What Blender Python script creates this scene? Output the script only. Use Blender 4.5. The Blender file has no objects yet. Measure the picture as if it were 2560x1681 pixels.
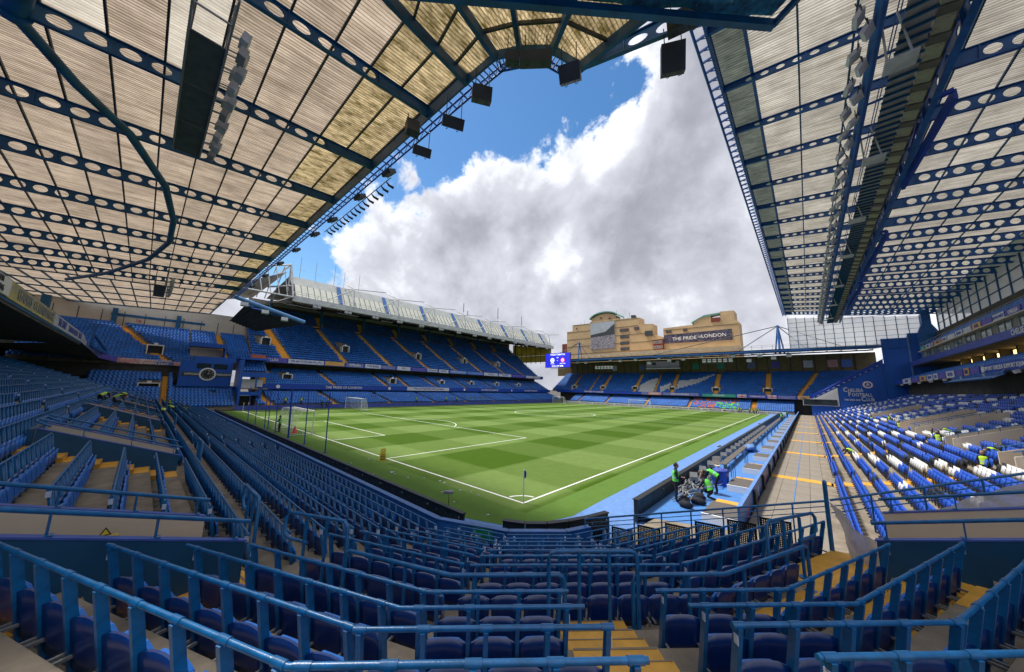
import bpy, math, random
import numpy as np
from mathutils import Vector, Matrix
random.seed(7)
rng = np.random.default_rng(7)
sc = bpy.context.scene
C = sc.collection

# ------------------------------------------------------------------ camera, world, sun, exposure
cam_d = bpy.data.cameras.new('camera')
cam = bpy.data.objects.new('camera', cam_d); C.objects.link(cam)
cam_d.sensor_width = 36.0
cam_d.lens = 818.0 / 2560.0 * 36.0
cam_d.clip_start = 0.05; cam_d.clip_end = 4000
YAW, PITCH, ROLL = math.radians(-41.96), math.radians(9.03), math.radians(1.49)
cf = Vector((math.sin(YAW) * math.cos(PITCH), math.cos(YAW) * math.cos(PITCH), math.sin(PITCH)))
cr = Vector((math.cos(YAW), -math.sin(YAW), 0)); cu = cr.cross(cf)
CR = cr * math.cos(ROLL) + cu * math.sin(ROLL); CU = -cr * math.sin(ROLL) + cu * math.cos(ROLL)
CP = Vector((10.734, -13.068, 5.485))
cam.matrix_world = Matrix(((CR.x, CU.x, -cf.x, CP.x), (CR.y, CU.y, -cf.y, CP.y), (CR.z, CU.z, -cf.z, CP.z), (0, 0, 0, 1)))
sc.camera = cam

def sun_setup():
    S = Vector((-0.42, -0.12, 0.90)).normalized()          # towards the sun
    el = math.asin(S.z); az = math.atan2(S.x, S.y)
    ld = bpy.data.lights.new('sun', 'SUN'); ld.energy = 2.5; ld.angle = math.radians(8.0); ld.color = (1.0, 0.955, 0.88)
    lo = bpy.data.objects.new('sun', ld); C.objects.link(lo)
    lo.rotation_euler = S.to_track_quat('Z', 'Y').to_euler()
    w = bpy.data.worlds.new('World'); sc.world = w; w.use_nodes = True
    nt = w.node_tree; nt.nodes.clear(); N = nt.nodes.new; L = nt.links.new
    out = N('ShaderNodeOutputWorld')
    sky = N('ShaderNodeTexSky'); sky.sky_type = 'NISHITA'; sky.sun_disc = False
    sky.sun_elevation = el; sky.sun_rotation = az; sky.air_density = 1.3; sky.dust_density = 0.3; sky.ozone_density = 3.0
    b1 = N('ShaderNodeBackground'); b1.inputs[1].default_value = 0.07
    hs = N('ShaderNodeHueSaturation'); hs.inputs['Saturation'].default_value = 1.25; hs.inputs['Value'].default_value = 1.0
    L(sky.outputs[0], hs.inputs['Color']); L(hs.outputs[0], b1.inputs[0])
    tc = N('ShaderNodeTexCoord'); D = tc.outputs['Generated']
    def math_(op, a, b=None, c=None):
        n = N('ShaderNodeMath'); n.operation = op
        for i, v in enumerate((a, b, c)):
            if v is None: continue
            if isinstance(v, (int, float)): n.inputs[i].default_value = v
            else: L(v, n.inputs[i])
        return n.outputs[0]
    def noise(scale, detail, rough, dist=0.0, vec=D):
        n = N('ShaderNodeTexNoise'); n.inputs['Scale'].default_value = scale; n.inputs['Detail'].default_value = detail
        n.inputs['Roughness'].default_value = rough; n.inputs['Distortion'].default_value = dist
        L(vec, n.inputs['Vector']); return n.outputs['Fac']
    # openings of blue sky between the clouds: (direction, angular radius, weight)
    holes = HOLES
    hmax = None
    for (dx, dy, dz), rad in holes:
        v = Vector((dx, dy, dz)).normalized()
        dp = N('ShaderNodeVectorMath'); dp.operation = 'DISTANCE'; L(D, dp.inputs[0]); dp.inputs[1].default_value = v
        f = math_('DIVIDE', math_('SUBTRACT', rad, dp.outputs['Value']), 0.16)
        hmax = f if hmax is None else math_('MAXIMUM', hmax, f)
    # elsewhere a broken cloud field of the same kind
    big = noise(1.7, 3, 0.5)
    elsewhere = math_('MULTIPLY', math_('SUBTRACT', big, 0.78), 3.0)
    hmax = math_('MAXIMUM', hmax, math_('MINIMUM', elsewhere, 0.35))
    n1 = noise(6.0, 12, 0.62, 0.25); n2 = noise(18.0, 8, 0.6, 0.1)
    edge = math_('ADD', math_('MULTIPLY', math_('SUBTRACT', n1, 0.5), 1.7), math_('MULTIPLY', math_('SUBTRACT', n2, 0.5), 0.6))
    depth = math_('ADD', math_('MULTIPLY', hmax, -1.0), edge)      # >0 inside cloud
    mr = N('ShaderNodeMapRange'); mr.interpolation_type = 'SMOOTHSTEP'; L(depth, mr.inputs[0])
    mr.inputs[1].default_value = -0.10; mr.inputs[2].default_value = 0.12
    # cloud body: bright lit rims, grey bellies
    body = noise(2.1, 6, 0.52, 0.35)
    fine = noise(9.0, 8, 0.6, 0.3)
    t = math_('ADD', math_('ADD', math_('MULTIPLY', math_('MINIMUM', depth, 1.3), 0.36), math_('MULTIPLY', math_('SUBTRACT', body, 0.46), 1.9)), math_('MULTIPLY', math_('SUBTRACT', fine, 0.5), 0.45))
    sz = N('ShaderNodeSeparateXYZ'); L(D, sz.inputs[0]); t = math_('ADD', math_('SUBTRACT', t, 0.07), math_('MULTIPLY', math_('SUBTRACT', 0.5, sz.outputs[2]), 0.28))
    cr_ = N('ShaderNodeValToRGB'); L(t, cr_.inputs[0])
    e = cr_.color_ramp.elements
    e[0].position = 0.0; e[0].color = (0.80, 0.82, 0.86, 1)
    e[1].position = 0.95; e[1].color = (0.175, 0.18, 0.21, 1)
    for p, c in ((0.10, (0.62, 0.64, 0.68, 1)), (0.27, (0.42, 0.43, 0.475, 1)), (0.58, (0.27, 0.278, 0.32, 1))):
        q = e.new(p); q.color = c
    b2 = N('ShaderNodeBackground'); b2.inputs[1].default_value = 0.84; L(cr_.outputs[0], b2.inputs[0])
    mx = N('ShaderNodeMixShader'); L(mr.outputs[0], mx.inputs[0]); L(b1.outputs[0], mx.inputs[1]); L(b2.outputs[0], mx.inputs[2])
    L(mx.outputs[0], out.inputs[0])
def pxdir(x, y):
    """direction for a point of the 2380 px wide photograph (used once to place the sky's openings)"""
    x *= 2560 / 2380; y *= 2560 / 2380
    return cf + CR * ((x - 1280) / 818.0) - CU * ((y - 840.5) / 818.0)
HOLES = [(tuple(pxdir(x, y)), r) for x, y, r in (
    (1180, 215, .165), (1090, 235, .12), (1330, 185, .12), (1225, 315, .075), (985, 310, .085), (900, 400, .06), (820, 470, .045),
    (760, 520, .03), (700, 580, .05), (735, 630, .05), (1400, 120, .07), (1020, 200, .2), (640, 640, .06), (1450, 180, .05), (905, 445, .05))]
sun_setup()
sc.view_settings.view_transform = 'Standard'; sc.view_settings.look = 'None'
sc.view_settings.gamma = 1.0; sc.view_settings.exposure = 1.08
sc.view_settings.use_curve_mapping = False
sc.cycles.max_bounces = 6; sc.cycles.diffuse_bounces = 4; sc.cycles.transmission_bounces = 4; sc.cycles.transparent_max_bounces = 8
sc.cycles.use_denoising = True

# ------------------------------------------------------------------ materials
def mat(name, col, rough=0.6, var=0.12, scale=3.0, bump=0.0, bscale=40.0, metal=0.0, spec=0.5, col2=None, dirt=0.0, stretch=None, wear=None):
    m = bpy.data.materials.new(name); m.use_nodes = True
    nt = m.node_tree; N = nt.nodes.new; L = nt.links.new; b = nt.nodes['Principled BSDF']
    b.inputs['Roughness'].default_value = rough; b.inputs['Metallic'].default_value = metal
    b.inputs['Specular IOR Level'].default_value = spec
    tc = N('ShaderNodeTexCoord'); vec = tc.outputs['Object']
    if stretch:
        mp = N('ShaderNodeMapping'); mp.inputs['Scale'].default_value = stretch; L(vec, mp.inputs[0]); vec = mp.outputs[0]
    n = N('ShaderNodeTexNoise'); n.inputs['Scale'].default_value = scale; n.inputs['Detail'].default_value = 6; n.inputs['Roughness'].default_value = .65; L(vec, n.inputs[0])
    r = N('ShaderNodeValToRGB'); L(n.outputs['Fac'], r.inputs[0])
    c2 = col2 or tuple(c * (1 - var * 2.2) for c in col)
    r.color_ramp.elements[0].position = .28; r.color_ramp.elements[0].color = (*c2, 1)
    r.color_ramp.elements[1].position = .72; r.color_ramp.elements[1].color = (*[min(1, c * (1 + var)) for c in col], 1)
    out = r.outputs[0]
    if wear:
        n3 = N('ShaderNodeTexNoise'); n3.inputs['Scale'].default_value = wear[1]; n3.inputs['Detail'].default_value = 8; n3.inputs['Roughness'].default_value = .75; L(tc.outputs['Object'], n3.inputs[0])
        rr = N('ShaderNodeValToRGB'); L(n3.outputs['Fac'], rr.inputs[0]); rr.color_ramp.elements[0].position = wear[2]; rr.color_ramp.elements[1].position = wear[2] + .06
        mx = N('ShaderNodeMix'); mx.data_type = 'RGBA'; L(rr.outputs[0], mx.inputs[0]); L(out, mx.inputs[6]); mx.inputs[7].default_value = (*wear[0], 1); out = mx.outputs[2]
    L(out, b.inputs['Base Color'])
    if bump:
        n2 = N('ShaderNodeTexNoise'); n2.inputs['Scale'].default_value = bscale; n2.inputs['Detail'].default_value = 4; L(tc.outputs['Object'], n2.inputs[0])
        bp = N('ShaderNodeBump'); bp.inputs['Strength'].default_value = bump; bp.inputs['Distance'].default_value = .01; L(n2.outputs['Fac'], bp.inputs['Height']); L(bp.outputs[0], b.inputs['Normal'])
    return m
def sheet_mat(name, col, col2, trans=0.5, scale=(1, 1, 1), sc2=1.5, clear=0, rib=None):
    """weathered translucent roof sheeting"""
    m = bpy.data.materials.new(name); m.use_nodes = True
    nt = m.node_tree; N = nt.nodes.new; L = nt.links.new; nt.nodes.clear()
    out = N('ShaderNodeOutputMaterial')
    g = N('ShaderNodeNewGeometry'); mp = N('ShaderNodeMapping'); mp.inputs['Scale'].default_value = scale; L(g.outputs['Position'], mp.inputs[0])
    n = N('ShaderNodeTexNoise'); n.inputs['Scale'].default_value = sc2; n.inputs['Detail'].default_value = 8; n.inputs['Roughness'].default_value = .7; L(mp.outputs[0], n.inputs[0])
    r = N('ShaderNodeValToRGB'); L(n.outputs['Fac'], r.inputs[0])
    r.color_ramp.elements[0].position = .36; r.color_ramp.elements[0].color = (*col2, 1); r.color_ramp.elements[1].position = .6; r.color_ramp.elements[1].color = (*col, 1)
    src = r.outputs[0]
    if rib:                                # shade in the corrugation troughs painted as dark bands; plus random stains
        tc = N('ShaderNodeTexCoord'); sp = N('ShaderNodeSeparateXYZ'); L(tc.outputs['Object'], sp.inputs[0])
        q = N('ShaderNodeMath'); q.operation = 'DIVIDE'; L(sp.outputs[rib[0]], q.inputs[0]); q.inputs[1].default_value = rib[1]
        fr = N('ShaderNodeMath'); fr.operation = 'PINGPONG'; fr.inputs[1].default_value = .5; of = N('ShaderNodeMath'); of.operation = 'SUBTRACT'; L(q.outputs[0], of.inputs[0]); of.inputs[1].default_value = .34; L(of.outputs[0], fr.inputs[0])
        m1 = N('ShaderNodeMapRange'); L(fr.outputs[0], m1.inputs[0]); m1.inputs[1].default_value = .08; m1.inputs[2].default_value = .22; m1.inputs[3].default_value = rib[2]; m1.inputs[4].default_value = 1.0
        oi = N('ShaderNodeObjectInfo'); m2 = N('ShaderNodeMapRange'); L(oi.outputs['Random'], m2.inputs[0]); m2.inputs[3].default_value = .82; m2.inputs[4].default_value = 1.06
        st = N('ShaderNodeTexNoise'); st.inputs['Scale'].default_value = .45; st.inputs['Detail'].default_value = 5; st.inputs['Roughness'].default_value = .7; L(g.outputs['Position'], st.inputs[0]); m4 = N('ShaderNodeMapRange'); L(st.outputs['Fac'], m4.inputs[0]); m4.inputs[1].default_value = .35; m4.inputs[2].default_value = .6; m4.inputs[3].default_value = .72; m4.inputs[4].default_value = 1.0
        pa = N('ShaderNodeMath'); pa.operation = 'MULTIPLY'; L(m1.outputs[0], pa.inputs[0]); L(m2.outputs[0], pa.inputs[1]); pb_ = N('ShaderNodeMath'); pb_.operation = 'MULTIPLY'; L(pa.outputs[0], pb_.inputs[0]); L(m4.outputs[0], pb_.inputs[1])
        hv = N('ShaderNodeHueSaturation'); L(src, hv.inputs['Color']); L(pb_.outputs[0], hv.inputs['Value']); src = hv.outputs[0]
    d = N('ShaderNodeBsdfDiffuse'); t = N('ShaderNodeBsdfTranslucent'); L(src, d.inputs[0]); L(src, t.inputs[0])
    mx = N('ShaderNodeMixShader'); mx.inputs[0].default_value = trans; L(d.outputs[0], mx.inputs[1]); L(t.outputs[0], mx.inputs[2])
    if clear:
        tp = N('ShaderNodeBsdfTransparent'); m3 = N('ShaderNodeMixShader'); m3.inputs[0].default_value = clear; L(mx.outputs[0], m3.inputs[1]); L(tp.outputs[0], m3.inputs[2]); L(m3.outputs[0], out.inputs[0])
    else: L(mx.outputs[0], out.inputs[0])
    return m
def emit_mat(name, col, s):
    m = bpy.data.materials.new(name); m.use_nodes = True; b = m.node_tree.nodes['Principled BSDF']
    b.inputs['Base Color'].default_value = (*[c * .3 for c in col], 1); b.inputs['Emission Color'].default_value = (*col, 1); b.inputs['Emission Strength'].default_value = s
    return m
RAIL = mat('rail_paint', (0.003, 0.130, 0.36), .33, .22, 7, .15, 60, spec=.6, wear=((.03, .03, .05), 22, .73))
STEEL = mat('blue_steel', (0.004, 0.11, 0.40), .42, .22, 1.2, .1, 30)
STEELD = mat('dark_blue_steel', (0.002, 0.11, 0.25), .5, .25, 1.2, .1, 30)
BRIGHT = mat('bright_blue_steel', (0.02, 0.13, 0.42), .4, .2, 2)
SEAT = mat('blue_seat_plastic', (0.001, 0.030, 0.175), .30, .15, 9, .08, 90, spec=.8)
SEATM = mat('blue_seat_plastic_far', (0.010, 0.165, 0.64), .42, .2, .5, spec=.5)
SEATW = mat('blue_seat_plastic_west', (0.012, 0.085, 0.52), .42, .15, .6, spec=.5)
SEATWH = mat('white_seat_plastic', (0.74, 0.75, 0.75), .4, .08, 2)
SEATBK = mat('black_seat_plastic', (0.016, 0.018, 0.022), .4, .1, 2)
TAG_GLINT = mat('pale_tag_and_glint', (0.50, 0.60, 0.80), .4, .05)  # pale plates and stickers; on the far seats a painted glint
CONC = mat('terrace_concrete', (0.27, 0.225, 0.17), .85, .22, 1.6, .3, 30, wear=((.14, .11, .08), 5, .62))
CONCL = mat('pale_concrete', (0.26, 0.228, 0.188), .85, .12, 1.4, .3, 30, wear=((.18, .155, .125), 4, .58))
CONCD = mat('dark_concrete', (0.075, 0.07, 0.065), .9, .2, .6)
YEL = mat('yellow_floor_paint', (0.74, 0.38, 0.045), .6, .12, 2.5, .25, 40, wear=((.42, .25, .09), 9, .66))
BEIGE = mat('beige_wall_paint', (0.60, 0.52, 0.42), .7, .06, 1.2, .1, 30)
BEIGED = mat('ochre_wall_panel', (0.20, 0.15, 0.065), .7, .15, .8)
BLUEW = mat('blue_wall_paint', (0.002, 0.095, 0.50), .55, .10, .35, .1, 20, stretch=(1, 1, .25))
NAVYW = mat('vomitory_wall_paint', (0.002, 0.068, 0.165), .5, .14, 1.5, .1, 40)
WHITE = mat('white_paint', (0.78, 0.78, 0.77), .5, .04, 2)
WSTEEL = mat('white_steel', (0.52, 0.54, 0.56), .5, .16, 1.0, wear=((.30, .31, .32), 3, .64))
GREYM = mat('grey_metal', (0.33, 0.34, 0.35), .45, .15, 2, metal=.3)
DGREY = mat('dark_grey_panel', (0.045, 0.055, 0.06), .55, .2, 1.5, .1, 30)
BLACK = mat('black_plastic', (0.012, 0.014, 0.014), .5, .2, 3)
BOARD = mat('board_back', (0.012, 0.022, 0.022), .5, .3, 3, wear=((.05, .07, .07), 12, .66))
GLASSM = mat('dark_glass', (0.03, 0.045, 0.05), .08, .3, .5, spec=.9)
BOXGL = mat('box_window_glass', (0.16, 0.22, 0.20), .1, .35, .35, spec=.9)
TRACK = mat('pale_blue_track', (0.12, 0.25, 0.56), .8, .10, 3, .2, 60, wear=((.26, .44, .70), 14, .6))
PRESS = mat('blue_platform_paint', (0.07, 0.22, 0.56), .6, .10, 3)
CARPET = mat('grey_rubber_mat', (0.12, 0.105, 0.095), .9, .12, 10)
BANNER = mat('blue_banner', (0.006, 0.055, 0.42), .5, .08, 1)
VIOLET = mat('violet_banner', (0.055, 0.09, 0.44), .5, .15, 1)
BRICKT = mat('tan_brick', (0.56, 0.40, 0.22), .85, .09, .25, .2, 6)
BRICKR = mat('red_brick', (0.22, 0.05, 0.03), .85, .15, .6)
COPPER = mat('copper_green', (0.16, 0.36, 0.30), .6, .12, .6)
ROOFGL = sheet_mat('north_roof_sheeting', (0.60, 0.49, 0.385), (0.32, 0.25, 0.18), .6, (3.0, .25, 1), 1.3, 0, (0, .1905, .42))
ROOFEDGE = sheet_mat('mossy_roof_sheeting', (0.64, 0.50, 0.29), (0.13, 0.10, 0.03), .62, (2.2, .8, 1), 1.2, 0, (0, .1905, .4))
ROOFCLEAR = sheet_mat('clean_roof_sheeting', (0.66, 0.61, 0.52), (0.52, 0.46, 0.38), .6, (5, .4, 1), 1.2, 0, (0, .1905, .75))
ROOFW = sheet_mat('west_roof_sheeting', (0.62, 0.58, 0.51), (0.36, 0.325, 0.27), .6, (.2, 3, 1), 1.2, 0, (1, .214, .5))
ROOFDK = sheet_mat('grey_roof_sheeting', (0.20, 0.225, 0.19), (0.09, 0.11, 0.10), .45, (.5, 3, 1), 1.5, 0, (1, .214, .6))
GLAZ = sheet_mat('glazing_panel', (0.92, 0.92, 0.91), (0.84, 0.84, 0.82), .7, (.1, .1, .1), 1, .5)
EASTR = mat('east_roof_sheeting', (0.50, 0.52, 0.50), .5, .08, .6)
EASTG = mat('east_roof_panel', (0.66, 0.67, 0.58), .45, .07, .6)
GLOWW = emit_mat('lit_window', (1.0, .62, .18), 2.2)
LAMPG = emit_mat('strip_light', (1.0, .97, .9), 3.0)
SCREEN = emit_mat('screen_blue', (.015, .02, .42), .9)
SCREENT = emit_mat('screen_text', (.8, .85, 1.0), .9)
HIVIS = mat('hi_vis_yellow', (0.50, 0.80, 0.05), .7, .08, 8)
HIVISG = mat('hi_vis_green', (0.13, 0.72, 0.08), .7, .08, 8)
ORANGE = mat('orange_plastic', (0.65, 0.14, 0.07), .6, .1, 8)
SKIN = mat('skin', (0.45, 0.27, 0.19), .6, .05, 8)
CLOTHD = mat('dark_cloth', (0.012, 0.014, 0.024), .85, .2, 8)
HAIR = mat('dark_hair', (0.02, 0.013, 0.01), .7, .2, 20)
RED = mat('red_plastic', (0.75, 0.03, 0.03), .5, .1, 5)
GREENB = mat('green_board', (0.01, 0.26, 0.05), .5, .1, 3)
YSIGN = mat('yellow_plastic', (0.80, 0.62, 0.05), .5, .1, 5)
NETM = mat('white_net_cord', (0.75, 0.78, 0.78), .7, .05)
GREYNET = None

# ------------------------------------------------------------------ mesh building
class MB:
    def __init__(s): s.v = []; s.f = []; s.m = []; s.s = []
    def add(s, vs, fs, mi=0, sm=False):
        n = len(s.v); s.v.extend([tuple(v) for v in vs])
        for f in fs: s.f.append(tuple(n + i for i in f)); s.m.append(mi); s.s.append(sm)
        return s
    def box(s, x0, y0, z0, x1, y1, z1, mi=0):
        return s.add([(x0, y0, z0), (x1, y0, z0), (x1, y1, z0), (x0, y1, z0), (x0, y0, z1), (x1, y0, z1), (x1, y1, z1), (x0, y1, z1)],
              [(0, 3, 2, 1), (4, 5, 6, 7), (0, 1, 5, 4), (1, 2, 6, 5), (2, 3, 7, 6), (3, 0, 4, 7)], mi)
    def obox(s, c, a, b, d, mi=0):
        c, a, b, d = Vector(c), Vector(a), Vector(b), Vector(d)
        vs = [c - a - b - d, c + a - b - d, c + a + b - d, c - a + b - d, c - a - b + d, c + a - b + d, c + a + b + d, c - a + b + d]
        return s.add(vs, [(0, 3, 2, 1), (4, 5, 6, 7), (0, 1, 5, 4), (1, 2, 6, 5), (2, 3, 7, 6), (3, 0, 4, 7)], mi)
    def beam(s, a, b, w, h, mi=0, up=(0, 0, 1)):
        a, b = Vector(a), Vector(b); d = (b - a); l = d.length
        if l < 1e-6: return s
        d.normalize(); side = d.cross(Vector(up))
        if side.length < 1e-4: side = d.cross(Vector((1, 0, 0)))
        side.normalize(); u = side.cross(d)
        return s.obox((a + b) / 2, d * l / 2, side * w / 2, u * h / 2, mi)
    def tube(s, pts, r, n=8, mi=0, caps=True):
        pts = [Vector(p) for p in pts]; rings = []
        for i, p in enumerate(pts):
            if i == 0: d = pts[1] - pts[0]
            elif i == len(pts) - 1: d = pts[-1] - pts[-2]
            else: d = (pts[i] - pts[i - 1]).normalized() + (pts[i + 1] - pts[i]).normalized()
            d.normalize(); ref = Vector((0, 0, 1)) if abs(d.z) < .9 else Vector((1, 0, 0))
            a = d.cross(ref).normalized(); b = a.cross(d)
            rr = r[i] if isinstance(r, (list, tuple)) else r
            k = 1.0
            if 0 < i < len(pts) - 1:
                c = (pts[i] - pts[i - 1]).normalized().dot(d); k = 1 / max(.5, c)
            rings.append([p + (a * math.cos(2 * math.pi * j / n) * k + b * math.sin(2 * math.pi * j / n)) * rr for j in range(n)])
        vs = [v for R in rings for v in R]; fs = []
        for i in range(len(pts) - 1):
            for j in range(n):
                fs.append((i * n + j, i * n + (j + 1) % n, (i + 1) * n + (j + 1) % n, (i + 1) * n + j))
        s.add(vs, fs, mi, True)
        if caps:
            s.add(rings[0], [tuple(range(n))], mi); s.add(rings[-1], [tuple(reversed(range(n)))], mi)
        return s
    def quad(s, a, b, c, d, mi=0): return s.add([a, b, c, d], [(0, 1, 2, 3)], mi)
    def poly(s, pts, mi=0): return s.add(pts, [tuple(range(len(pts)))], mi)
    def prism(s, pts, ext, mi=0):
        e = Vector(ext); n = len(pts); p = [Vector(q) for q in pts]; q = [v + e for v in p]
        return s.add(p + q, [tuple(range(n)), tuple(range(2 * n - 1, n - 1, -1))] + [(i, n + i, n + (i + 1) % n, (i + 1) % n) for i in range(n)], mi)
    def disc(s, c, r, nrm, n=24, mi=0, th=.03):
        c = Vector(c); nv = Vector(nrm).normalized(); ref = Vector((0, 0, 1)) if abs(nv.z) < .9 else Vector((1, 0, 0))
        a = nv.cross(ref).normalized(); b = nv.cross(a)
        return s.prism([c + a * r * math.cos(2 * math.pi * j / n) + b * r * math.sin(2 * math.pi * j / n) for j in range(n)], nv * th, mi)
    def mesh(s, name, mats):
        me = bpy.data.meshes.new(name); me.from_pydata(s.v, [], s.f)
        for m in (mats if isinstance(mats, (list, tuple)) else [mats]): me.materials.append(m)
        me.polygons.foreach_set('material_index', s.m); me.polygons.foreach_set('use_smooth', s.s)
        me.update(); return me
    def obj(s, name, mats, parent=None, **k): return link(name, s.mesh(name, mats), parent, **k)
def tag(o, label=None, cat=None, group=None, kind=None):
    if label: o['label'] = label
    if cat: o['category'] = cat
    if group: o['group'] = group
    if kind: o['kind'] = kind
    return o
def link(name, data, parent=None, loc=None, label=None, cat=None, group=None, kind=None, mw=None):
    o = bpy.data.objects.new(name, data); C.objects.link(o)
    if parent is not None: o.parent = parent
    if mw is not None: o.matrix_basis = mw
    if loc is not None: o.location = loc
    return tag(o, label, cat, group, kind)
def thing(name, label, cat, loc=(0, 0, 0), group=None, mw=None):
    return link(name, None, None, None if mw is not None else loc, label, cat, group, None, mw)
def struct(name, mb, mats): return mb.obj(name, mats, kind='structure')
def copy_tree(root, mw=None, label=None):
    r = root.copy(); C.objects.link(r)
    if mw is not None: r.matrix_basis = mw
    if label: r['label'] = label
    for ch in root.children:
        c = ch.copy(); C.objects.link(c); c.parent = r
        for g in ch.children:
            d = g.copy(); C.objects.link(d); d.parent = c
    return r
def scatter(name, base, pos, yaw, mats, parent=None, mi=None, scale=None, **k):
    """one mesh made of many copies of a small quad mesh (base = MB of quads)"""
    bv = np.array(base.v); bf = np.array(base.f); nb = len(bv); pos = np.asarray(pos, float); n = len(pos)
    if n == 0: return None
    yaw = np.broadcast_to(np.asarray(yaw, float), (n,)); c, s = np.cos(yaw)[:, None], np.sin(yaw)[:, None]
    x = bv[None, :, 0]; y = bv[None, :, 1]; z = bv[None, :, 2]
    V = np.stack([x * c - y * s + pos[:, 0:1], x * s + y * c + pos[:, 1:2], np.broadcast_to(z, (n, nb)) + pos[:, 2:3]], -1).reshape(-1, 3)
    F = (bf[None] + (np.arange(n) * nb)[:, None, None]).reshape(-1)
    me = bpy.data.meshes.new(name); nf = n * len(bf)
    me.vertices.add(len(V)); me.vertices.foreach_set('co', V.ravel().astype(np.float32))
    me.loops.add(nf * 4); me.loops.foreach_set('vertex_index', F.astype(np.int32))
    me.polygons.add(nf); me.polygons.foreach_set('loop_start', np.arange(0, nf * 4, 4, dtype=np.int32))
    for m in mats: me.materials.append(m)
    bm = np.array(base.m, dtype=np.int32)
    M_ = np.tile(bm, (n, 1))
    if mi is not None:
        mi = np.asarray(mi, dtype=np.int32); M_ = np.where(M_ == 0, mi[:, None], M_)
    me.polygons.foreach_set('material_index', M_.ravel().astype(np.int32))
    me.update(calc_edges=True); me.validate()
    return link(name, me, parent, **k)
def text(name, s, size, mw, m, parent=None, ext=.01, align='CENTER', **k):
    cu_ = bpy.data.curves.new(name, 'FONT'); cu_.body = s; cu_.size = size; cu_.extrude = ext; cu_.align_x = align; cu_.align_y = 'CENTER'; cu_.resolution_u = 2; cu_.offset = size * .012
    cu_.materials.append(m); o_ = bpy.data.objects.new(name, cu_); C.objects.link(o_)
    me = bpy.data.meshes.new_from_object(o_.evaluated_get(bpy.context.evaluated_depsgraph_get()), depsgraph=bpy.context.evaluated_depsgraph_get()); C.objects.unlink(o_); bpy.data.objects.remove(o_)
    if not me.materials: me.materials.append(m)
    return link(name, me, parent, mw=mw, **k)
def frame(o, x, z):
    """matrix: origin o, local x along x, local y along 'up' z, so text stands upright"""
    x = Vector(x).normalized(); u = Vector(z).normalized(); n = x.cross(u).normalized(); u = n.cross(x)
    return Matrix(((x.x, u.x, n.x, o[0]), (x.y, u.y, n.y, o[1]), (x.z, u.z, n.z, o[2]), (0, 0, 0, 1)))
NUM = ['first', 'second', 'third', 'fourth', 'fifth', 'sixth', 'seventh', 'eighth', 'ninth', 'tenth', 'eleventh', 'twelfth', 'thirteenth', 'fourteenth', 'fifteenth', 'sixteenth', 'seventeenth', 'eighteenth', 'nineteenth', 'twentieth']
def nth(i):
    if i < 20: return NUM[i]
    tens = {2: 'twenty', 3: 'thirty', 4: 'forty', 5: 'fifty', 6: 'sixty'}
    a, b = divmod(i + 1, 10)
    return (tens[a] + '-' + NUM[b - 1]) if b else {2: 'twentieth', 3: 'thirtieth', 4: 'fortieth', 5: 'fiftieth', 6: 'sixtieth'}[a]
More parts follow.
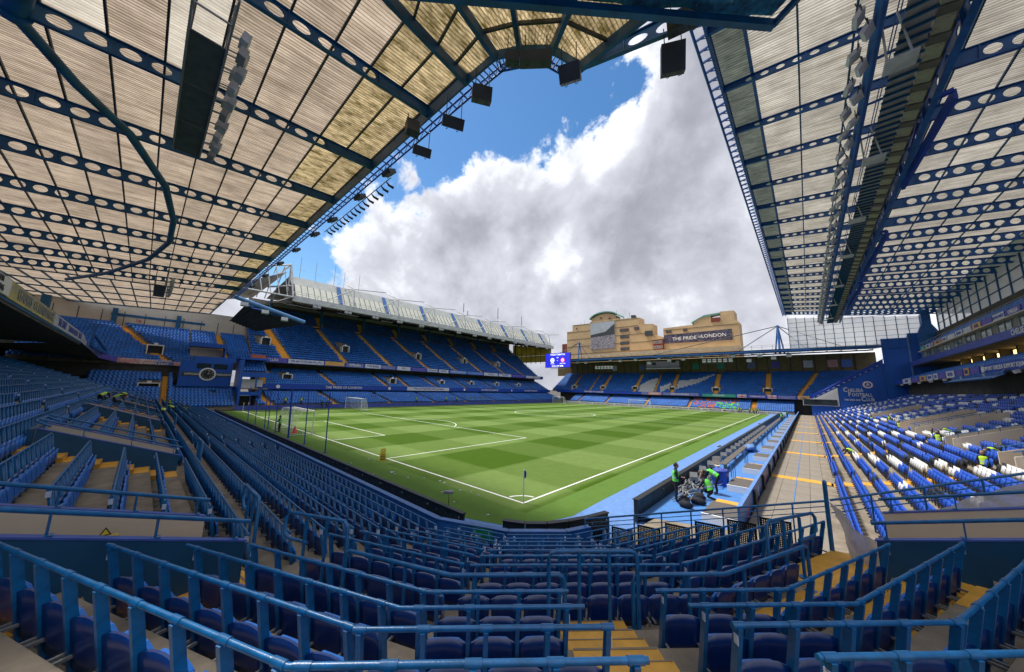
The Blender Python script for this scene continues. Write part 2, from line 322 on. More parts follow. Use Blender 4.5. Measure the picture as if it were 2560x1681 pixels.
# ------------------------------------------------------------------ ground, pitch and markings
m = MB(); m.quad((-1500, -1500, -.06), (1500, -1500, -.06), (1500, 1500, -.06), (-1500, 1500, -.06)); struct('ground', m, CONCD)
def turf(name, a, b, stripes):
    mt = bpy.data.materials.new(name); mt.use_nodes = True; nt = mt.node_tree; N = nt.nodes.new; L = nt.links.new; bs = nt.nodes['Principled BSDF']
    bs.inputs['Roughness'].default_value = .9; bs.inputs['Specular IOR Level'].default_value = .15
    g = N('ShaderNodeNewGeometry'); sp = N('ShaderNodeSeparateXYZ'); L(g.outputs['Position'], sp.inputs[0])
    def mth(op, x, y=None):
        n = N('ShaderNodeMath'); n.operation = op
        for i, v in enumerate((x, y)):
            if v is None: continue
            if isinstance(v, (int, float)): n.inputs[i].default_value = v
            else: L(v, n.inputs[i])
        return n.outputs[0]
    wob = N('ShaderNodeTexNoise'); wob.inputs['Scale'].default_value = .6; L(g.outputs['Position'], wob.inputs[0])
    w = mth('MULTIPLY', mth('SUBTRACT', wob.outputs['Fac'], .5), .35)
    if stripes:
        def saw(v, off, wd):
            q = mth('DIVIDE', mth('ADD', mth('ADD', v, off), w), wd * 2); fr = mth('FRACT', q)
            tri = mth('ABSOLUTE', mth('SUBTRACT', fr, .5))          # 0..0.5
            mr = N('ShaderNodeMapRange'); L(tri, mr.inputs[0]); mr.inputs[1].default_value = .235; mr.inputs[2].default_value = .265; return mr.outputs[0]
        sy = saw(sp.outputs[1], 200 - 2.75, 5.5); sx = saw(sp.outputs[0], 213.4, 6.2)
        # cross cutting is strongest away from the near touchline
        ymix = mth('ADD', mth('MULTIPLY', sy, .36), mth('MULTIPLY', sx, .64))
        fac = ymix
    else: fac = None
    n = N('ShaderNodeTexNoise'); n.inputs['Scale'].default_value = 1.3; n.inputs['Detail'].default_value = 10; n.inputs['Roughness'].default_value = .7; L(g.outputs['Position'], n.inputs[0])
    n2 = N('ShaderNodeTexNoise'); n2.inputs['Scale'].default_value = 60; n2.inputs['Detail'].default_value = 3; L(g.outputs['Position'], n2.inputs[0])
    mx = N('ShaderNodeMix'); mx.data_type = 'RGBA'; mx.inputs[6].default_value = (*a, 1); mx.inputs[7].default_value = (*b, 1)
    if fac is not None: L(fac, mx.inputs[0])
    else: mx.inputs[0].default_value = .5
    v = mth('ADD', mth('MULTIPLY', n.outputs['Fac'], .5), mth('MULTIPLY', n2.outputs['Fac'], .9)); v = mth('ADD', v, .30)
    hs = N('ShaderNodeHueSaturation'); L(mx.outputs[2], hs.inputs['Color']); L(v, hs.inputs['Value']); L(hs.outputs[0], bs.inputs['Base Color'])
    bp = N('ShaderNodeBump'); bp.inputs['Strength'].default_value = .5; bp.inputs['Distance'].default_value = .02; L(n2.outputs['Fac'], bp.inputs['Height']); L(bp.outputs[0], bs.inputs['Normal'])
    return mt
GRASS = turf('striped_grass', (0.042, 0.094, 0.0), (0.128, 0.200, 0.048), True)
SYNTH = turf('synthetic_grass', (0.085, 0.165, 0.028), (0.105, 0.195, 0.035), False)
m = MB(); m.poly([(-70.5, -3.2, 0), (-.6, -3.2, 0), (1.0, -2.6, 0), (1.9, -1.6, 0), (2.55, .3, 0), (2.5, 3, 0), (2.3, 104.6, 0), (-70.5, 104.6, 0)]); struct('synthetic_turf', m, SYNTH)
m = MB(); m.quad((-68.2, -.9, .004), (.9, -.9, .004), (.9, 103.9, .004), (-68.2, 103.9, .004)); struct('pitch', m, GRASS)
m = MB(); Z = -.004
m.poly([(-70.5, -5.6, Z), (1.2, -5.6, Z), (3.6, -4.6, Z), (5.2, -2.8, Z), (4.9, 106, Z), (2.0, 106, Z), (2.0, -1, Z), (-.6, -2.9, Z), (-70.5, -3, Z)])
struct('blue_track', m, TRACK)
# markings
m = MB(); ZL = .008
def line(x0, y0, x1, y1, w=.12):
    d = Vector((x1 - x0, y1 - y0, 0)); d.normalize(); s = Vector((-d.y, d.x, 0)) * w / 2; a = Vector((x0, y0, ZL)) - d * w / 2; b = Vector((x1, y1, ZL)) + d * w / 2
    m.quad(a - s, b - s, b + s, a + s)
def arc(cx, cy, r, a0, a1, n=32, w=.12):
    for i in range(n):
        t0, t1 = [math.radians(a0 + (a1 - a0) * k / n) for k in (i, i + 1)]
        m.quad(*[(cx + rr * math.cos(t), cy + rr * math.sin(t), ZL) for rr, t in ((r - w / 2, t0), (r + w / 2, t0), (r + w / 2, t1), (r - w / 2, t1))])
W_, H_ = -67.0, 103.0
line(0, 0, W_, 0); ZL += .0; 
m2 = m
line(0, .13, 0, H_); line(W_, .13, W_, H_); line(-.13, H_, W_ + .13, H_); line(-.13, 51.5, W_ + .13, 51.5)
for s, y0 in ((1, 0), (-1, H_)):
    for hw, dp in ((20.16, 16.5), (9.16, 5.5)):
        x0, x1 = W_ / 2 + hw, W_ / 2 - hw
        line(x0, y0 + s * .14, x0, y0 + s * dp); line(x1, y0 + s * .14, x1, y0 + s * dp); line(x0 - .13, y0 + s * dp, x1 + .13, y0 + s * dp)
    arc(W_ / 2, y0 + s * 11, 9.15, *((37.5, 142.5) if s > 0 else (217.5, 322.5)))
    arc(0 - .07, y0 + s * .07, 1, 97 if s > 0 else 187, 173 if s > 0 else 263, 12); 
arc(W_ / 2, 51.5, 9.15, 1, 179, 40); arc(W_ / 2, 51.5, 9.15, 181, 359, 40)
struct('pitch_markings', m, WHITE)

# ------------------------------------------------------------------ corner geometry shared by terraces and rails
O = Vector((1.0, -1.2)); FN = [(math.cos(math.radians(a)), math.sin(math.radians(a))) for a in (-90, -67.5, -45, -22.5)]
def fline(R, k):                      # (nx, ny, c) of facet k of the row at radius R
    n = FN[k]; off = n[0] * O.x + n[1] * O.y + R
    if k == 0: off += .25
    return n[0], n[1], off
def isect(l1, l2):
    d = l1[0] * l2[1] - l2[0] * l1[1]
    return ((l1[2] * l2[1] - l2[2] * l1[1]) / d, (l1[0] * l2[2] - l2[0] * l1[2]) / d)
ENDL = (.195, -1.0, .195 * 5.2 + 2.9)  # line of the fence between corner block and west walkway: y = -2.9 + .195 (x - 5.2)
def vtx(R, k): return isect(fline(R, k), fline(R, k + 1))
def vend(R): return isect(fline(R, 3), ENDL)
def vendu(R): return isect(fline(R, 3), (0, -1.0, 4.55))   # upper rows stop beside the right vomitory
XW = -64.0
def rowpts(R, upper=False): return [(XW, -1.45 - R), vtx(R, 0), vtx(R, 1), vtx(R, 2), vendu(R) if upper else vend(R)]
UP = [('A', 13.1, 3.905), ('B', 12.4, 3.635), ('C', 11.7, 3.365), ('D', 11.0, 3.115)]
JR = [9.97, 9.27, 8.56, 7.85, 7.14, 6.43, 5.72, 5.0]; JZ = [2.76, 2.555, 2.365, 2.145, 1.915, 1.695, 1.475, 1.275]
HR = .83
def ring(mb, R0, R1, z, zlow, upper=False, mi=0, x0=None, x1=None, ks=(0, 1, 2, 3)):
    """floor between radii R0<R1 at height z, with the riser below its inner edge"""
    a, b = rowpts(R0, upper), rowpts(R1, upper)
    for k in ks:
        p, q, r, s = a[k], a[k + 1], b[k + 1], b[k]
        if k == 0 and x0 is not None:
            p, s = (x0, p[1]), (x0, s[1])
            if x1 is not None: q, r = (x1, q[1]), (x1, r[1])
        mb.quad((*p, z), (*q, z), (*r, z), (*s, z), mi); mb.quad((*p, zlow), (*q, zlow), (*q, z), (*p, z), mi)
m = MB()
# lower rows, gangway and everything up to the vomitories
floors = [(4.45, 5.05, .30)] + [(JR[i] + .05, JR[i - 1] + .05, JZ[i - 1] - HR) for i in range(7, 0, -1)] + [(JR[0] + .05, 10.37, 2.08)]
zl = 0.0
for a, b, z in floors: ring(m, a, b, z, zl - .01); zl = z
# corner upper rows (facets 1..3)
for (R0, R1, z) in ((10.37, 11.05, 2.285), (11.05, 11.75, 2.535), (11.75, 12.45, 2.805), (12.45, 13.15, 3.075), (13.15, 14.6, 3.345)):
    ring(m, R0, R1, z, z - .32, True, ks=(1, 2, 3) if R0 < 13 else (1,))
# north stand rows between the vomitories
VX = [(3.42, 1.4), (-6.2, -7.9), (-20.3, -22.1), (-32.3, -34.0), (-46.5, -48.2)]
spans = [(VX[i][1], VX[i + 1][0]) for i in range(4)] + [(VX[4][1], XW)]
for (xa, xb) in spans:
    for R0, R1, z in ((10.37, 11.05, 2.285), (11.05, 11.75, 2.535), (11.75, 12.45, 2.805), (12.45, 13.15, 3.075), (13.15, 13.85, 3.345)):
        ring(m, R0, R1, z, z - .32, True, x0=xb, x1=xa, ks=(0,))
NUP = 19
for k in range(NUP):
    R0 = 13.85 + .71 * k; z = 3.345 + .27 * (k + 1)
    ring(m, R0, R0 + .71, z, z - .3, True, ks=(0,), x0=XW, x1=9.0)
struct('north_terrace', m, CONC)
# vomitory floors
m = MB(); m.quad((XW, -17, 1.1), (4, -17, 1.1), (4, -10.3, 1.1), (XW, -10.3, 1.1)); m.quad((10.5, -5, 1.1), (20, -7, 1.1), (20, -1, 1.1), (10.5, -2, 1.1)); struct('vomitory_floor', m, CONCD)

# ------------------------------------------------------------------ yellow aisle steps
def aisle(label, segs, w_, group='yellow painted stepped aisles', name='aisle_steps'):
    """segs: list of (centre x, y, z, half depth vector, half width vector) treads"""
    t = thing(name, label, 'aisle steps', (0, 0, 0), group)
    for i, (c, hd, hw, th) in enumerate(segs):
        mb = MB(); mb.obox((c[0], c[1], c[2] - th / 2), hd, hw, (0, 0, th / 2), 0)
        e = Vector(hd); mb.obox(Vector((c[0], c[1], c[2] + .003)) - e * .96, e * .04, Vector(hw) * .98, (0, 0, .004), 1)
        mb.obj('step', [YEL, CONC], t)
    return t
def radial_steps(label, k, tpos, tw, rows, z0off=.01, half=True):
    n = Vector((*FN[k], 0)); tt = Vector((-n.y, n.x, 0)); seg = []
    for (R0, R1, z, up) in rows:
        base = Vector((O.x, O.y, 0)) + tt * tpos
        if k == 0: base.y -= .25
        c = base + n * (R0 + R1) / 2; seg.append(((c.x, c.y, z + z0off), n * (R1 - R0) / 2, tt * tw / 2, .05))
        if up > 0:                       # intermediate half step against the riser
            c = base + n * (R1 - .17); seg.append(((c.x, c.y, z + up / 2), n * .17, tt * tw / 2, up / 2 - .01))
    return aisle(label, seg, tw)
RU = [(10.37, 11.05, 2.285, .25), (11.05, 11.75, 2.535, .27), (11.75, 12.45, 2.805, .27), (12.45, 13.15, 3.075, .27), (13.15, 14.2, 3.345, 0)]
radial_steps('yellow stepped aisle splitting the nearest rail rows in front of the camera', 2, 0.0, 1.0, [(JR[0] + .06, 10.36, 2.08, .2)] + RU)
# beside the left and right vomitory walls of the corner
def side_steps(label, x, w, rows, sgn=1):
    return aisle(label, sum([[((x, -1.45 - (R0 + R1) / 2, z + .01), (0, -(R1 - R0) / 2, 0), (w / 2, 0, 0), .05)] + ([((x, -1.45 - (R1 - .17), z + up / 2), (0, -.17, 0), (w / 2, 0, 0), up / 2 - .01)] if up else []) for R0, R1, z, up in rows], []), w)
RUN = [(R0, R1, z, up or .27) for R0, R1, z, up in RU[:4]] + [(13.15, 13.85, 3.345, .27)]
k1 = Vector((*FN[1], 0)); t1 = Vector((-k1.y, k1.x, 0))
def facet_steps(label, k, p, q, w):
    """steps along the line p-q (front to back) for the upper corner rows"""
    p, q = Vector(p), Vector(q); d = (q - p); l = d.length; d.normalize(); s = Vector((-d.y, d.x)); seg = []
    for i, (R0, R1, z, up) in enumerate(RU):
        a = p + d * (R0 - 10.37); b = p + d * (R1 - 10.37); c = (a + b) / 2
        seg.append(((c.x, c.y, z + .01), (d.x * (R1 - R0) / 2, d.y * (R1 - R0) / 2, 0), (s.x * w / 2, s.y * w / 2, 0), .05))
        if up: c = b - d * .17; seg.append(((c.x, c.y, z + up / 2), (d.x * .17, d.y * .17, 0), (s.x * w / 2, s.y * w / 2, 0), up / 2 - .01))
    return aisle(label, seg, w)
facet_steps('yellow steps along the near dark blue vomitory wall, bottom left', 1, (4.05, -11.45), (4.6, -15), 1.25)
facet_steps('yellow steps along the near dark blue vomitory wall, bottom right', 3, (11.2, -3.95), (15, -4.75), 1.25)
for i, (xa, xb) in enumerate(VX[1:]):
    side_steps('yellow steps beside the %s vomitory wall along the long left stand' % nth(i + 1), xa + .52, 1.0, RUN)
# long front aisle between corner block and north stand, lower rows
seg = []
for i in range(7):
    R0, R1, z = JR[i + 1] + .05, JR[i] + .05, JZ[i] - HR
    y = -1.45 - (R0 + R1) / 2; x = 2.05 + (R0 + R1) / 2 * .13 - .35 + .55
    seg.append(((x, y, z + .01), (0, -(R1 - R0) / 2, 0), (.42, 0, 0), .05)); seg.append(((x, y - (R1 - R0) / 2 + .17, z + .1), (0, -.17, 0), (.42, 0, 0), .09))
aisle('yellow steps running down between the long left rows and the corner block', seg, .85)
seg = []
for i in range(9):
    seg.append(((11.05 + .30 * i, -2.2 + .04 * i, 1.2 + .19 * i), (.15, .02, 0), (-.05, .55, 0), .17))
aisle('yellow stair going down behind the grey netting beside the right fence', seg, 1.1)

# ------------------------------------------------------------------ rail seating
def shell(w, z0, z1, y0, tilt, crown, curve, th, nx=6, nz=4, corner=.05):
    mb = MB(); F = []; B = []
    for j in range(nz + 1):
        v = j / nz
        for i in range(nx + 1):
            u = -1 + 2 * i / nx; zz = z0 + (z1 - z0) * v
            zz += (crown * (1 - u * u) - corner * max(0, abs(u) - .55) ** 2 * 5) * v ** 2 + (1 - v) ** 3 * corner * abs(u) ** 3 * 1.3
            xx = w / 2 * u * (1 - .05 * (1 - v)); yy = y0 + tilt * v - curve * (1 - u * u) * (.4 + .6 * v)
            F.append((xx, yy, zz)); B.append((xx, yy + th, zz))
    n = len(F); fs = []; W1 = nx + 1
    for j in range(nz):
        for i in range(nx):
            a = j * W1 + i; fs.append((a, a + 1, a + W1 + 1, a + W1)); fs.append((n + a, n + a + W1, n + a + W1 + 1, n + a + 1))
    edge = [i for i in range(W1)] + [j * W1 + nx for j in range(1, nz + 1)] + [nz * W1 + i for i in range(nx - 1, -1, -1)] + [j * W1 for j in range(nz - 1, 0, -1)]
    for k in range(len(edge)):
        a, b = edge[k], edge[(k + 1) % len(edge)]; fs.append((a, n + a, n + b, b))
    mb.add(F + B, fs, 0, False); mb.s = [True] * (2 * nx * nz) + [False] * len(edge)
    return mb
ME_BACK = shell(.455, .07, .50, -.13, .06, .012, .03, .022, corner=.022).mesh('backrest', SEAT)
ME_PAN = shell(.42, .12, .465, -.22, .05, .012, -.015, .03, corner=.045).mesh('seat_pan', SEATM)
mb = MB()
for s in (-1, 1):
    mb.box(s * .20 - .012, -.22, .18, s * .20 + .012, .02, .205); mb.box(s * .205 - .01, -.19, .02, s * .205 + .01, -.165, .2)
mb.box(-.21, -.19, .17, .21, -.17, .19); ME_BRK = mb.mesh('bracket', GREYM)
mb = MB(); mb.beam((0, .15, 0), (0, 0, HR - .01), .038, .07, up=(0, 1, 0)); mb.box(-.05, .09, -.005, .05, .21, .012); ME_POST = mb.mesh('post', RAIL)
mb = MB(); mb.tube([(-.05, 0, 0), (.05, 0, 0)], .026, 10); ME_COL = mb.mesh('collar', RAIL)
SP = .48
LOW = MB(); LOW.box(-.205, -.12, .11, .205, -.09, .46); LOW.box(-.19, -.19, .14, .19, -.165, .42); LOWP = MB(); LOWP.beam((0, .15, 0), (0, 0, HR - .01), .04, .065, up=(0, 1, 0))
LOW.quad((-.06, -.125, .43), (.06, -.125, .43), (.06, -.115, .475), (-.06, -.115, .475), 1)
seat_spots = []      # (pos, yaw, label or None)
def rail_row(pts, zr, label, near, group, seats=True, rail=True, rowname='', gap0=.0, gap1=.0, origin_first=True):
    P = [Vector((x, y, zr)) for x, y in pts]; zf = zr - HR
    if rail:
        t = thing('seat_rail', label, 'rail', P[0] - Vector((0, 0, HR)), group)
        off = -Vector(t.location)
    tp = [p.copy() for p in P]; posts = []
    cnt = 0
    for a, b in zip(P[:-1], P[1:]):
        d = b - a; l = d.length; d.normalize(); n = int(l / SP); 
        if n < 1: continue
        st = (l - n * SP) / 2; yaw = math.atan2(d.y, d.x)
        # outward normal must point away from the pitch: rows are listed from -x to +x so outward = right-hand side
        for i in range(n):
            c = a + d * (st + SP * (i + .5)); 
            if seats: seat_spots.append(((c.x, c.y, zf), yaw + math.pi, rowname, cnt)); cnt += 1
        for i in range(n + 1): posts.append((a + d * (st + SP * i), yaw))
    if rail:
        mb = MB(); mb.tube([p + off for p in tp], .0205, 10 if near else 6); mb.obj('top_rail', RAIL, t)
        for e, q in ((posts[0][0], P[1]), (posts[-1][0], P[-2])):
            d_ = (q - e).normalized(); mb = MB(); mb.obox(e + off - d_ * (.024 if near else .02) + Vector((0, 0, -.1)), d_ * (.004 if near else .03), Vector((-d_.y, d_.x, 0)) * (.022 if near else .03), (0, 0, .035 if near else .045)); mb.obj('row_plate', TAG_GLINT, t)
        if near:
            for p, yaw in posts:
                link('post', ME_POST, t, mw=Matrix.Translation(p + off - Vector((0, 0, HR))) @ Matrix.Rotation(yaw, 4, 'Z'))
                link('collar', ME_COL, t, mw=Matrix.Translation(p + off) @ Matrix.Rotation(yaw, 4, 'Z'))
        else:
            scatter('post', LOWP, [tuple(p + off - Vector((0, 0, HR))) for p, _ in posts], [y for _, y in posts], [RAIL], t, kind='stuff')
        return t
def flip(pts): return pts
# seats face the pitch: local -y is toward the pitch; rows run -x -> +x so yaw+pi puts local -y on the pitch side
K1 = lambda R: vtx(R, 1); K2 = lambda R: vtx(R, 2)
def onfacet(R, k, t):
    n = FN[k]; return (O.x + n[0] * R - n[1] * t, O.y + n[1] * R + n[0] * t)
for i, (nm, R, z) in enumerate(UP):
    x0 = {0: 4.75, 1: 4.73, 2: 4.55, 3: 4.45}[i]; l = fline(R, 1); p0 = (x0, (l[2] - l[0] * x0) / l[1])
    rail_row([p0, K1(R), onfacet(R, 2, -.53)], z, 'tubular blue seat rail, %s rail row from the camera, left of the yellow aisle' % nth(i), True, 'blue rails of the corner seat rows', rowname='L%d' % i)
    if i < 1: e = (16.0, isect(fline(R, 3), (0, 1, 0))[1]); e = isect(fline(R, 3), (0, -1.0, 4.0))
    else: e = vendu(R)
    rail_row([onfacet(R, 2, .53), K2(R), e], z, 'tubular blue seat rail, %s rail row from the camera, right of the yellow aisle' % nth(i), True, 'blue rails of the corner seat rows', rowname='R%d' % i)
# lower corner block
for i, (R, z) in enumerate(zip(JR, JZ)):
    xs = 3.42 - (9.27 - R) * .24 if i else 3.6; l = fline(R, 1); p0 = (xs, (l[2] - l[0] * xs) / l[1])
    v1, v2, ve = K1(R), K2(R), vend(R)
    segs = [(p0, v1), (v1, v2), (v2, ve)]
    lab = 'blue seat rail in the lower corner block, %s row below the gangway, %s'
    for j, (a, b) in enumerate(segs):
        a, b = Vector(a), Vector(b); d = (b - a).normalized()
        if i == 0 and j == 2: b = a.lerp(b, .45)
        rail_row([tuple(a + d * .05), tuple(b - d * .05)], z, lab % (nth(i), ('left part', 'middle part', 'right part')[j]), i < 4, 'blue rails of the lower corner block', rail=i > 0, rowname='J%d%s' % (i, 'lmr'[j]))
# north stand lower rows
for i, (R, z) in enumerate(zip(JR, JZ)):
    xe = 2.97 - (9.67 - R) * .24; y = -1.45 - R
    for j, (xa, xb) in enumerate(((-15.5, xe), (-36, -16.4), (-62.8, -36.9))):
        rail_row([(xa, y), (xb, y)], z, 'long blue seat rail by the left boards, %s below the gangway, %s section' % (nth(i), ('near', 'middle', 'far')[j]), False, 'long blue seat rails of the left stand', rowname='N%d%d' % (i, j))
# north stand rows between vomitories and above
NR = [('E', 10.3, 2.865)] + [(a, b, c) for a, b, c in reversed(UP)] + [('u', 13.8 + .71 * k, 4.175 + .27 * k) for k in range(NUP)]
for i, (nm, R, z) in enumerate(NR):
    y = -1.45 - R
    if i < 5:
        for j, (xa, xb) in enumerate(spans):
            rail_row([(xb + 1.05, y), (xa - .25, y)], z, 'blue rail in the %s bay between left entrances, %s row above the gangway' % (nth(j), nth(i)), False, 'blue seat rails between the left stand vomitories', rowname='M%d%d' % (i, j))
    else:
        brk = [9.0, -2.5, -15.2, -27.5, -40.0, -52.5, XW + 1]
        for j in range(6):
            rail_row([(brk[j + 1] + .45, y), (brk[j] - .45, y)], z, 'blue rail high in the left stand, %s row behind the entrances, %s section' % (nth(i - 5), nth(j)), False, 'blue seat rails of the upper left rows', rowname='U%d%d' % (i, j))
m = MB()
def patch(R0, R1, z, k, f0, f1, upper):
    a, b = rowpts(R0, upper), rowpts(R1, upper); P = [Vector(v) for v in (a[k], a[k + 1], b[k + 1], b[k])]
    m.quad(*[(*v, z) for v in (P[0].lerp(P[1], f0), P[0].lerp(P[1], f1), P[3].lerp(P[2], f1), P[3].lerp(P[2], f0))])
patch(JR[0] + .05, 10.36, 2.084, 3, 0, 1, False); patch(10.37, 11.04, 2.289, 3, .0, 1, True); patch(11.05, 11.74, 2.539, 3, .45, 1, True); patch(JR[1] + .05, JR[0] + .04, 1.934, 3, .5, 1, False); patch(11.75, 12.44, 2.809, 3, .72, 1, True)
patch(JR[0] + .05, 10.36, 2.084, 1, 0.05, .4, False); patch(10.37, 11.04, 2.289, 1, .06, .3, True)
o = m.obj('landing_paint', YEL, label='yellow painted landings where the corner gangway meets the steps', cat='painted floor'); o['kind'] = 'structure'
# pick the 300 seats that show largest
def shown(p):
    d = Vector(p) + Vector((0, 0, .35)) - CP; z = d.dot(cf)
    if z < .3: return 1e9
    x = d.dot(CR) / z; y = d.dot(CU) / z
    return d.length if abs(x) < 1.62 and abs(y) < 1.12 else 1e9
order = sorted(range(len(seat_spots)), key=lambda i: shown(seat_spots[i][0]))
near = set(order[:300])
def rowwords(r):
    a = r[0]; i = int(r[1])
    if a == 'L': return '%s rail row, left of the yellow aisle' % nth(i)
    if a == 'R': return '%s rail row, right of the yellow aisle' % nth(i)
    if a == 'J': return '%s lower row, %s of corner block' % (nth(i), {'l': 'left', 'm': 'middle', 'r': 'right'}[r[2]])
    if a == 'N': return '%s lower row of the long left stand' % nth(i)
    if a == 'M': return '%s row above the gangway, %s left bay' % (nth(i), nth(int(r[2])))
    return '%s high row of the left stand' % nth(int(r[1:-1]) - 5)
proto = None
for i in sorted(near):
    p, yaw, rn, k = seat_spots[i]; mw = Matrix.Translation(p) @ Matrix.Rotation(yaw - math.pi, 4, 'Z') @ Matrix.Scale(-1, 4, (0, 1, 0))
    mw = Matrix.Translation(p) @ Matrix.Rotation(yaw - math.pi, 4, 'Z')
    # local -y must point to the pitch
    mw = Matrix.Translation(p) @ Matrix.Rotation(yaw, 4, 'Z')
    lab = 'folded navy seat, %s along the %s' % (nth(k), rowwords(rn))
    if proto is None:
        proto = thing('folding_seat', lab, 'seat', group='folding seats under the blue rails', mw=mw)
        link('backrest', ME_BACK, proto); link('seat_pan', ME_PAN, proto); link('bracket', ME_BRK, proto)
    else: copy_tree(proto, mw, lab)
rest = [s for i, s in enumerate(seat_spots) if i not in near]
scatter('folding_seats', LOW, [s[0] for s in rest], [s[1] for s in rest], [SEATM, TAG_GLINT], kind='stuff', label='farther rows of folded blue seats under the rails of the corner and left stand', cat='seats')
COPE = mat('coping_paint', (0.045, 0.10, 0.42), .5, .15, 3)
# ------------------------------------------------------------------ vomitory walls with handrails
def vom_wall(label, p, d, ztop, slope, L, faceside, zb=1.0, rail=True, far=False, th=.13):
    """wall from front corner p=(x,y) along unit d; mats: navy, beige on the far-side face"""
    p = Vector((p[0], p[1], 0)); d = Vector((d[0], d[1], 0)).normalized(); s = Vector((-d.y, d.x, 0)) * faceside
    t = thing('vomitory_wall', label, 'wall', (p.x, p.y, zb), 'stepped walls around the stand entrances')
    off = -Vector((p.x, p.y, zb)); mb = MB()
    e = p + d * L; za, zc = ztop, ztop + slope * L
    A = [p + Vector((0, 0, zb)), e + Vector((0, 0, zb)), e + Vector((0, 0, zc)), p + Vector((0, 0, za))]
    A = [v + off for v in A]; B = [v + s * th for v in A]
    mb.poly(A, 0); mb.poly(list(reversed(B)), 1); mb.quad(A[3], A[2], B[2], B[3], 2); mb.quad(A[0], A[3], B[3], B[0], 0); mb.quad(A[1], B[1], B[2], A[2], 0)
    mb.obj('wall', [NAVYW, BEIGE, COPE], t)
    c = p + s * th / 2 + off; mb = MB()
    a = c + Vector((0, 0, za)); b = c + d * L + Vector((0, 0, zc)); ext = d * .02 + Vector((0, 0, slope * .02))
    mb.beam(a + Vector((0, 0, .012)) - ext, b + Vector((0, 0, .012)), th + .02, .022); mb.obj('coping', COPE, t)
    if rail:
        mb = MB(); h = Vector((0, 0, .27)); mb.tube([a + h - d * .05, b + h], .03, 8); mb.obj('handrail', RAIL, t)
        n = max(2, int(L / .8))
        for i in range(n):
            q = a + (b - a) * ((i + .15) / n); mb = MB(); mb.beam(q, q + h, .045, .02, up=d); mb.box(q.x - .05, q.y - .05, q.z + .02, q.x + .05, q.y + .05, q.z + .035); mb.obj('rail_post', RAIL, t)
    return t
DL = (.195, -.98); DRt = (.98, -.195)
vL = vom_wall('dark blue entrance wall with sloping handrail at the left edge, nearest the camera', (3.9, -11.64), DL, 2.98, .365, 3.6, -1)
vL2 = vom_wall('beige faced entrance wall behind the nearest dark blue wall on the left', (2.2, -11.95), DL, 2.98, .355, 4.0, -1)
for o in vL2.children:
    if o.name.startswith('wall'): o.data.materials[0] = BEIGE
vR = vom_wall('dark blue entrance wall with sloping handrail at the right edge, nearest the camera', (11.42, -3.95), DRt, 2.95, .35, 6.0, 1)
vR2 = vom_wall('beige faced entrance wall behind the nearest dark blue wall on the right', (11.75, -1.75), DRt, 2.95, .34, 7.0, 1)
for o in vR2.children:
    if o.name.startswith('wall'): o.data.materials[0] = BEIGE
for i, (xa, xb) in enumerate(VX[1:]):
    y = (-11.83, -11.89, -11.87, -11.8)[i]
    vom_wall('dark blue side of the %s entrance well along the left stand' % nth(i + 1), (xa, y), (0, -1), 2.8, .372, 3.1, -1)
    v = vom_wall('beige side of the %s entrance well along the left stand' % nth(i + 1), (xb, y), (0, -1), 2.8, .372, 3.1, -1)
    for o in v.children:
        if o.name.startswith('wall'): o.data.materials[0] = BEIGE
    t = thing('vomitory_barrier', 'blue U shaped rail closing the back of the %s entrance well' % nth(i + 1), 'rail', ((xa + xb) / 2, y - 3.15, 3.9))
    mb = MB(); w = (xa - xb) / 2; mb.tube([(w, .3, .1), (w, 0, .28), (-w, 0, .28), (-w, .3, .1)], .03, 8); mb.obj('top_rail', RAIL, t)
    mb = MB(); mb.box(-w, -.1, -1.5, w, .02, .05); mb.obj('upstand', NAVYW, t)
# warning sign and spare handrail on the beige wall
t = thing('warning_sign', 'small yellow warning sign with black triangle on the left beige wall', 'sign', (2.42, -13.15, 3.05))
mb = MB(); nrm = Vector((.98, .195, 0)); mb.box(-.004, -.16, -.05, .012, .16, .05); o = mb.obj('plate', YSIGN, t); o.location = (.15, 0, 0); o.rotation_euler = (0, 0, math.radians(11))
mb = MB(); mb.prism([(0, -.07, 0), (0, .07, 0), (0, 0, .12)], (.008, 0, 0), 0); mb.prism([(.009, -.045, .015), (.009, .045, .015), (.009, 0, .095)], (.004, 0, 0), 1); o = mb.obj('triangle', [BLACK, YSIGN], t); o.location = (.15, .02, .06); o.rotation_euler = (0, 0, math.radians(11))

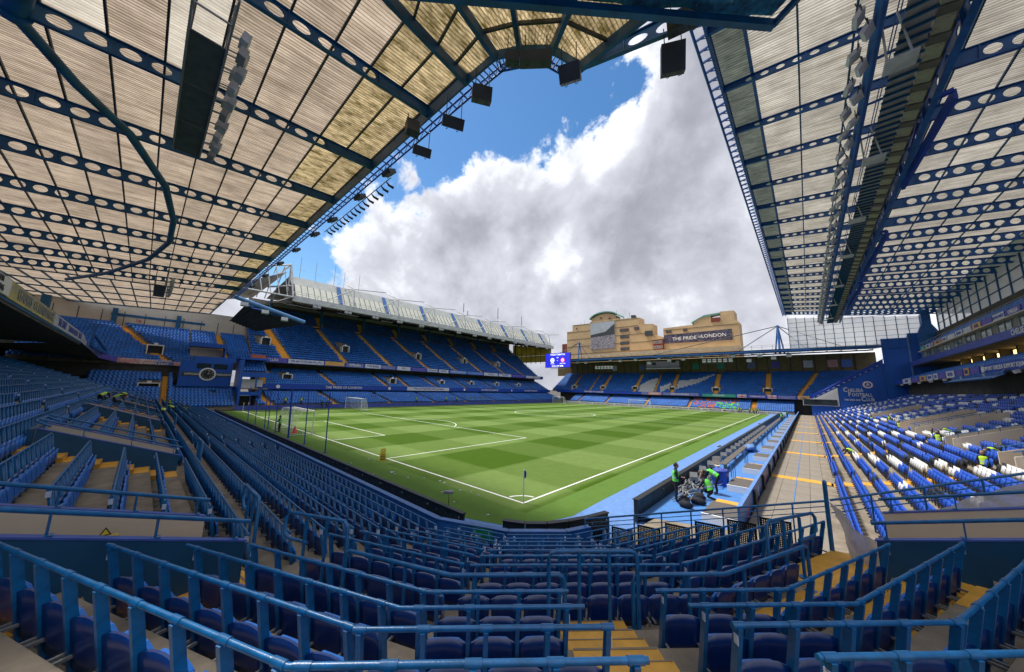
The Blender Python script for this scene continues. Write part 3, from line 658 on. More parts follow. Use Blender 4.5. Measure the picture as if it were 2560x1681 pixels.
# ------------------------------------------------------------------ crush barriers on the gangway
def barrier(label, pts, z0, h, legs, r=.03, drop=0):
    """tube barrier following plan points with rounded ends"""
    P = [Vector((x, y, z0)) for x, y in pts]; t = thing('crush_barrier', label, 'barrier', P[0], 'tubular crush barriers around the gangway'); off = -P[0]
    P = [p + off for p in P]; H = Vector((0, 0, h)); rr = .1
    path = [P[0]]
    d0 = (P[1] - P[0]).normalized(); d1 = (P[-1] - P[-2]).normalized()
    def cornerpts(p, din):     # vertical leg turning into the rail
        return [p, p + H - Vector((0, 0, rr)), p + H - Vector((0, 0, rr * .3)) + din * rr * .3, p + H + din * rr]
    path = cornerpts(P[0], d0) + [p + H for p in P[1:-1]] + list(reversed(cornerpts(P[-1], -d1)))
    mb = MB(); mb.tube(path, r, 10); mb.obj('hoop', RAIL, t)
    for q in [P[0], P[-1]] + [P[0] + (P[-1] - P[0]) * f if len(P) == 2 else None for f in legs]:
        if q is None: continue
        mb = MB()
        if q is not P[0] and q is not P[-1]: mb.tube([q, q + H], r * .95, 8)
        mb.disc(q, .1, (0, 0, 1), 8, th=.02); mb.obj('leg', RAIL, t)
    if len(P) > 2:
        for f in legs:
            k = min(int(f * (len(P) - 1)), len(P) - 2); g = f * (len(P) - 1) - k; q = P[k] + (P[k + 1] - P[k]) * g
            mb = MB(); mb.tube([q, q + H], r * .9, 8); mb.disc(q, .1, (0, 0, 1), 8, th=.02); mb.obj('leg', RAIL, t)
    return t
RG = 10.12; zg = 2.08
barrier('low blue hoop barrier on the gangway left of the central aisle', [(4.95, isect(fline(RG, 1), (1, 0, 4.95))[1]), K1(RG), onfacet(RG, 2, -.38)], zg, .76, (.3, .6))
barrier('low blue hoop barrier on the gangway right of the central aisle', [onfacet(RG, 2, .62), K2(RG), vend(RG) if 0 else onfacet(RG, 3, .35)], zg, .76, (.3, .6))
barrier('tall blue hoop barrier standing across the top of the lower central rows', [onfacet(RG + .03, 2, -.62), onfacet(RG + .03, 2, .68)], zg, 1.09, (.34, .68))
def hoop_side(label, p, q, z0, h):
    p, q = Vector((*p, z0)), Vector((*q, z0)); t = thing('crush_barrier', label, 'barrier', p, 'tubular crush barriers around the gangway'); d = q - p; H = Vector((0, 0, h)); n = d.normalized(); r = .09
    L = d.length
    mb = MB(); mb.tube([(0, 0, 0), H - Vector((0, 0, r)), H + n * r, d + H - n * r, d + H - Vector((0, 0, r)), d + Vector((0, 0, h * .62 + r)), d + Vector((0, 0, h * .62)) - n * r, n * (L * .62) + Vector((0, 0, h * .60))], .03, 10); mb.obj('hoop', RAIL, t)
    for f in (0, .33, .66):
        q2 = d * f; mb = MB(); mb.tube([q2, q2 + H * .97], .028, 8) if f else None; mb.disc(q2, .1, (0, 0, 1), 8, th=.02); mb.obj('leg', RAIL, t)
    return t
hoop_side('tall blue hooked barrier at the left end of the corner gangway', (4.75, -10.42), (3.55, -11.01), zg, 1.1)
hoop_side('tall blue hooked barrier at the right end of the corner gangway', (9.95, -5.1), (10.62, -3.77), zg, 1.1)
hoop_side('tall blue hooked barrier where the long left rows begin', (2.45, -11.2), (1.1, -11.2), 2.05, 1.15)
for i, x in enumerate((-8.3, -22.5, -35)):
    hoop_side('tall blue hooked barrier in front of the %s left entrance' % nth(i + 1), (x + 1.6, -11.2), (x + .2, -11.2), 2.05, 1.1)

# ------------------------------------------------------------------ front walls, perimeter boards
m = thing('perimeter_wall', 'low blue wall in front of the first seat rows, left and corner', 'wall', (0, 0, 0))
def wallring(R, z0, z1, x0, th, mats, ks, name='wall'):
    a, b = rowpts(R), rowpts(R + th); 
    for k in ks:
        mb = MB(); p, q, r, s = [Vector(v) for v in (a[k], a[k + 1], b[k + 1], b[k])]
        if k == 0: p.x = s.x = x0
        lo = [Vector((*v, z0)) for v in (p, q, r, s)]; hi = [Vector((*v, z1)) for v in (p, q, r, s)]
        mb.add(lo + hi, [(4, 5, 6, 7), (0, 1, 5, 4), (1, 2, 6, 5), (2, 3, 7, 6), (3, 0, 4, 7)]); mb.obj(name, mats, m)
        mb = MB(); c = [(u + v) / 2 for u, v in ((p, s), (q, r))]; mb.beam((*c[0], z1 + .015), (*c[1], z1 + .015), th + .08, .035); mb.obj('coping', BRIGHT, m)
wallring(4.42, 0, 1.16, XW, .12, BRIGHT, (0, 1, 2, 3))
t = thing('sign_board', 'green panel with white number 23 on the corner wall', 'sign', (1.85, -5.62, .75))
mb = MB(); mb.beam((0, 0, 0), (1.35, .28, 0), .03, .8); mb.obj('panel', GREENB, t)
t2 = text('lettering', '23', .3, frame((.72, .10, .08), (-1, -.2, 0), (0, 0, 1)), WHITE, t)
def board(label, p, q, h=.86, group='black backs of pitch side advertising boards', col=BOARD, txt=None, th=.09, flipt=False, size=.55):
    p, q = Vector((*p, 0)), Vector((*q, 0)); d = q - p; L = d.length; d.normalize(); s = Vector((-d.y, d.x, 0))
    t = thing('advertising_board', label, 'board', p, group); mb = MB(); c = d * L / 2 + Vector((0, 0, h / 2 + .03))
    mb.obox(c, d * (L / 2 - .015), s * th / 2, (0, 0, h / 2), 0); mb.obj('panel', [col], t)
    if col is BOARD:
        mb = MB(); mb.obox(d * L / 2 + Vector((0, 0, h + .035)), d * (L / 2 - .01), s * (th / 2 + .05), (0, 0, .018)); mb.obj('top_cap', BLACK, t)
        mb = MB()
        for f in (.2, .5, .8):
            for zz in (.2, .45, .68): mb.obox(d * L * f - s * (th / 2 + .015) + Vector((0, 0, zz)), d * .05, s * .012, (0, 0, .03), 0)
        mb.obj('latch', [DGREY], t)
        mb = MB()
        for f in (.12, .88): mb.obox(d * L * f - s * (th / 2 + .006) + Vector((0, 0, .72)), d * .018, s * .006, (0, 0, .03)); mb.obj('label_sticker', TAG_GLINT, t)
    if txt:
        n = s if flipt else -s
        text('lettering', txt, size, frame(d * L / 2 + n * (th / 2 + .01) + Vector((0, 0, h / 2)), d if not flipt else -d, (0, 0, 1)), BLACK, t)
    return t
for i in range(31):
    x = .95 - 2.0 * i
    board('black board back on the left goal line, %s from the corner opening' % nth(i), (x - 2.0, -4.55), (x, -4.55))
cb = [(2.45, -4.08), (3.15, -3.72), (3.68, -3.2), (4.08, -2.5), (4.42, -1.65), (4.68, -.7)]
for i in range(5): board('short black board back curving round the corner, %s from the left' % nth(i), cb[i], cb[i + 1], h=.92, th=.12)
for i in range(24):
    y = 1.6 + 3.9 * i
    board('black board back beside the right touchline, %s from the camera' % nth(i), (4.85 - .005 * y * 0, y), (4.85, y + 3.88), h=.88, th=.16)
WALLR = None
for i in range(10):
    x = -66 + 7.2 * i
    if x > 3: break
    board('white far end board, %s from the left, with black wording' % nth(i), (x, 105.4), (x + 7.15, 105.4), h=.85, col=WHITE, txt='-ONLY PRODUCTS' if i % 2 else 'MATCHED-ONLY PRODUCTS', size=.62, group='white boards along the far end')
for i in range(15):
    y = -1 + 7.0 * i
    board('blue and white board by the far left seats, %s from the near end' % nth(i), (-69.2, y), (-69.2, y + 6.95), h=.85, col=VIOLET, group='boards along the far left touchline')
mb = MB()
t = thing('padded_corner_mat', 'pale blue pad lying in the opening between the corner boards', 'pad', (1.3, -3.9, 0))
mb.poly([(-.3, -.6, .05), (1.3, -.35, .05), (1.2, .25, .05), (-.3, .35, .05)]); mb.obj('mat', TRACK, t)

# ------------------------------------------------------------------ goals, poles, flags
def goal(label, x0, x1, y, s, depth=2.1, h=2.44, col=WHITE, net=True, r=.06):
    """s=-1: net towards -y"""
    t = thing('goal', label, 'goal', ((x0 + x1) / 2, y, 0)); cx = (x0 + x1) / 2; a, b = x0 - cx, x1 - cx
    for x in (a, b): mb = MB(); mb.tube([(x, 0, 0), (x, 0, h)], r, 8); mb.obj('post', col, t)
    mb = MB(); mb.tube([(a - r, 0, h), (b + r, 0, h)], r, 8); mb.obj('crossbar', col, t)
    mb = MB()
    for x in (a, b): mb.tube([(x, 0, h), (x, s * depth * .55, h), (x, s * depth, .02)], .025, 5); mb.tube([(x, 0, .03), (x, s * depth, .03)], .02, 5)
    mb.tube([(a, s * depth, .03), (b, s * depth, .03)], .025, 5); mb.obj('back_frame', col, t)
    if net:
        mb = MB(); w = .012; st = .24
        def strand(pts):
            for p, q in zip(pts[:-1], pts[1:]): mb.beam(p, q, w, w)
        n = int((b - a) / st)
        for i in range(n + 1):
            x = a + (b - a) * i / n; strand([(x, 0, h), (x, s * depth * .55, h), (x, s * depth, .02)])
        for k in range(1, 12):
            f = k / 12; z = h * (1 - f); y_ = s * (depth * .55 + depth * .45 * f); strand([(a, y_, z), (b, y_, z)])
            for x in (a, b): strand([(x, 0, z), (x, y_, z)])
        for k in range(1, 5): y_ = s * depth * .55 * k / 5; strand([(a, y_, h), (b, y_, h)])
        for k in range(1, 9):
            y_ = s * depth * k / 9; zt = h if k / 9 < .55 else h * (1 - (k / 9 - .55) / .45)
            for x in (a, b): strand([(x, y_, 0), (x, y_, zt)])
        o = mb.obj('net', NETM, t); o['kind'] = 'stuff'
    return t
goal('white near goal with netting behind the blue poles on the left', -37.16, -29.84, 0, -1)
goal('white goal at the far end in front of the blue seats', -37.16, -29.84, 103, 1)
goal('white portable training goal left of centre on the pitch side', -66.6, -58.6, 17.9, 1, 1.6, 2.5)
goal('white portable goal far away by the scoreboard corner', -65.5, -60.5, 97, 1, 1.8, 2.5)
for i, x in enumerate((-18.5, -23.6, -28.5, -33.4, -36.6, -38.2, -43.1, -47.6)):
    t = thing('net_pole', 'thin blue pole behind the near goal, %s from the right' % nth(i), 'pole', (x, -2.55, 0), 'blue poles for the ball net')
    r = .09 if i == 2 else .045; lean = .0
    mb = MB(); mb.tube([(0, 0, 0), (.25 if i < 2 else .1, -.2, 4.75)], r, 8); mb.obj('pole', BANNER, t); mb = MB(); mb.disc((0, 0, .01), .16, (0, 0, 1), 10, th=.03); mb.obj('base', BANNER, t)
def flag(label, x, y, fc):
    t = thing('corner_flag', label, 'corner flag', (x, y, 0)); mb = MB(); mb.tube([(0, 0, 0), (0, 0, 1.55)], .03, 8); mb.obj('pole', WHITE, t)
    mb = MB(); mb.prism([(.01, 0, 1.55), (.12, .05, 1.45), (.10, .07, 1.2), (.02, .02, 1.12)], (-.02, .02, 0)); mb.obj('flag', fc, t); return t
flag('near corner flag, white pole with furled navy flag', 0, 0, BANNER)
flag('far left corner flag with pale yellow cloth by the goal line', -67, 0, YSIGN)
flag('corner flag at the far right end of the touchline', 0, 103, BANNER); flag('corner flag at the far left end of the pitch', -67, 103, BANNER)
t = thing('warning_board', 'yellow folding floor sign standing on the goal line', 'floor sign', (-12.97, -.55, 0)); t.rotation_euler = (0, 0, 1.08)
for s in (-1, 1):
    mb = MB(); mb.prism([(-.26, s * .22, 0), (.26, s * .22, 0), (.16, s * .03, .84), (-.16, s * .03, .84)], (0, s * .02, 0)); mb.obj('panel', YSIGN, t)
mb = MB()
for k in range(6): mb.box(-.18 + .01 * k, -.255 + .034 * k, .1 + .1 * k, .18 - .01 * k, -.235 + .034 * k, .14 + .1 * k)
o = mb.obj('lettering_lines', BLACK, t)
t = thing('red_cone', 'red marker stand beside the near goal post', 'cone', (-31.6, -1.2, 0)); mb = MB(); mb.tube([(0, 0, 0), (0, 0, .75)], [.3, .06], 12); mb.obj('cone', RED, t); mb = MB(); mb.box(-.3, -.3, 0, .3, .3, .04); mb.obj('base', RED, t)
def mic(label, x, y, z=.0, h=1.0, yaw=0.):
    t = thing('microphone', label, 'microphone', (x, y, 0)); t.rotation_euler = (0, 0, yaw)
    mb = MB(); mb.tube([(0, 0, 0), (0, 0, h)], .012, 6); mb.obj('stand', BLACK, t)
    mb = MB(); mb.tube([(-.22, 0, h), (-.19, 0, h + .01), (.16, 0, h + .05), (.2, 0, h + .055)], [.04, .075, .075, .045], 10); mb.obj('windshield', GREYM, t)
mic('grey furry microphone on a stand behind the corner boards', -.75, -3.95, h=1.12, yaw=.5)
mic('grey furry microphone on the blue track by the right boards', 4.3, 22.5, h=.75, yaw=.9)
mic('grey microphone far along the right boards', 4.3, 55, h=.75, yaw=.9)

# ------------------------------------------------------------------ west walkway, press platforms
m = MB(); m.poly([(5.0, -3.0, .292), (11.4, -2.0, .292), (11.4, 106.5, .292), (8.45, 106.5, .292), (8.45, 3.0, .292), (5.6, 2.4, .292)]); struct('walkway_base', m, CONC)
# paving slabs of the walkway
MS = {}
def slab(w, l):
    if (w, l) not in MS:
        mb = MB(); mb.box(.008, .008, 0, w - .008, l - .008, .03); MS[(w, l)] = mb.mesh('slab', CONCL)
    return MS[(w, l)]
wk = thing('walkway', 'pale slab walkway between the press boxes and the right stand', 'walkway', (8.5, 0, .295))
xs = [0, .62, 1.24, 1.86, 2.45]
for j in range(52):
    for i in range(len(xs) - 1):
        link('slab', slab(round(xs[i + 1] - xs[i], 3), 2.0), wk, loc=(xs[i], 3.0 + 2.0 * j - 2, 0))
for k, y in enumerate((15.0, 27.2, 38.2, 49.8, 61.3, 72.5, 84, 95.5)):
    t = thing('painted_line', 'yellow stripe painted across the right walkway, %s from the camera' % nth(k), 'painted stripe', (8.5, y, .332), 'yellow stripes across the walkway')
    mb = MB(); mb.box(0, -.45, 0, 2.8, .45, .004); mb.obj('paint', YEL, t)
t = thing('painted_line', 'thin blue line painted along the right walkway', 'painted stripe', (9.75, 0, .338)); mb = MB(); mb.box(-.02, 1, 0, .02, 105, .003); mb.obj('paint', PRESS, t)
t = thing('dividing_wall', 'low blue wall between press boxes and walkway with dark latches', 'wall', (8.35, 2.9, 0))
yy = 2.9
mb = MB(); mb.box(0, 0, 0, .09, .001, .01)
for i in range(26):
    mb = MB(); mb.box(-.045, i * 4 + .01, .0, .045, i * 4 + 3.99, 1.12); mb.obj('panel', STEEL if i % 3 else BRIGHT, t)
    mb = MB(); mb.box(-.075, i * 4, 1.12, .075, i * 4 + 4, 1.16); mb.obj('coping', TRACK, t)
    if i: mb = MB(); mb.box(.046, i * 4 - .2, .2, .16, i * 4 + .2, 1.0); mb.obj('gate_latch', BLACK, t)
    if i < 12: mb = MB(); mb.box(.047, i * 4 + 1.9, .3, .052, i * 4 + 2.1, .8); mb.obj('sticker', [RED, WHITE][i % 2], t)
m = MB(); m.poly([(4.95, 1.6, .296), (8.3, 2.9, .296), (8.3, 106, .296), (4.95, 106, .296)]); struct('press_floor', m, PRESS)
# raised platforms with grey mats and yellow steps
for i, y in enumerate((3.2, 9.0, 14.6, 20.3, 25.9, 31.4, 36.8, 42.3, 47.9, 53.5, 59, 64.6, 70.2, 75.8, 81.5, 87, 92.5)):
    t = thing('platform', 'blue press platform with grey mat, %s along the right boards' % nth(i), 'platform', (7.05, y, .3), 'press platforms behind the right boards')
    mb = MB(); mb.box(-.03, -.15, 0, 1.22, 1.9, .32); mb.obj('box', PRESS, t); mb = MB(); mb.box(0, -.1, .322, 1.2, 1.85, .34); mb.obj('mat', CARPET, t)
    mb = MB(); mb.box(-.03, -.24, 0, 1.22, -.152, .33); mb.obj('edge', WHITE, t)
    mb = MB(); mb.box(0, 2.0, .1, 1.2, 2.9, .2); mb.obj('step', YEL, t)
    if 0 < i < 9:
        mb = MB(); mb.tube([(-.1, 1.8, .3), (-.1, 1.8, 1.0), (-.1, 3.1, 1.0), (-.1, 3.1, .0)], .02, 6); mb.tube([(-.1, 2.4, 0), (-.1, 2.4, 1.0)], .015, 5); mb.obj('railing', STEEL, t)
mb = MB()
for i in range(1, 44):
    y = 6 + i * 2.2
    t = thing('monitor', 'small grey desk screen behind the right boards, %s along' % nth(i - 1), 'monitor', (5.55, y, .3), 'desk screens behind the right boards') if i < 20 else None
    if t is None: break
    mb = MB(); mb.obox((0, 0, .55), (.16, .08, 0), (-.03, .06, .12), (.02, -.03, .12)); mb.obj('screen', GREYM, t); mb = MB(); mb.box(-.05, -.05, 0, .05, .05, .45); mb.obj('stand', BLACK, t)
t = thing('desk', 'long pale press desk running along the right boards', 'desk', (5.95, 14, .3)); mb = MB(); mb.box(-.18, 0, .4, .22, 80, .45); mb.obj('desktop', CARPET, t); mb = MB()
for k in range(20): mb.box(-.1, k * 4 + 1, 0, .1, k * 4 + 1.1, .4)
o = mb.obj('legs', GREYM, t)
# cables and kit
t = thing('cables', 'tangle of grey and black cables behind the right boards', 'cables', (5.7, 5.5, .3)); mb = MB()
for k in range(46):
    x, y = rng.uniform(-.4, .5), rng.uniform(-1, 5); pts = []; a = rng.uniform(1.1, 2.2)
    for q in range(7): pts.append((max(-.55, min(1.0, x)), y, .05 + rng.uniform(0, .28))); x += rng.normal(0, .22); y += rng.uniform(.1, .8)
    mb.tube(pts, .026, 5, mi=int(rng.uniform() < .25))
o = mb.obj('cable', [GREYM, BLACK], t); o['kind'] = 'stuff'
def blob(mb, c, s, seed, n=10, mi=0):
    r = random.Random(seed); vs = []; fs = []
    for i in range(7):
        th = math.pi * i / 6
        for j in range(n):
            ph = 2 * math.pi * j / n; k = 1 + r.uniform(-.18, .18)
            vs.append((c[0] + s[0] * math.sin(th) * math.cos(ph) * k, c[1] + s[1] * math.sin(th) * math.sin(ph) * k, c[2] + s[2] * math.cos(th) * (k if 0 < i < 6 else 1)))
    for i in range(6):
        for j in range(n): fs.append((i * n + j, (i + 1) * n + j, (i + 1) * n + (j + 1) % n, i * n + (j + 1) % n))
    mb.add(vs, fs, mi, True)
for i, (x, y, s, lab) in enumerate(((6.15, 4.2, .42, 'black kit bag lying nearest the blue fence'), (6.4, 5.2, .5, 'black kit bag between the standing and kneeling workers'), (5.9, 4.9, .35, 'small black bag beside the standing worker'), (6.3, 6.0, .4, 'black bag in front of the kneeling worker'))):
    t = thing('kit_bag', lab, 'bag', (x, y, .3)); mb = MB(); s *= .68; blob(mb, (0, 0, .14), (s, s * .6, .17), i, 12); mb.obj('bag', CLOTHD, t); mb = MB(); mb.tube([(-s * .5, 0, .24), (-s * .3, .05, .36), (s * .3, .05, .36), (s * .5, 0, .24)], .015, 5); mb.obj('strap', BLACK, t)
t = thing('bin', 'blue crate with crumpled violet cover beside the press platform', 'crate', (6.55, 9.9, .3)); mb = MB(); mb.box(-.35, -.4, 0, .35, .4, .75); mb.obj('crate', BANNER, t); mb = MB(); blob(mb, (0, 0, .78), (.4, .42, .14), 5); mb.obj('cover', VIOLET, t)
t = thing('tarpaulin', 'pale blue crumpled tarpaulin over the press desk', 'tarpaulin', (6.2, 25.5, .6)); mb = MB(); blob(mb, (0, 0, 0), (.5, 1.6, .22), 8, 14); mb.obj('sheet', TRACK, t)
t = thing('press_chair', 'pale tipped folding chair behind the right boards', 'chair', (5.75, 13.3, .3)); mb = MB(); mb.obox((0, 0, .75), (.2, .05, 0), (0, .0, .22), (.02, .02, 0)); mb.obj('backrest', BEIGE, t); mb = MB(); mb.obox((0, -.2, .45), (.2, 0, 0), (0, .2, 0), (0, 0, .02)); mb.obj('seat', BEIGE, t)
for sx in (-.18, .18):
    for sy in (-.38, 0): mb = MB(); mb.box(sx - .012, sy - .012, 0, sx + .012, sy + .012, .45); mb.obj('leg', GREYM, t)

# ------------------------------------------------------------------ fence between corner rows and walkway
fz = lambda x: 1.42 + (x - 5.2) * .283
fy = lambda x: -2.9 + .195 * (x - 5.2)
t = thing('fence', 'blue tubular fence at the right ends of the corner rows with perforated panels', 'fence', (5.2, -2.9, .3)); off = Vector((-5.2, 2.9, -.3))
X0, X1 = 5.0, 10.84
for dz, r in ((0, .026), (-.12, .011), (-.24, .011)):
    mb = MB(); mb.tube([Vector((X0, fy(X0), fz(X0) + dz)) + off, Vector((X1, fy(X1), fz(X1) + dz)) + off], r, 8); mb.obj('rail', RAIL, t)
PX = [5.0, 5.75, 6.5, 7.25, 8.0, 8.75, 9.5, 10.2]
for x in PX: mb = MB(); mb.beam(Vector((x, fy(x), fz(x) - 1.15)) + off, Vector((x, fy(x), fz(x))) + off, .045, .03); mb.obj('post', RAIL, t)
mb = MB(); mb.tube([Vector((X1, fy(X1), .3)) + off, Vector((X1, fy(X1), fz(X1) + .42)) + off], .045, 10); mb.tube([Vector((X1, fy(X1), fz(X1) + .42)) + off, Vector((X1, fy(X1), fz(X1) + .47)) + off], [.05, .02], 10); mb.obj('main_post', RAIL, t)
# perforated panels: a plate with real holes
def perf(w, h, nx, nz):
    mb = MB(); dx, dz = w / nx, h / nz
    for i in range(nx):
        for j in range(nz):
            x0, z0 = i * dx, j * dz; a = dx * .21; b = dz * .21; cx, cz = x0 + dx / 2, z0 + dz / 2
            if i in (0, nx - 1) or j in (0, nz - 1): mb.quad((x0, 0, z0), (x0 + dx, 0, z0), (x0 + dx, 0, z0 + dz), (x0, 0, z0 + dz)); continue
            o = [(x0, 0, z0), (x0 + dx, 0, z0), (x0 + dx, 0, z0 + dz), (x0, 0, z0 + dz)]; q = [(cx - a, 0, cz - b), (cx + a, 0, cz - b), (cx + a, 0, cz + b), (cx - a, 0, cz + b)]
            mb.add(o + q, [(0, 1, 5, 4), (1, 2, 6, 5), (2, 3, 7, 6), (3, 0, 4, 7)])
    return mb.mesh('perforated_panel', BLACK)
ME_PERF = perf(.64, .74, 15, 17)
for i in range(1, len(PX)):
    x = PX[i] - .68; ang = math.atan2(.195, 1)
    mw = Matrix.Translation(Vector((x, fy(x) + .03, fz(x) - 1.0)) + off) @ Matrix.Rotation(ang, 4, 'Z'); link('perforated_panel', ME_PERF, t, mw=mw)
# second fence up the edge of the right stand
t = thing('fence', 'blue sloping guard rail climbing the near edge of the right stand', 'fence', (10.84, -1.8, .3)); off = Vector((-10.84, 1.8, -.3)); g = lambda x: Vector((x, fy(x) , 3.02 + .36 * (x - 10.84))) + off
for dz, r in ((0, .026), (-.14, .012), (-.28, .012)): mb = MB(); mb.tube([g(10.9) + Vector((0, 0, dz)), g(19) + Vector((0, 0, dz))], r, 8); mb.obj('rail', RAIL, t)
for k in range(10): x = 11.6 + k * .82; mb = MB(); mb.beam(g(x) - Vector((0, 0, .8)), g(x), .045, .03); mb.obj('post', RAIL, t)
# grey netting tied to the fence
m_ = bpy.data.materials.new('grey_netting'); m_.use_nodes = True; nt = m_.node_tree; nt.nodes.clear(); N = nt.nodes.new; L = nt.links.new
o_ = N('ShaderNodeOutputMaterial'); df = N('ShaderNodeBsdfDiffuse'); tl = N('ShaderNodeBsdfTranslucent'); tr = N('ShaderNodeBsdfTransparent'); nz = N('ShaderNodeTexNoise'); nz.inputs['Scale'].default_value = 5; nz.inputs['Detail'].default_value = 6
rp = N('ShaderNodeValToRGB'); L(nz.outputs[0], rp.inputs[0]); rp.color_ramp.elements[0].color = (.36, .35, .38, 1); rp.color_ramp.elements[1].color = (.78, .76, .78, 1); L(rp.outputs[0], df.inputs[0]); L(rp.outputs[0], tl.inputs[0])
a_ = N('ShaderNodeMixShader'); a_.inputs[0].default_value = .4; L(df.outputs[0], a_.inputs[1]); L(tl.outputs[0], a_.inputs[2]); b_ = N('ShaderNodeMixShader'); b_.inputs[0].default_value = .9; L(tr.outputs[0], b_.inputs[1]); L(a_.outputs[0], b_.inputs[2]); L(b_.outputs[0], o_.inputs[0])
def netting(label, A, B, Cc, D_, sag, n=14, seed=1):
    mb = MB(); r = random.Random(seed); A, B, Cc, D_ = map(Vector, (A, B, Cc, D_)); t = thing('netting', label, 'netting', A); vs = []
    for i in range(n + 1):
        for j in range(n + 1):
            u, v = i / n, j / n; p = A.lerp(B, u).lerp(D_.lerp(Cc, u), v) - A
            p.z -= sag * math.sin(math.pi * u) * (1 - v * .4); p += Vector((r.uniform(-1, 1), r.uniform(-1, 1), r.uniform(-1, 1))) * .025 + Vector((.05 * math.sin(9 * u + 3 * v), .06 * math.sin(7 * v + 4 * u), 0)); vs.append(p)
    fs = [(i * (n + 1) + j, (i + 1) * (n + 1) + j, (i + 1) * (n + 1) + j + 1, i * (n + 1) + j + 1) for i in range(n) for j in range(n)]
    mb.add(vs, fs, 0, True); mb.obj('sheet', m_, t)
netting('sagging grey netting tied between fence post and beige wall', (10.9, -1.85, 3.0), (11.75, -3.3, 2.7), (11.7, -3.35, 1.9), (11.15, -2.3, 1.75), .18)
netting('grey netting draped over the guard rail at the right edge', (14.2, -1.2, 4.2), (12.3, -1.6, 3.1), (13.0, -1.5, 2.9), (14.4, -1.3, 3.4), .05, seed=3)
# ------------------------------------------------------------------ generic tiers of seats for the other stands
FAR = MB(); FAR.box(-.243, -.04, .32, .243, .0, .80); FAR.box(-.20, -.20, .34, .20, -.15, .74); FAR.quad((-.14, -.05, .70), (.14, -.05, .70), (.14, -.03, .805), (-.14, -.03, .805), 1)  # pale quad at the top of the backrest is a painted glint
AX = {'E': lambda u, s, z: (-u, s, z), 'S': lambda u, s, z: (s, u, z), 'W': lambda u, s, z: (u, s, z)}
YAWS = {'E': math.pi / 2, 'S': 0.0, 'W': -math.pi / 2}
def tier(parent, ax, rows, s0, s1, aisles, thick=.35, holes=(), mats=None, colour=None, seatlabel='', sp=.5, matc=None, last=.9, cross=()):
    """rows: list of (u, z) front edge of each step.  aisles: list of (s at first row, s at last row, width)"""
    f = AX[ax]; mb = MB(); n = len(rows); pos = []; cols = []
    rr = rows + [(rows[-1][0] + last, rows[-1][1])]
    for i in range(n):
        u, z = rows[i]; u2 = rr[i + 1][0]; zp = rows[i - 1][1] if i else z - thick
        a0, a1 = (s0(u), s1(u)) if callable(s0) else (s0, s1)
        mb.quad(f(u, a0, z), f(u, a1, z), f(u2, a1, z), f(u2, a0, z)); mb.quad(f(u, a0, zp), f(u, a1, zp), f(u, a1, z), f(u, a0, z))
    mb.quad(f(rows[0][0], a0, rows[0][1] - thick), f(rows[0][0], a1, rows[0][1] - thick), f(rr[-1][0], a1, rr[-1][1] - thick), f(rr[-1][0], a0, rr[-1][1] - thick), 0)
    mb.obj('terrace', matc or CONC, parent)
    for (sa, sb, w) in aisles:
        mb = MB()
        for i in range(n):
            u, z = rows[i]; u2 = rr[i + 1][0]; s = sa + (sb - sa) * i / max(1, n - 1); zp = rows[i - 1][1] if i else z - .2
            mb.box(*[min(a, b) for a, b in zip(f(u - .02, s - w / 2, zp), f(u2 - .03, s + w / 2, z + .015))], *[max(a, b) for a, b in zip(f(u - .02, s - w / 2, zp), f(u2 - .03, s + w / 2, z + .015))])
            um = (u + u2) / 2 + .1; zn = rows[i + 1][1] if i + 1 < n else z
            if zn > z: A = f(um, s - w / 2, z); B = f(u2 - .03, s + w / 2, (z + zn) / 2); mb.box(*[min(a, b) for a, b in zip(A, B)], *[max(a, b) for a, b in zip(A, B)])
        mb.obj('aisle', YEL, parent)
    for i in range(n):
        if i in cross: continue
        u, z = rows[i]; u2 = rr[i + 1][0]; a0, a1 = (s0(u), s1(u)) if callable(s0) else (s0, s1)
        k = int((a1 - a0) / sp)
        for j in range(k):
            s = a0 + sp * (j + .5 + (.5 if i % 2 else 0) * .5)
            if any(abs(s - (sa + (sb - sa) * i / max(1, n - 1))) < w / 2 + sp * .42 for sa, sb, w in aisles): continue
            if any(h[0] <= s <= h[1] and h[2] <= i <= h[3] for h in holes): continue
            p = f(u2 - .12, s, z); pos.append(p); cols.append(colour(i, s, p) if colour else 0)
    mm = mats or [SEATM, TAG_GLINT]
    for i in cross:
        u, z = rows[i]; u2 = rr[i + 1][0]; a0, a1 = (s0(u), s1(u)) if callable(s0) else (s0, s1); A = f(u, a0, z + .02); B = f(u2, a1, z + .021); mb = MB(); mb.box(*[min(a, b) for a, b in zip(A, B)], *[max(a, b) for a, b in zip(A, B)]); mb.obj('gangway', YEL, parent)
    return pos, cols
def ramp(u0, z0, u1, z1, n, curve=0):
    return [(u0 + (u1 - u0) * i / n, z0 + (z1 - z0) * (i / n + curve * (i / n) * (i / n - 1))) for i in range(n)]
def entrance(parent, ax, s, u, z, w=1.6, d=1.8, h=1.9, col=None):
    """concrete entrance surround poking out of a tier with a dark doorway"""
    f = AX[ax]; mb = MB()
    def bx(u0, s0, z0, u1, s1, z1, mi=0): A, B = f(u0, s0, z0), f(u1, s1, z1); mb.box(*[min(a, b) for a, b in zip(A, B)], *[max(a, b) for a, b in zip(A, B)], mi)
    bx(u, s - w / 2, z, u + d, s - w / 2 + .15, z + h); bx(u, s + w / 2 - .15, z, u + d, s + w / 2, z + h); bx(u + d * .5, s - w / 2, z, u + d * .55, s + w / 2, z + h * .9, 1); bx(u + .2, s - w / 2, z + h * .9, u + d, s + w / 2, z + h)
    bx(u + .4, s - .25, z + h, u + .5, s + .25, z + h + .35)
    mb.obj('entrance', [WHITE, BLACK], parent)
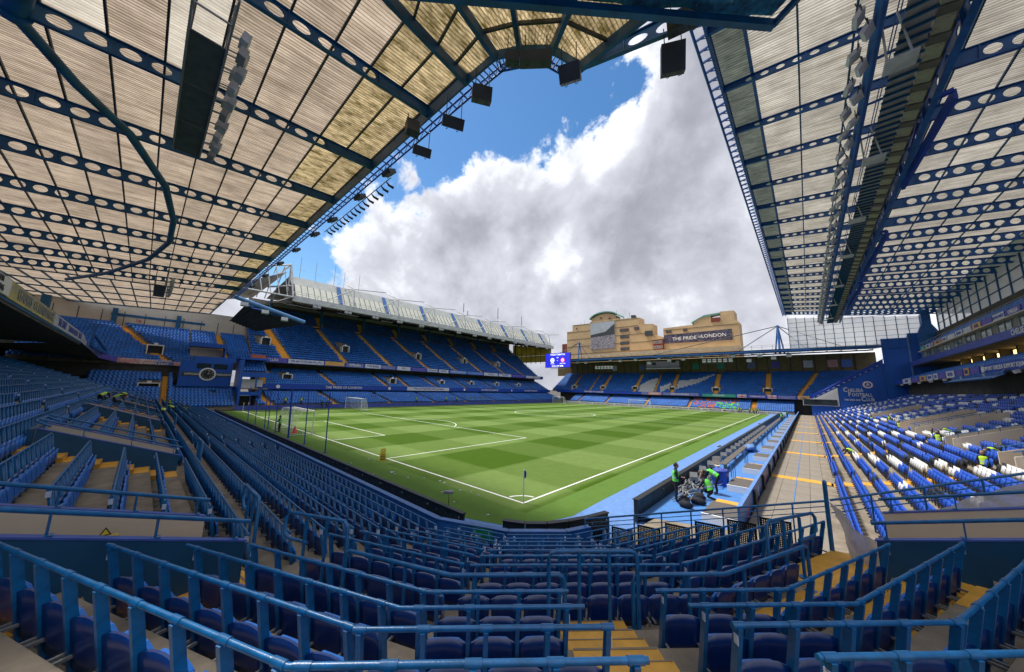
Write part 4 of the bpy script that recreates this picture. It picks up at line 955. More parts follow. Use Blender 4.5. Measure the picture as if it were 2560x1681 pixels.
def slabx(parent, name, ax, u0, s0, z0, u1, s1, z1, m):
    f = AX[ax]; A, B = f(u0, s0, z0), f(u1, s1, z1); mb = MB(); mb.box(*[min(a, b) for a, b in zip(A, B)], *[max(a, b) for a, b in zip(A, B)]); return mb.obj(name, m, parent)
BCOLS = [mat('banner_cloth_%s' % n, c, .6, .25, 2.2, col2=c2) for n, c, c2 in (('white', (.62, .62, .66), (.35, .36, .5)), ('violet', (.12, .10, .45), (.06, .05, .3)), ('navy', (.02, .04, .28), (.3, .32, .5)), ('sand', (.62, .38, .12), (.45, .22, .05)), ('red', (.5, .05, .05), (.6, .6, .6)), ('green', (.02, .3, .22), (.04, .2, .2)), ('blue', (.02, .10, .5), (.2, .3, .6)))]
TXTS = ['THE PRIDE OF LONDON', 'CHELSEA', 'KEEP THE BLUE FLAG FLYING', 'CFC', 'BLUE ARMY', 'WEST LONDON', 'SHED END', 'THE BLUES']
def banners(parent, ax, u, spans, z0, z1, cols, txts=None, tcol=None):
    """cloth banners hung on a fascia; u = plane just in front of it"""
    f = AX[ax]; fac = {'E': ((0, 1, 0)), 'S': ((1, 0, 0)), 'W': ((0, -1, 0))}[ax]; nrm = {'E': (1, 0, 0), 'S': (0, -1, 0), 'W': (-1, 0, 0)}[ax]
    for i, (a, b) in enumerate(spans):
        o = slabx(parent, 'banner', ax, u - .03, min(a, b) + .06, z0 + .04 * (i % 3), u, max(a, b) - .06, z1 - .05 * (i % 2), BCOLS[cols[i % len(cols)]])
        if txts:
            s = txts[i % len(txts)]
            if not s: continue
            h = (z1 - z0) * .55; w = abs(b - a); size = min(h * 1.25, w * 1.5 / max(3, len(s)))
            c = f(u - .045, (a + b) / 2, (z0 + z1) / 2)
            text('lettering', s, size, frame(c, fac, (0, 0, 1)), (WHITE if cols[i % len(cols)] in (1, 2, 4, 5, 6) else BANNER), parent)

# ------------------------------------------------------------------ east stand (far left), three tiers and white roof
E = thing('east_stand', 'far left three tier stand of blue seats below a white trussed roof', 'stand', (0, 0, 0))
ep = []
y0, y1 = 3.5, 110
p_, _ = tier(E, 'E', ramp(69.7, .7, 80, 4.3, 13), y0 - 1, y1, [(4.8, 2.8, 1.1), (17.2, 14.5, .8), (30.4, 27, .6), (44, 40, .6), (56, 53, .6), (69, 66, .6), (82, 79, .6), (95, 93, .6)]); ep += p_
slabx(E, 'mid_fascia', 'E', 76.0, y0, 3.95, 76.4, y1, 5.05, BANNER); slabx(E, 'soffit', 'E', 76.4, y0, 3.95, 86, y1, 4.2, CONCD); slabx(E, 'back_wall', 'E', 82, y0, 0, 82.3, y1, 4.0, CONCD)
p_, _ = tier(E, 'E', ramp(76.45, 4.6, 84, 8.4, 9), y0, y1, [(1.5 + 2.5, 6, 1.4), (19, 17, 1.0), (33, 31.5, .9), (39.5, 38.5, 1.0), (50, 47.5, 1.0), (62, 60, 1.), (75, 73, 1), (88, 86, 1), (99, 97, 1)], holes=[(8, 10.5, 3, 6), (34.2, 37, 2, 6), (52, 54, 3, 6), (65, 67, 3, 6), (78, 80, 3, 6), (91, 93, 3, 6)]); ep += p_
for s in (9.3, 35.6, 53, 66, 79, 92): entrance(E, 'E', s, 79, 5.9, 2.0, 1.6, 1.5)
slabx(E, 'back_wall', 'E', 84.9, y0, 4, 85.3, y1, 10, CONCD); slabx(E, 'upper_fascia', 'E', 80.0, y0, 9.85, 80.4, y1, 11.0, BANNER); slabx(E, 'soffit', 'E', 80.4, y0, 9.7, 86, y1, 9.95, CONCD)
ua = [(9.5, 5.8, 1.6), (23, 18.8, 1.1), (36, 31, 1.1), (49, 43, 1.1), (60.5, 55, 1.1), (73, 68, 1.1), (86, 80, 1.1), (98, 92, 1.1)]
R1 = ramp(80.45, 10.3, 86.2, 14.6, 7) + [(86.2, 14.6)] + ramp(87.3, 15.2, 95.4, 21.6, 10)
p_, _ = tier(E, 'E', R1, y0 - 1, y1 - 2, ua, holes=[(3.8, 7.0, 6, 9), (22.5, 25, 7, 10), (46, 48.5, 6, 9), (66, 68.5, 6, 9), (84, 86, 6, 9)], cross=()); ep += p_
slabx(E, 'gangway', 'E', 86.25, 4, 14.62, 87.2, 26, 14.66, YEL); slabx(E, 'gangway', 'E', 86.25, 36, 14.62, 87.2, 62, 14.66, YEL)
for s in (5.4, 23.7, 47, 67, 85): entrance(E, 'E', s, 84.6, 14.2, 1.9, 1.8, 1.8)
p_, _ = tier(E, 'E', ramp(96.5, 22.0, 101, 26, 5), y0, y1 - 2, [(s, s, 1.4) for s in (7.5, 20.5, 33, 45.5, 58, 70.5, 83, 95.5)]); ep += p_
slabx(E, 'back_gangway', 'E', 95.4, y0, 21.7, 96.5, y1 - 2, 21.78, YEL)
slabx(E, 'back_wall', 'E', 101.6, y0, 20, 102, y1, 28.2, CONCD); slabx(E, 'light_strip', 'E', 101.5, y0, 27.0, 101.58, y1, 27.9, GLAZ)
for i in range(9): slabx(E, 'column', 'E', 95.6, 7.2 + 12.6 * i, 21.5, 96.1, 7.8 + 12.6 * i, 27.5, STEELD)
scatter('seat', FAR, ep, [YAWS['E']] * len(ep), [SEATM, TAG_GLINT], E, kind='stuff')
banners(E, 'E', 79.98, [(3.5, 9), (9.2, 17), (17.2, 22), (22.4, 27), (27.4, 32), (32, 36.5), (37, 41.5), (42, 47), (47.5, 51.5), (52, 56), (56.5, 64), (64.5, 72), (72.5, 80), (80.5, 88), (88.5, 97), (97.5, 108)], 9.9, 11.0, [1, 0, 3, 2, 0, 2, 0, 1, 0, 0, 6, 6, 0, 0, 1, 0], ['BLUES', 'WE ARE THE FAMOUS CFC', '', 'CHELSEA', 'THE SHED', '', 'CFC', '', 'LONDON'])
for s, tx, w in ((21, 'THE PRIDE OF LONDON', .8), (46, 'THEY DONT MAKE THEM LIKE RAY ANYMORE', .6), (72, 'THE PRIDE OF LONDON', .8), (96, 'THE PRIDE OF LONDON', .8)):
    if 'RAY' in tx: slabx(E, 'banner', 'E', 75.93, s - 7.5, 4.0, 75.98, s + 7.5, 5.0, BCOLS[0])
    text('lettering', tx, w * (1.0 if 'RAY' not in tx else .85), frame((-75.9, s, 4.5), (0, 1, 0), (0, 0, 1)), WHITE if 'RAY' not in tx else BANNER, E)
for s in (7, 33, 60, 84): mb = MB(); mb.disc((-75.95, s, 4.5), .38, (1, 0, 0), 20, th=.03); mb.obj('crest', WHITE, E)
# roof: front gutter with walkway, steep panelled face, grey top, white trusses
ER = thing('east_stand_roof', 'pale grey panelled roof of the far left stand with white steel trusses', 'roof', (0, 0, 0))
r0, r1 = 7.5, 112
slabx(ER, 'gutter', 'E', 75.4, r0, 23.9, 76.2, r1, 24.7, WSTEEL); slabx(ER, 'gutter', 'E', 75.7, r0, 24.7, 76.3, r1, 25.3, WSTEEL)
for zz in (25.75, 26.2): mb = MB(); mb.tube([(-75.6, r0, zz), (-75.6, r1, zz)], .045, 5); mb.obj('walkway_rail', WSTEEL, ER)
mb = MB()
for i in range(43): mb.box(-75.65, r0 + 2.5 * i, 25.2, -75.55, r0 + 2.5 * i + .1, 26.25)
mb.obj('rail_post', WSTEEL, ER)
mb = MB(); mb.box(0, 0, 0, .05, 1.28, 4.1); 
pan = MB(); pan.quad((0, 0, 0), (0, 1.36, 0), (-2.6, 1.36, 3.6), (-2.6, 0, 3.6)); pan.quad((0, 1.36, 0), (0, 1.4, -.03), (-2.6, 1.4, 3.57), (-2.6, 1.36, 3.6)); pm = pan.mesh('face_panel', EASTG)
for i in range(74): link('face_panel', pm, ER, loc=(-76.6, 8.2 + 1.4 * i, 25.2))
seam = MB(); seam.beam((0, 0, 0), (-2.6, 0, 3.6), .1, .1); sm_ = seam.mesh('seam', DGREY)
for i in range(74): link('seam', sm_, ER, loc=(-76.6, 8.18 + 1.4 * i, 25.26))
mb = MB(); mb.quad((-79.2, r0, 28.75), (-79.2, r1, 28.75), (-80.8, r1, 31.1), (-80.8, r0, 31.1)); mb.obj('upper_face', EASTR, ER)
mb = MB(); mb.quad((-80.8, r0, 31.1), (-80.8, r1, 31.1), (-103, r1, 29), (-103, r0, 29)); mb.obj('top', EASTR, ER)
slabx(ER, 'soffit', 'E', 76.2, r0, 23.85, 102.5, r1, 24.1, CONCD) if 0 else None
mb = MB(); mb.quad((-76.3, r0, 23.85), (-76.3, r1, 23.85), (-102, r1, 28.3), (-102, r0, 28.3)); mb.obj('soffit', CONCD, ER)
for i in range(46):
    y = 9 + 2.25 * i
    if i % 3 == 2: continue
    for a, b in ((77.3, 79.6),):
        mb = MB(); za = 23.80 + (a - 76.3) * .173; zb = 23.80 + (b - 76.3) * .173; mb.quad((-a, y, za), (-a, y + 1.7, za), (-b, y + 1.7, zb), (-b, y, zb)); mb.obj('soffit_light_panel', WHITE, ER)
mb = MB()
for i in range(9): mb.beam((-76.3, 7.5 + 12.6 * i, 23.6), (-101, 7.5 + 12.6 * i, 27.8), .3, .5)
o = mb.obj('soffit_beam', CONCD, ER)
for i in range(8):
    y = 18.2 + 12.6 * i
    mb = MB(); mb.beam((-76.4, y, 25.5), (-80.4, y + .3, 30.8), .9, .15); mb.obj('blue_panel', BRIGHT, ER)
    mb = MB(); mb.tube([(-75.6, y + 3, 24.8), (-76.6, y + 3, 30.2), (-84, y + 3, 33.4)], .16, 6); mb.tube([(-76.6, y + 3, 30.2), (-76.2, y - 3.2, 26)], .12, 6); mb.tube([(-76.6, y + 3, 30.2), (-77, y + 12, 31.5)], .12, 6); mb.tube([(-76.6, y + 3, 30.2), (-81, y + 2, 30.8)], .1, 6); mb.obj('truss', WSTEEL, ER)
# open end truss near the corner
mb = MB(); A = Vector((-75.6, 7.5, 25)); B = Vector((-79.5, 7.5, 34)); Cc = Vector((-90, -3, 25))
for a, b in (((-75.6, 7.5, 24.8), (-80, 7.3, 33.6)), ((-80, 7.3, 33.6), (-80, -4, 29.5)), ((-75.6, 7.5, 24.8), (-76, -4, 24.8)), ((-80, 7.3, 33.6), (-92, 2, 27)), ((-77, 7.5, 27.8), (-84, 4, 28)), ((-76, 7.5, 24.9), (-88, 7.5, 25.8)), ((-80, 7.3, 33.6), (-80, 7.3, 27))): mb.tube([a, b], .2, 6)
for k in range(7): y = 6 - 1.6 * k; mb.tube([(-80, y, 33.2 - .36 * (7.3 - y)), (-76.5, y + .6, 24.9)], .1, 5); mb.tube([(-80, y, 33.2 - .36 * (7.3 - y)), (-86, y - .3, 25.5)], .1, 5)
mb.obj('end_truss', WSTEEL, ER)
mb = MB(); mb.poly([(-76.5, 7.9, 25.2), (-79.3, 7.9, 29), (-88, 7.9, 25.2)]); mb.obj('end_gable', CONCD, ER)
mb = MB(); mb.poly([(-81, -5, 24.8), (-81, 7, 32), (-100, 4, 28), (-100, -6, 24.8)]); mb.obj('end_face', WHITE, ER)
for i, (y, h) in enumerate(((9.5, 36.5), (13, 36), (17.5, 37), (20, 35.5), (24, 36), (62, 36), (64, 33.5), (80, 38), (95, 37))):
    t = thing('aerial', 'thin aerial mast on the roof of the far left stand, %s from the near end' % nth(i), 'aerial', (-81, y, 31), 'aerials on the far left roof'); mb = MB(); mb.tube([(0, 0, 0), (0, 0, h - 31)], .05, 5); mb.tube([(0, 0, (h - 31) * .4), (0, 1.2, (h - 31) * .4)], .03, 4)
    if i > 4: mb.tube([(0, .0, (h - 31) * .3), (0, 0, (h - 31) * .95)], .16, 6)
    mb.obj('mast', GREYM, t)
for i in range(14):
    t = thing('roof_floodlight', 'white floodlight pair hanging under the far left roof edge, %s from the near end' % nth(i), 'floodlight', (-75.2, 12 + 7.2 * i, 23.6), 'floodlights under the far left roof edge'); mb = MB()
    for s in (0, .9): mb.obox((0, s, -.25), (.18, 0, .1), (0, .38, 0), (-.1, 0, .28))
    mb.obj('lamp_head', GREYM, t); mb = MB(); mb.tube([(0, .4, 0), (0, .4, .5)], .05, 5); mb.obj('bracket', GREYM, t)
# end screen wall of the far left stand
t = thing('end_glazing', 'yellowish glazed screen closing the far end of the far left stand', 'glazed screen', (0, 0, 0)); YG = sheet_mat('yellow_glazing', (.55, .50, .16), (.40, .36, .10), .6, (.2, .2, .2), 1)
for i in range(8):
    x0 = -99 + 2.9 * i
    for j in range(2): zb = [17.8, 21][j]; mb = MB(); mb.box(x0 + .06, 110.2, zb, x0 + 2.84, 110.3, [20.95, 24 + .4 * (7 - i)][j]); mb.obj('pane', YG, t)
mb = MB()
for i in range(9): x0 = -99 + 2.9 * i; mb.box(x0 - .06, 110.1, 17, x0 + .06, 110.35, 24.4 + .4 * (7 - i))
mb.obj('mullion', CONCD, t)

# ------------------------------------------------------------------ shed end (far side)
S = thing('shed_stand', 'far end two tier stand of blue seats with a white swoosh of seats', 'stand', (0, 0, 0))
def inpoly(x, y, P):
    c = False; n = len(P)
    for i in range(n):
        (x1_, y1_), (x2_, y2_) = P[i], P[(i + 1) % n]
        if (y1_ > y) != (y2_ > y) and x < (x2_ - x1_) * (y - y1_) / (y2_ - y1_) + x1_: c = not c
    return c
WP = [[(-36.6, 111.4), (-31.2, 111.4), (-31.6, 121), (-34, 120), (-37.6, 116)], [(-29.0, 111.4), (-29.9, 115), (-27, 117.4), (-26.2, 114.9)], [(-24.6, 113.6), (-24.6, 118.8), (-19.2, 119.8), (-13.4, 122.9), (-16.0, 119.2), (-20.3, 116.0)]]
colS = lambda i, s, p: 2 if any(inpoly(p[0], p[1], P) for P in WP) else 0
spos = []; scol = []
sa = [(-66, -67.7, .9), (-57.4, -58.1, .5), (-52, -52.6, 1.), (-38.7, -39.2, 1.0), (-31.0, -32.0, .5), (-25.2, -25.8, 1.1), (-11.8, -12.4, 1.2), (1.7, 1.6, 1.2)]
Z0 = lambda u: -82 if u > 118 else -73 - (u - 111) * .9
p_, c_ = tier(S, 'S', ramp(111.5, 5.0, 124, 12.7, 17), -76, 25, sa + [(8.8, 13.4, 1.0)], colour=colS, holes=[(-40, -37.6, 2, 5), (-27, -24.2, 2, 5), (-13.3, -10.5, 2, 5), (.2, 3.2, 2, 5), (-53.5, -50.7, 2, 5), (-67.5, -64, 2, 5)]); spos += p_; scol += c_
for s in (-65.5, -52, -38.7, -25.4, -11.9, 1.7): entrance(S, 'S', s, 113, 5.7, 2.2, 1.8, 1.7)
p_, c_ = tier(S, 'S', ramp(106.8, .55, 113, 3.4, 9), -64, 7.5, [(-4.2 + 2.6, -1.6, 1.2), (-33, -33, .8), (-48, -48, .6), (-60, -60, .6), (-19, -19, .6)], holes=[]); spos += p_
oc = []
for p in p_:
    v = rng.uniform(); inb = -18 < p[0] < -5.5
    oc.append((3 if (p[0] < -11.5 or p[2] > 2.0) and v < .42 else (4 if v < .4 else 0)) if inb else 0)
scol += oc
scatter('seat', FAR, spos, [0.0] * len(spos), [SEATM, TAG_GLINT, SEATWH, ORANGE, HIVISG], S, mi=scol, kind='stuff')
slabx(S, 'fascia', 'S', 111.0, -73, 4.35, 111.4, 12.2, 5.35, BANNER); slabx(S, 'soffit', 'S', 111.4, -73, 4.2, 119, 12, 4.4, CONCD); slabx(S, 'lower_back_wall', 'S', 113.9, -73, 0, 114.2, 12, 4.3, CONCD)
banners(S, 'S', 110.98, [(-35.5, -33), (-33, -28.4), (-28, -16.5), (-15.5, -6.2), (-5.9, -3.4), (-3, 1.4), (1.6, 3.8), (4, 8), (8.4, 11)], 4.35, 5.35, [2, 4, 2, 5, 0, 1, 0, 2, 3], ['', 'CHELSEA', 'EDEN IS THE KING', 'THE BLUES', '', 'TAMBLING 202', '', '', 'CFC'])
for x in (-4.6, 2.7):           # St George crosses on the flags
    slabx(S, 'flag_cross', 'S', 110.93, x - .12, 4.4, 110.95, x + .12, 5.3, RED); slabx(S, 'flag_cross', 'S', 110.91, x - 1.1, 4.75, 110.93, x + 1.1, 4.93, RED)
for x in (-55, ): text('lettering', 'THE PRIDE OF LONDON', .8, frame((x, 110.93, 4.85), (1, 0, 0), (0, 0, 1)), WHITE, S)
slabx(S, 'back_wall', 'S', 125.2, -82, 12, 125.5, 26, 18.3, BEIGED)
for i in range(34): slabx(S, 'wall_rib', 'S', 125.05, -74 + 2.9 * i, 12.6, 125.19, -73.8 + 2.9 * i, 18.2, DGREY)
for i, (x, c) in enumerate(((-12, 5), (-3, 2), (3.5, 1), (11.5, 0), (17, 4), (20, 6), (-20, 5), (-40, 2), (-52, 0))): slabx(S, 'wall_banner', 'S', 125.0, x - 1.1, 14.2, 125.04, x + 1.1, 16.4, BCOLS[c])
SR = thing('shed_roof', 'far end roof with thick blue front tube and hanging floodlights', 'roof', (0, 0, 0))
mb = MB(); mb.tube([(-66, 110, 17.9), (12, 110, 18.3)], .45, 14); mb.obj('front_tube', BRIGHT, SR)
mb = MB(); mb.quad((-76, 109.5, 17.7), (26, 109.5, 18.0), (26, 127, 19.4), (-76, 127, 19.4)); mb.quad((-76, 109.5, 18.5), (26, 109.5, 18.8), (26, 127, 19.9), (-76, 127, 19.9)); mb.obj('roof_deck', GREYM, SR)
mb = MB()
for i in range(36): x = -74 + 2.8 * i; mb.beam((x, 109.6, 17.45), (x, 126, 18.9), .12, .35)
mb.obj('rafter', STEELD, SR)
mb = MB()
for i in range(5): mb.beam((-76, 111.5 + 3 * i, 17.4 + .25 * i), (24, 111.5 + 3 * i, 17.6 + .25 * i), .12, .2)
mb.obj('purlin', DGREY, SR)
for zz in (19.3, 19.8): mb = MB(); mb.tube([(-66, 109.6, zz), (12, 109.6, zz + .3)], .045, 5); mb.obj('walkway_rail', GREYM, SR)
mb = MB()
for i in range(32): mb.box(-66 + 2.5 * i, 109.55, 18.3, -65.9 + 2.5 * i, 109.65, 20.0)
mb.obj('rail_post', GREYM, SR)
for i, x in enumerate((-64.4, 5.4)):
    t = thing('roof_mast', 'blue A-frame mast with cables on the far end roof, %s one' % ('left' if i == 0 else 'right'), 'mast', (x, 116, 19))
    mb = MB(); mb.tube([(0, -1, -1), (0, 0, 7.8)], .3, 8); mb.tube([(1.0, 1, -1), (0, 0, 7.8)], .2, 8); mb.tube([(-1.2, 1, -1), (0, 0, 7.8)], .2, 8); mb.obj('leg', BRIGHT, t)
    mb = MB()
    for q in ((-11, -3, -.5), (14, -3, -.3), (-36 if i else -14, -5, -.2), (6, -2, 0)): mb.tube([(0, 0, 7.6), q], .13, 6)
    mb.obj('cable', DGREY, t)
for i, (x, z, w) in enumerate(((-32, 15.2, 0), (-10.6, 16.2, 9), (-2, 15, 0), (-50.5, 14.8, 8), (-20.5, 16.2, 0), (4, 15.6, 0), (-43, 16.4, 0), (-58, 16.2, 0), (-37, 16.6, 0), (-28.5, 16.7, 0), (-25, 16.0, 0), (-15, 16.8, 0), (-6, 16.6, 0), (.8, 16.4, 0), (7.5, 16.2, 0), (-47, 16.7, 0), (-62, 16.4, 0))):
    if w:
        t = thing('floodlight_bank', 'bank of square floodlights under the far end roof, %s' % ('right of centre' if x > -30 else 'left of centre'), 'floodlight bank', (x, 111.5, z)); mb = MB(); mb.box(-w / 2, 0, -1.0, w / 2, .3, -.7); mb.box(-w / 2, 0, .6, w / 2, .3, .8); mb.obj('frame', DGREY, t)
        for k in range(6):
            for j in range(2): mb = MB(); mb.box(-w / 2 + .2 + k * w / 6, -.1, -.6 + .62 * j, -w / 2 + .2 + (k + .7) * w / 6, .1, -.15 + .62 * j); mb.obj('lamp', WHITE, t)
    else:
        t = thing('roof_speaker', 'pale speaker box hanging under the far end roof, %s' % nth(i), 'speaker', (x, 110.5, z), 'speakers under the far end roof'); mb = MB(); mb.obox((0, 0, .7), (.6, 0, 0), (0, .4, .1), (0, -.1, .4)); mb.obj('cabinet', WSTEEL, t); mb = MB(); mb.tube([(0, 0, 1.1), (0, 0, 2.4)], .05, 5); mb.obj('hanger', GREYM, t)
t = thing('big_screen', 'grey video screen seen under the far end roof', 'screen', (-27, 113, 15.3)); mb = MB(); mb.box(-7, 0, -1.2, 4.5, .4, 1.3); mb.obj('panel', GLASSM, t); mb = MB(); mb.box(-7.2, .02, -1.5, 4.7, .3, -1.2); mb.obj('frame', GREYM, t)
# scoreboard
t = thing('scoreboard', "blue lit scoreboard reading TODAY'S MATCH above the far left corner", 'scoreboard', (-68, 104, 17.7))
mb = MB(); mb.box(-6.4, 0, -3.1, 6.4, .5, 3.1); mb.obj('casing', DGREY, t); mb = MB(); mb.box(-6.25, -.04, -3.0, 6.25, -.005, 3.0); mb.obj('display', SCREEN, t)
for s, z, sz in (("TODAY'S MATCH", 2.4, .95), ('7.30', 1.1, .6), ('v', -.1, .8), ('KICK OFF 8PM', -2.5, .9)): text('lettering', s, sz, frame((0, -.06, z), (1, 0, 0), (0, 0, 1)), SCREENT, t)
for s, x in (('CHELSEA', -2.6), ('BRENTFORD', 2.6)): text('lettering', s, .5, frame((x, -.06, -1.45), (1, 0, 0), (0, 0, 1)), SCREENT, t)
for x, m1, m2_ in ((-2.6, SCREENT, SCREEN), (2.6, emit_mat('screen_red', (.7, .03, .05), .9), SCREENT)):
    mb = MB(); mb.disc((x, -.05, 0), 1.0, (0, -1, 0), 24, 0, .02); mb.disc((x, -.08, 0), .62, (0, -1, 0), 20, 1, .02); mb.disc((x, -.11, 0), .34, (0, -1, 0), 16, 0, .02); mb.obj('crest', [m1, m2_], t)
mb = MB(); mb.tube([(-4, .25, 3.1), (-4, .25, 4.4)], .12, 6); mb.tube([(4, .25, 3.1), (4, .25, 4.4)], .12, 6); mb.box(-3.5, 0, -3.7, 3.5, .3, -3.5); mb.obj('bracket', GREYM, t)

# ------------------------------------------------------------------ hotel buildings behind the far end
def windows(t, x0, z0, w, h, n=1, dx=0, y=149.85, frame_m=None):
    for i in range(n):
        x = x0 + dx * i; mb = MB(); mb.box(x - .12, y - .12, z0 - .12, x + w + .12, y + .1, z0 + h + .12); f = mb.obj('window', frame_m or BRICKR, t); mb = MB(); mb.box(x, y - .2, z0, x + w, y - .13, z0 + h); mb.obj('pane', GLASSM, f)
H1 = thing('hotel', 'tan brick hotel with arched green roof and a tall photo banner', 'building', (0, 0, 0))
mb = MB(); P = [(-92.3, 15), (-92.3, 39), (-88.6, 39), (-88.6, 42.6), (-77.3, 42.4), (-77.3, 43.3), (-60.5, 43.3), (-60.5, 42.8), (-49.7, 42.4), (-49.7, 39.0), (-43.4, 38.4), (-43.4, 33.3), (-39.2, 31.6), (-39.2, 15)]
mb.prism([(x, 150, z) for x, z in P], (0, 7, 0)); mb.obj('wall', BRICKT, H1)
mb = MB(); P = [(-76.4, 43.2), (-76.4, 45.4)] + [(-69 + 7.4 * math.cos(a), 43.4 + 3.7 * math.sin(a)) for a in [math.radians(150 - 12 * k) for k in range(11)]] + [(-62, 43.2)]; mb.prism([(x, 150.6, z) for x, z in P], (0, 6, 0)); mb.obj('attic', BRICKT, H1)
mb = MB(); A = [(-69 + 9 * math.cos(a), 43.0 + 4.5 * math.sin(a)) for a in [math.radians(160 - 14 * k) for k in range(11)]]; B = [(-69 + 9 * math.cos(a), 43.6 + 4.5 * math.sin(a)) for a in [math.radians(20 + 14 * k) for k in range(11)]]
mb.prism([(x, 149.6, z) for x, z in A + B], (0, 8, 0)); mb.obj('curved_roof', COPPER, H1)
for z in (38.3, 34.0, 29.8, 25.6, 42.2): 
    mb = MB(); mb.box(-92.2 if z < 38.5 else -88, 149.9, z, -50.5 if z > 38 else (-43.5 if z > 31 else -38.9), 149.99, z + .14); mb.obj('string_course', DGREY, H1)
for z in (36.0, 32.5, 29.2, 26.2): windows(H1, -59.8, z, 4.4, 1.3)
windows(H1, -52.3, 36.4, 2.2, 1.1); windows(H1, -71, 44.4, .9, .5); windows(H1, -66, 43.6, .9, .5); windows(H1, -86, 40.2, .5, .4)
mb = MB(); mb.box(-47, 149.3, 32.6, -43.4, 149.9, 35.0); mb.obj('balcony', DGREY, H1)
mb = MB(); mb.box(-43.1, 148.4, 15, -38.4, 149.9, 30.2); mb.obj('brick_bay', BRICKR, H1)
for z in (28.4, 26.0): windows(H1, -42.7, z, .5, 1.0, 4, 1.1, 148.35, WHITE)
mb = MB(); mb.box(-43.5, 148.2, 30.2, -38.2, 150, 30.8); mb.obj('bay_coping', BRICKT, H1)
# photo banner: grey sky over a crowd
pb = bpy.data.materials.new('photo_print'); pb.use_nodes = True; nt = pb.node_tree; N = nt.nodes.new; L = nt.links.new; bs = nt.nodes['Principled BSDF']; g = N('ShaderNodeNewGeometry')
vz = N('ShaderNodeTexVoronoi'); vz.inputs['Scale'].default_value = 2.6; L(g.outputs['Position'], vz.inputs[0]); r = N('ShaderNodeValToRGB'); L(vz.outputs['Color'], r.inputs[0]); r.color_ramp.elements[0].color = (.03, .04, .09, 1); r.color_ramp.elements[1].color = (.5, .46, .48, 1); L(r.outputs[0], bs.inputs['Base Color']); bs.inputs['Roughness'].default_value = .7
SKYP = mat('printed_sky', (.42, .47, .52), .7, .1, .3)
mb = MB(); mb.box(-76.9, 149.7, 27.6, -62.8, 149.9, 42.2, 0); mb.quad((-76.85, 149.68, 27.7), (-62.85, 149.68, 27.7), (-62.85, 149.68, 35.2), (-76.85, 149.68, 34.2), 1); mb.poly([(-76.85, 149.66, 34.2), (-76.85, 149.66, 35.6), (-68, 149.66, 36.8), (-62.85, 149.66, 40.6), (-62.85, 149.66, 34.9)], 2); mb.obj('photo_banner', [SKYP, pb, DGREY], H1)
mb = MB(); 
for k in range(16): mb.tube([(-86 + 2.3 * k, 151, 42.5), (-86 + 2.3 * k, 151, 43.6 + (k * 7 % 5) * .3)], .06, 4)
mb.tube([(-62, 151, 43), (-62, 151, 48)], .06, 4); mb.tube([(-55, 151, 43), (-55, 151, 46)], .08, 4); mb.box(-54, 150, 42.8, -52, 152, 44); mb.obj('roof_aerials', DGREY, H1)
mb = MB(); mb.box(-96, 150.5, 15, -92.4, 155, 32); mb.obj('side_wing', BRICKR, H1)
H2 = thing('hotel', 'tan brick hotel block with long banner reading THE PRIDE OF LONDON', 'building', (0, 0, 0))
mb = MB(); P = [(-38.5, 15), (-38.5, 35.4), (-25.4, 35.6), (-25.4, 35.9), (-18.4, 36.0), (-18.4, 36.0), (-9.0, 33.6), (-9.0, 15)]
P = [(-38.5, 15), (-38.5, 35.6), (-17.9, 36.2), (-17.9, 42.4), (-11.6, 42.6), (-11.6, 36.5), (-9.0, 36.2), (-9.0, 15)]
P = [(-38.5, 15), (-38.5, 35.6), (-25.2, 36.0), (-25.2, 37.6), (-23.0, 38.8), (-18.5, 39.2), (-18.5, 38.2), (-14.9, 38.2), (-14.9, 40.6), (-9.8, 40.4), (-9.8, 36.4), (-8.4, 35.4), (-8.4, 15)]
mb.prism([(x, 150, z) for x, z in P], (0, 8, 0)); mb.obj('wall', BRICKT, H2)
mb = MB(); mb.prism([(x, 149.8, z) for x, z in [(-26, 36.4), (-23, 38.6), (-15, 39.6), (-15, 40.2), (-21, 39.8), (-26.2, 37.2)]], (0, 4, 0)); mb.obj('curved_roof', COPPER, H2)
mb = MB(); mb.box(-18.4, 149.7, 36.3, -15, 149.95, 38.1); mb.obj('terrace', BRICKR, H2)
for z in (34.5,): mb = MB(); mb.box(-38.4, 149.88, z, -8.6, 149.98, z + .14); mb.obj('string_course', DGREY, H2)
windows(H2, -37.2, 33.3, 2.2, .9); windows(H2, -29.7, 33.4, 1.5, .8)
BN = bpy.data.materials.new('crowd_print'); BN.use_nodes = True; nt = BN.node_tree; N = nt.nodes.new; L = nt.links.new; bs = nt.nodes['Principled BSDF']; g = N('ShaderNodeNewGeometry'); vz = N('ShaderNodeTexVoronoi'); vz.inputs['Scale'].default_value = 2.2; L(g.outputs['Position'], vz.inputs[0]); r = N('ShaderNodeValToRGB'); L(vz.outputs['Color'], r.inputs[0]); r.color_ramp.elements[0].position = .3; r.color_ramp.elements[0].color = (.008, .012, .05, 1); r.color_ramp.elements[1].color = (.18, .15, .2, 1); L(r.outputs[0], bs.inputs['Base Color'])
mb = MB(); mb.quad((-38.3, 149.8, 28.3), (-11, 149.8, 28.0), (-11, 149.8, 32.6), (-38.3, 149.8, 32.2)); mb.quad((-38.3, 149.78, 28.3), (-11, 149.78, 28.0), (-11, 149.9, 27.9), (-38.3, 149.9, 28.2)); mb.obj('banner', BN, H2)
text('lettering', 'THE PRIDE', 2.15, frame((-29.5, 149.72, 30.0), (1, 0, 0), (0, 0, 1)), WHITE, H2); text('lettering', 'OF', 1.3, frame((-23.2, 149.72, 30.2), (1, 0, 0), (0, 0, 1)), WHITE, H2); text('lettering', 'LONDON', 2.15, frame((-17.8, 149.72, 30.3), (1, 0, 0), (0, 0, 1)), WHITE, H2)
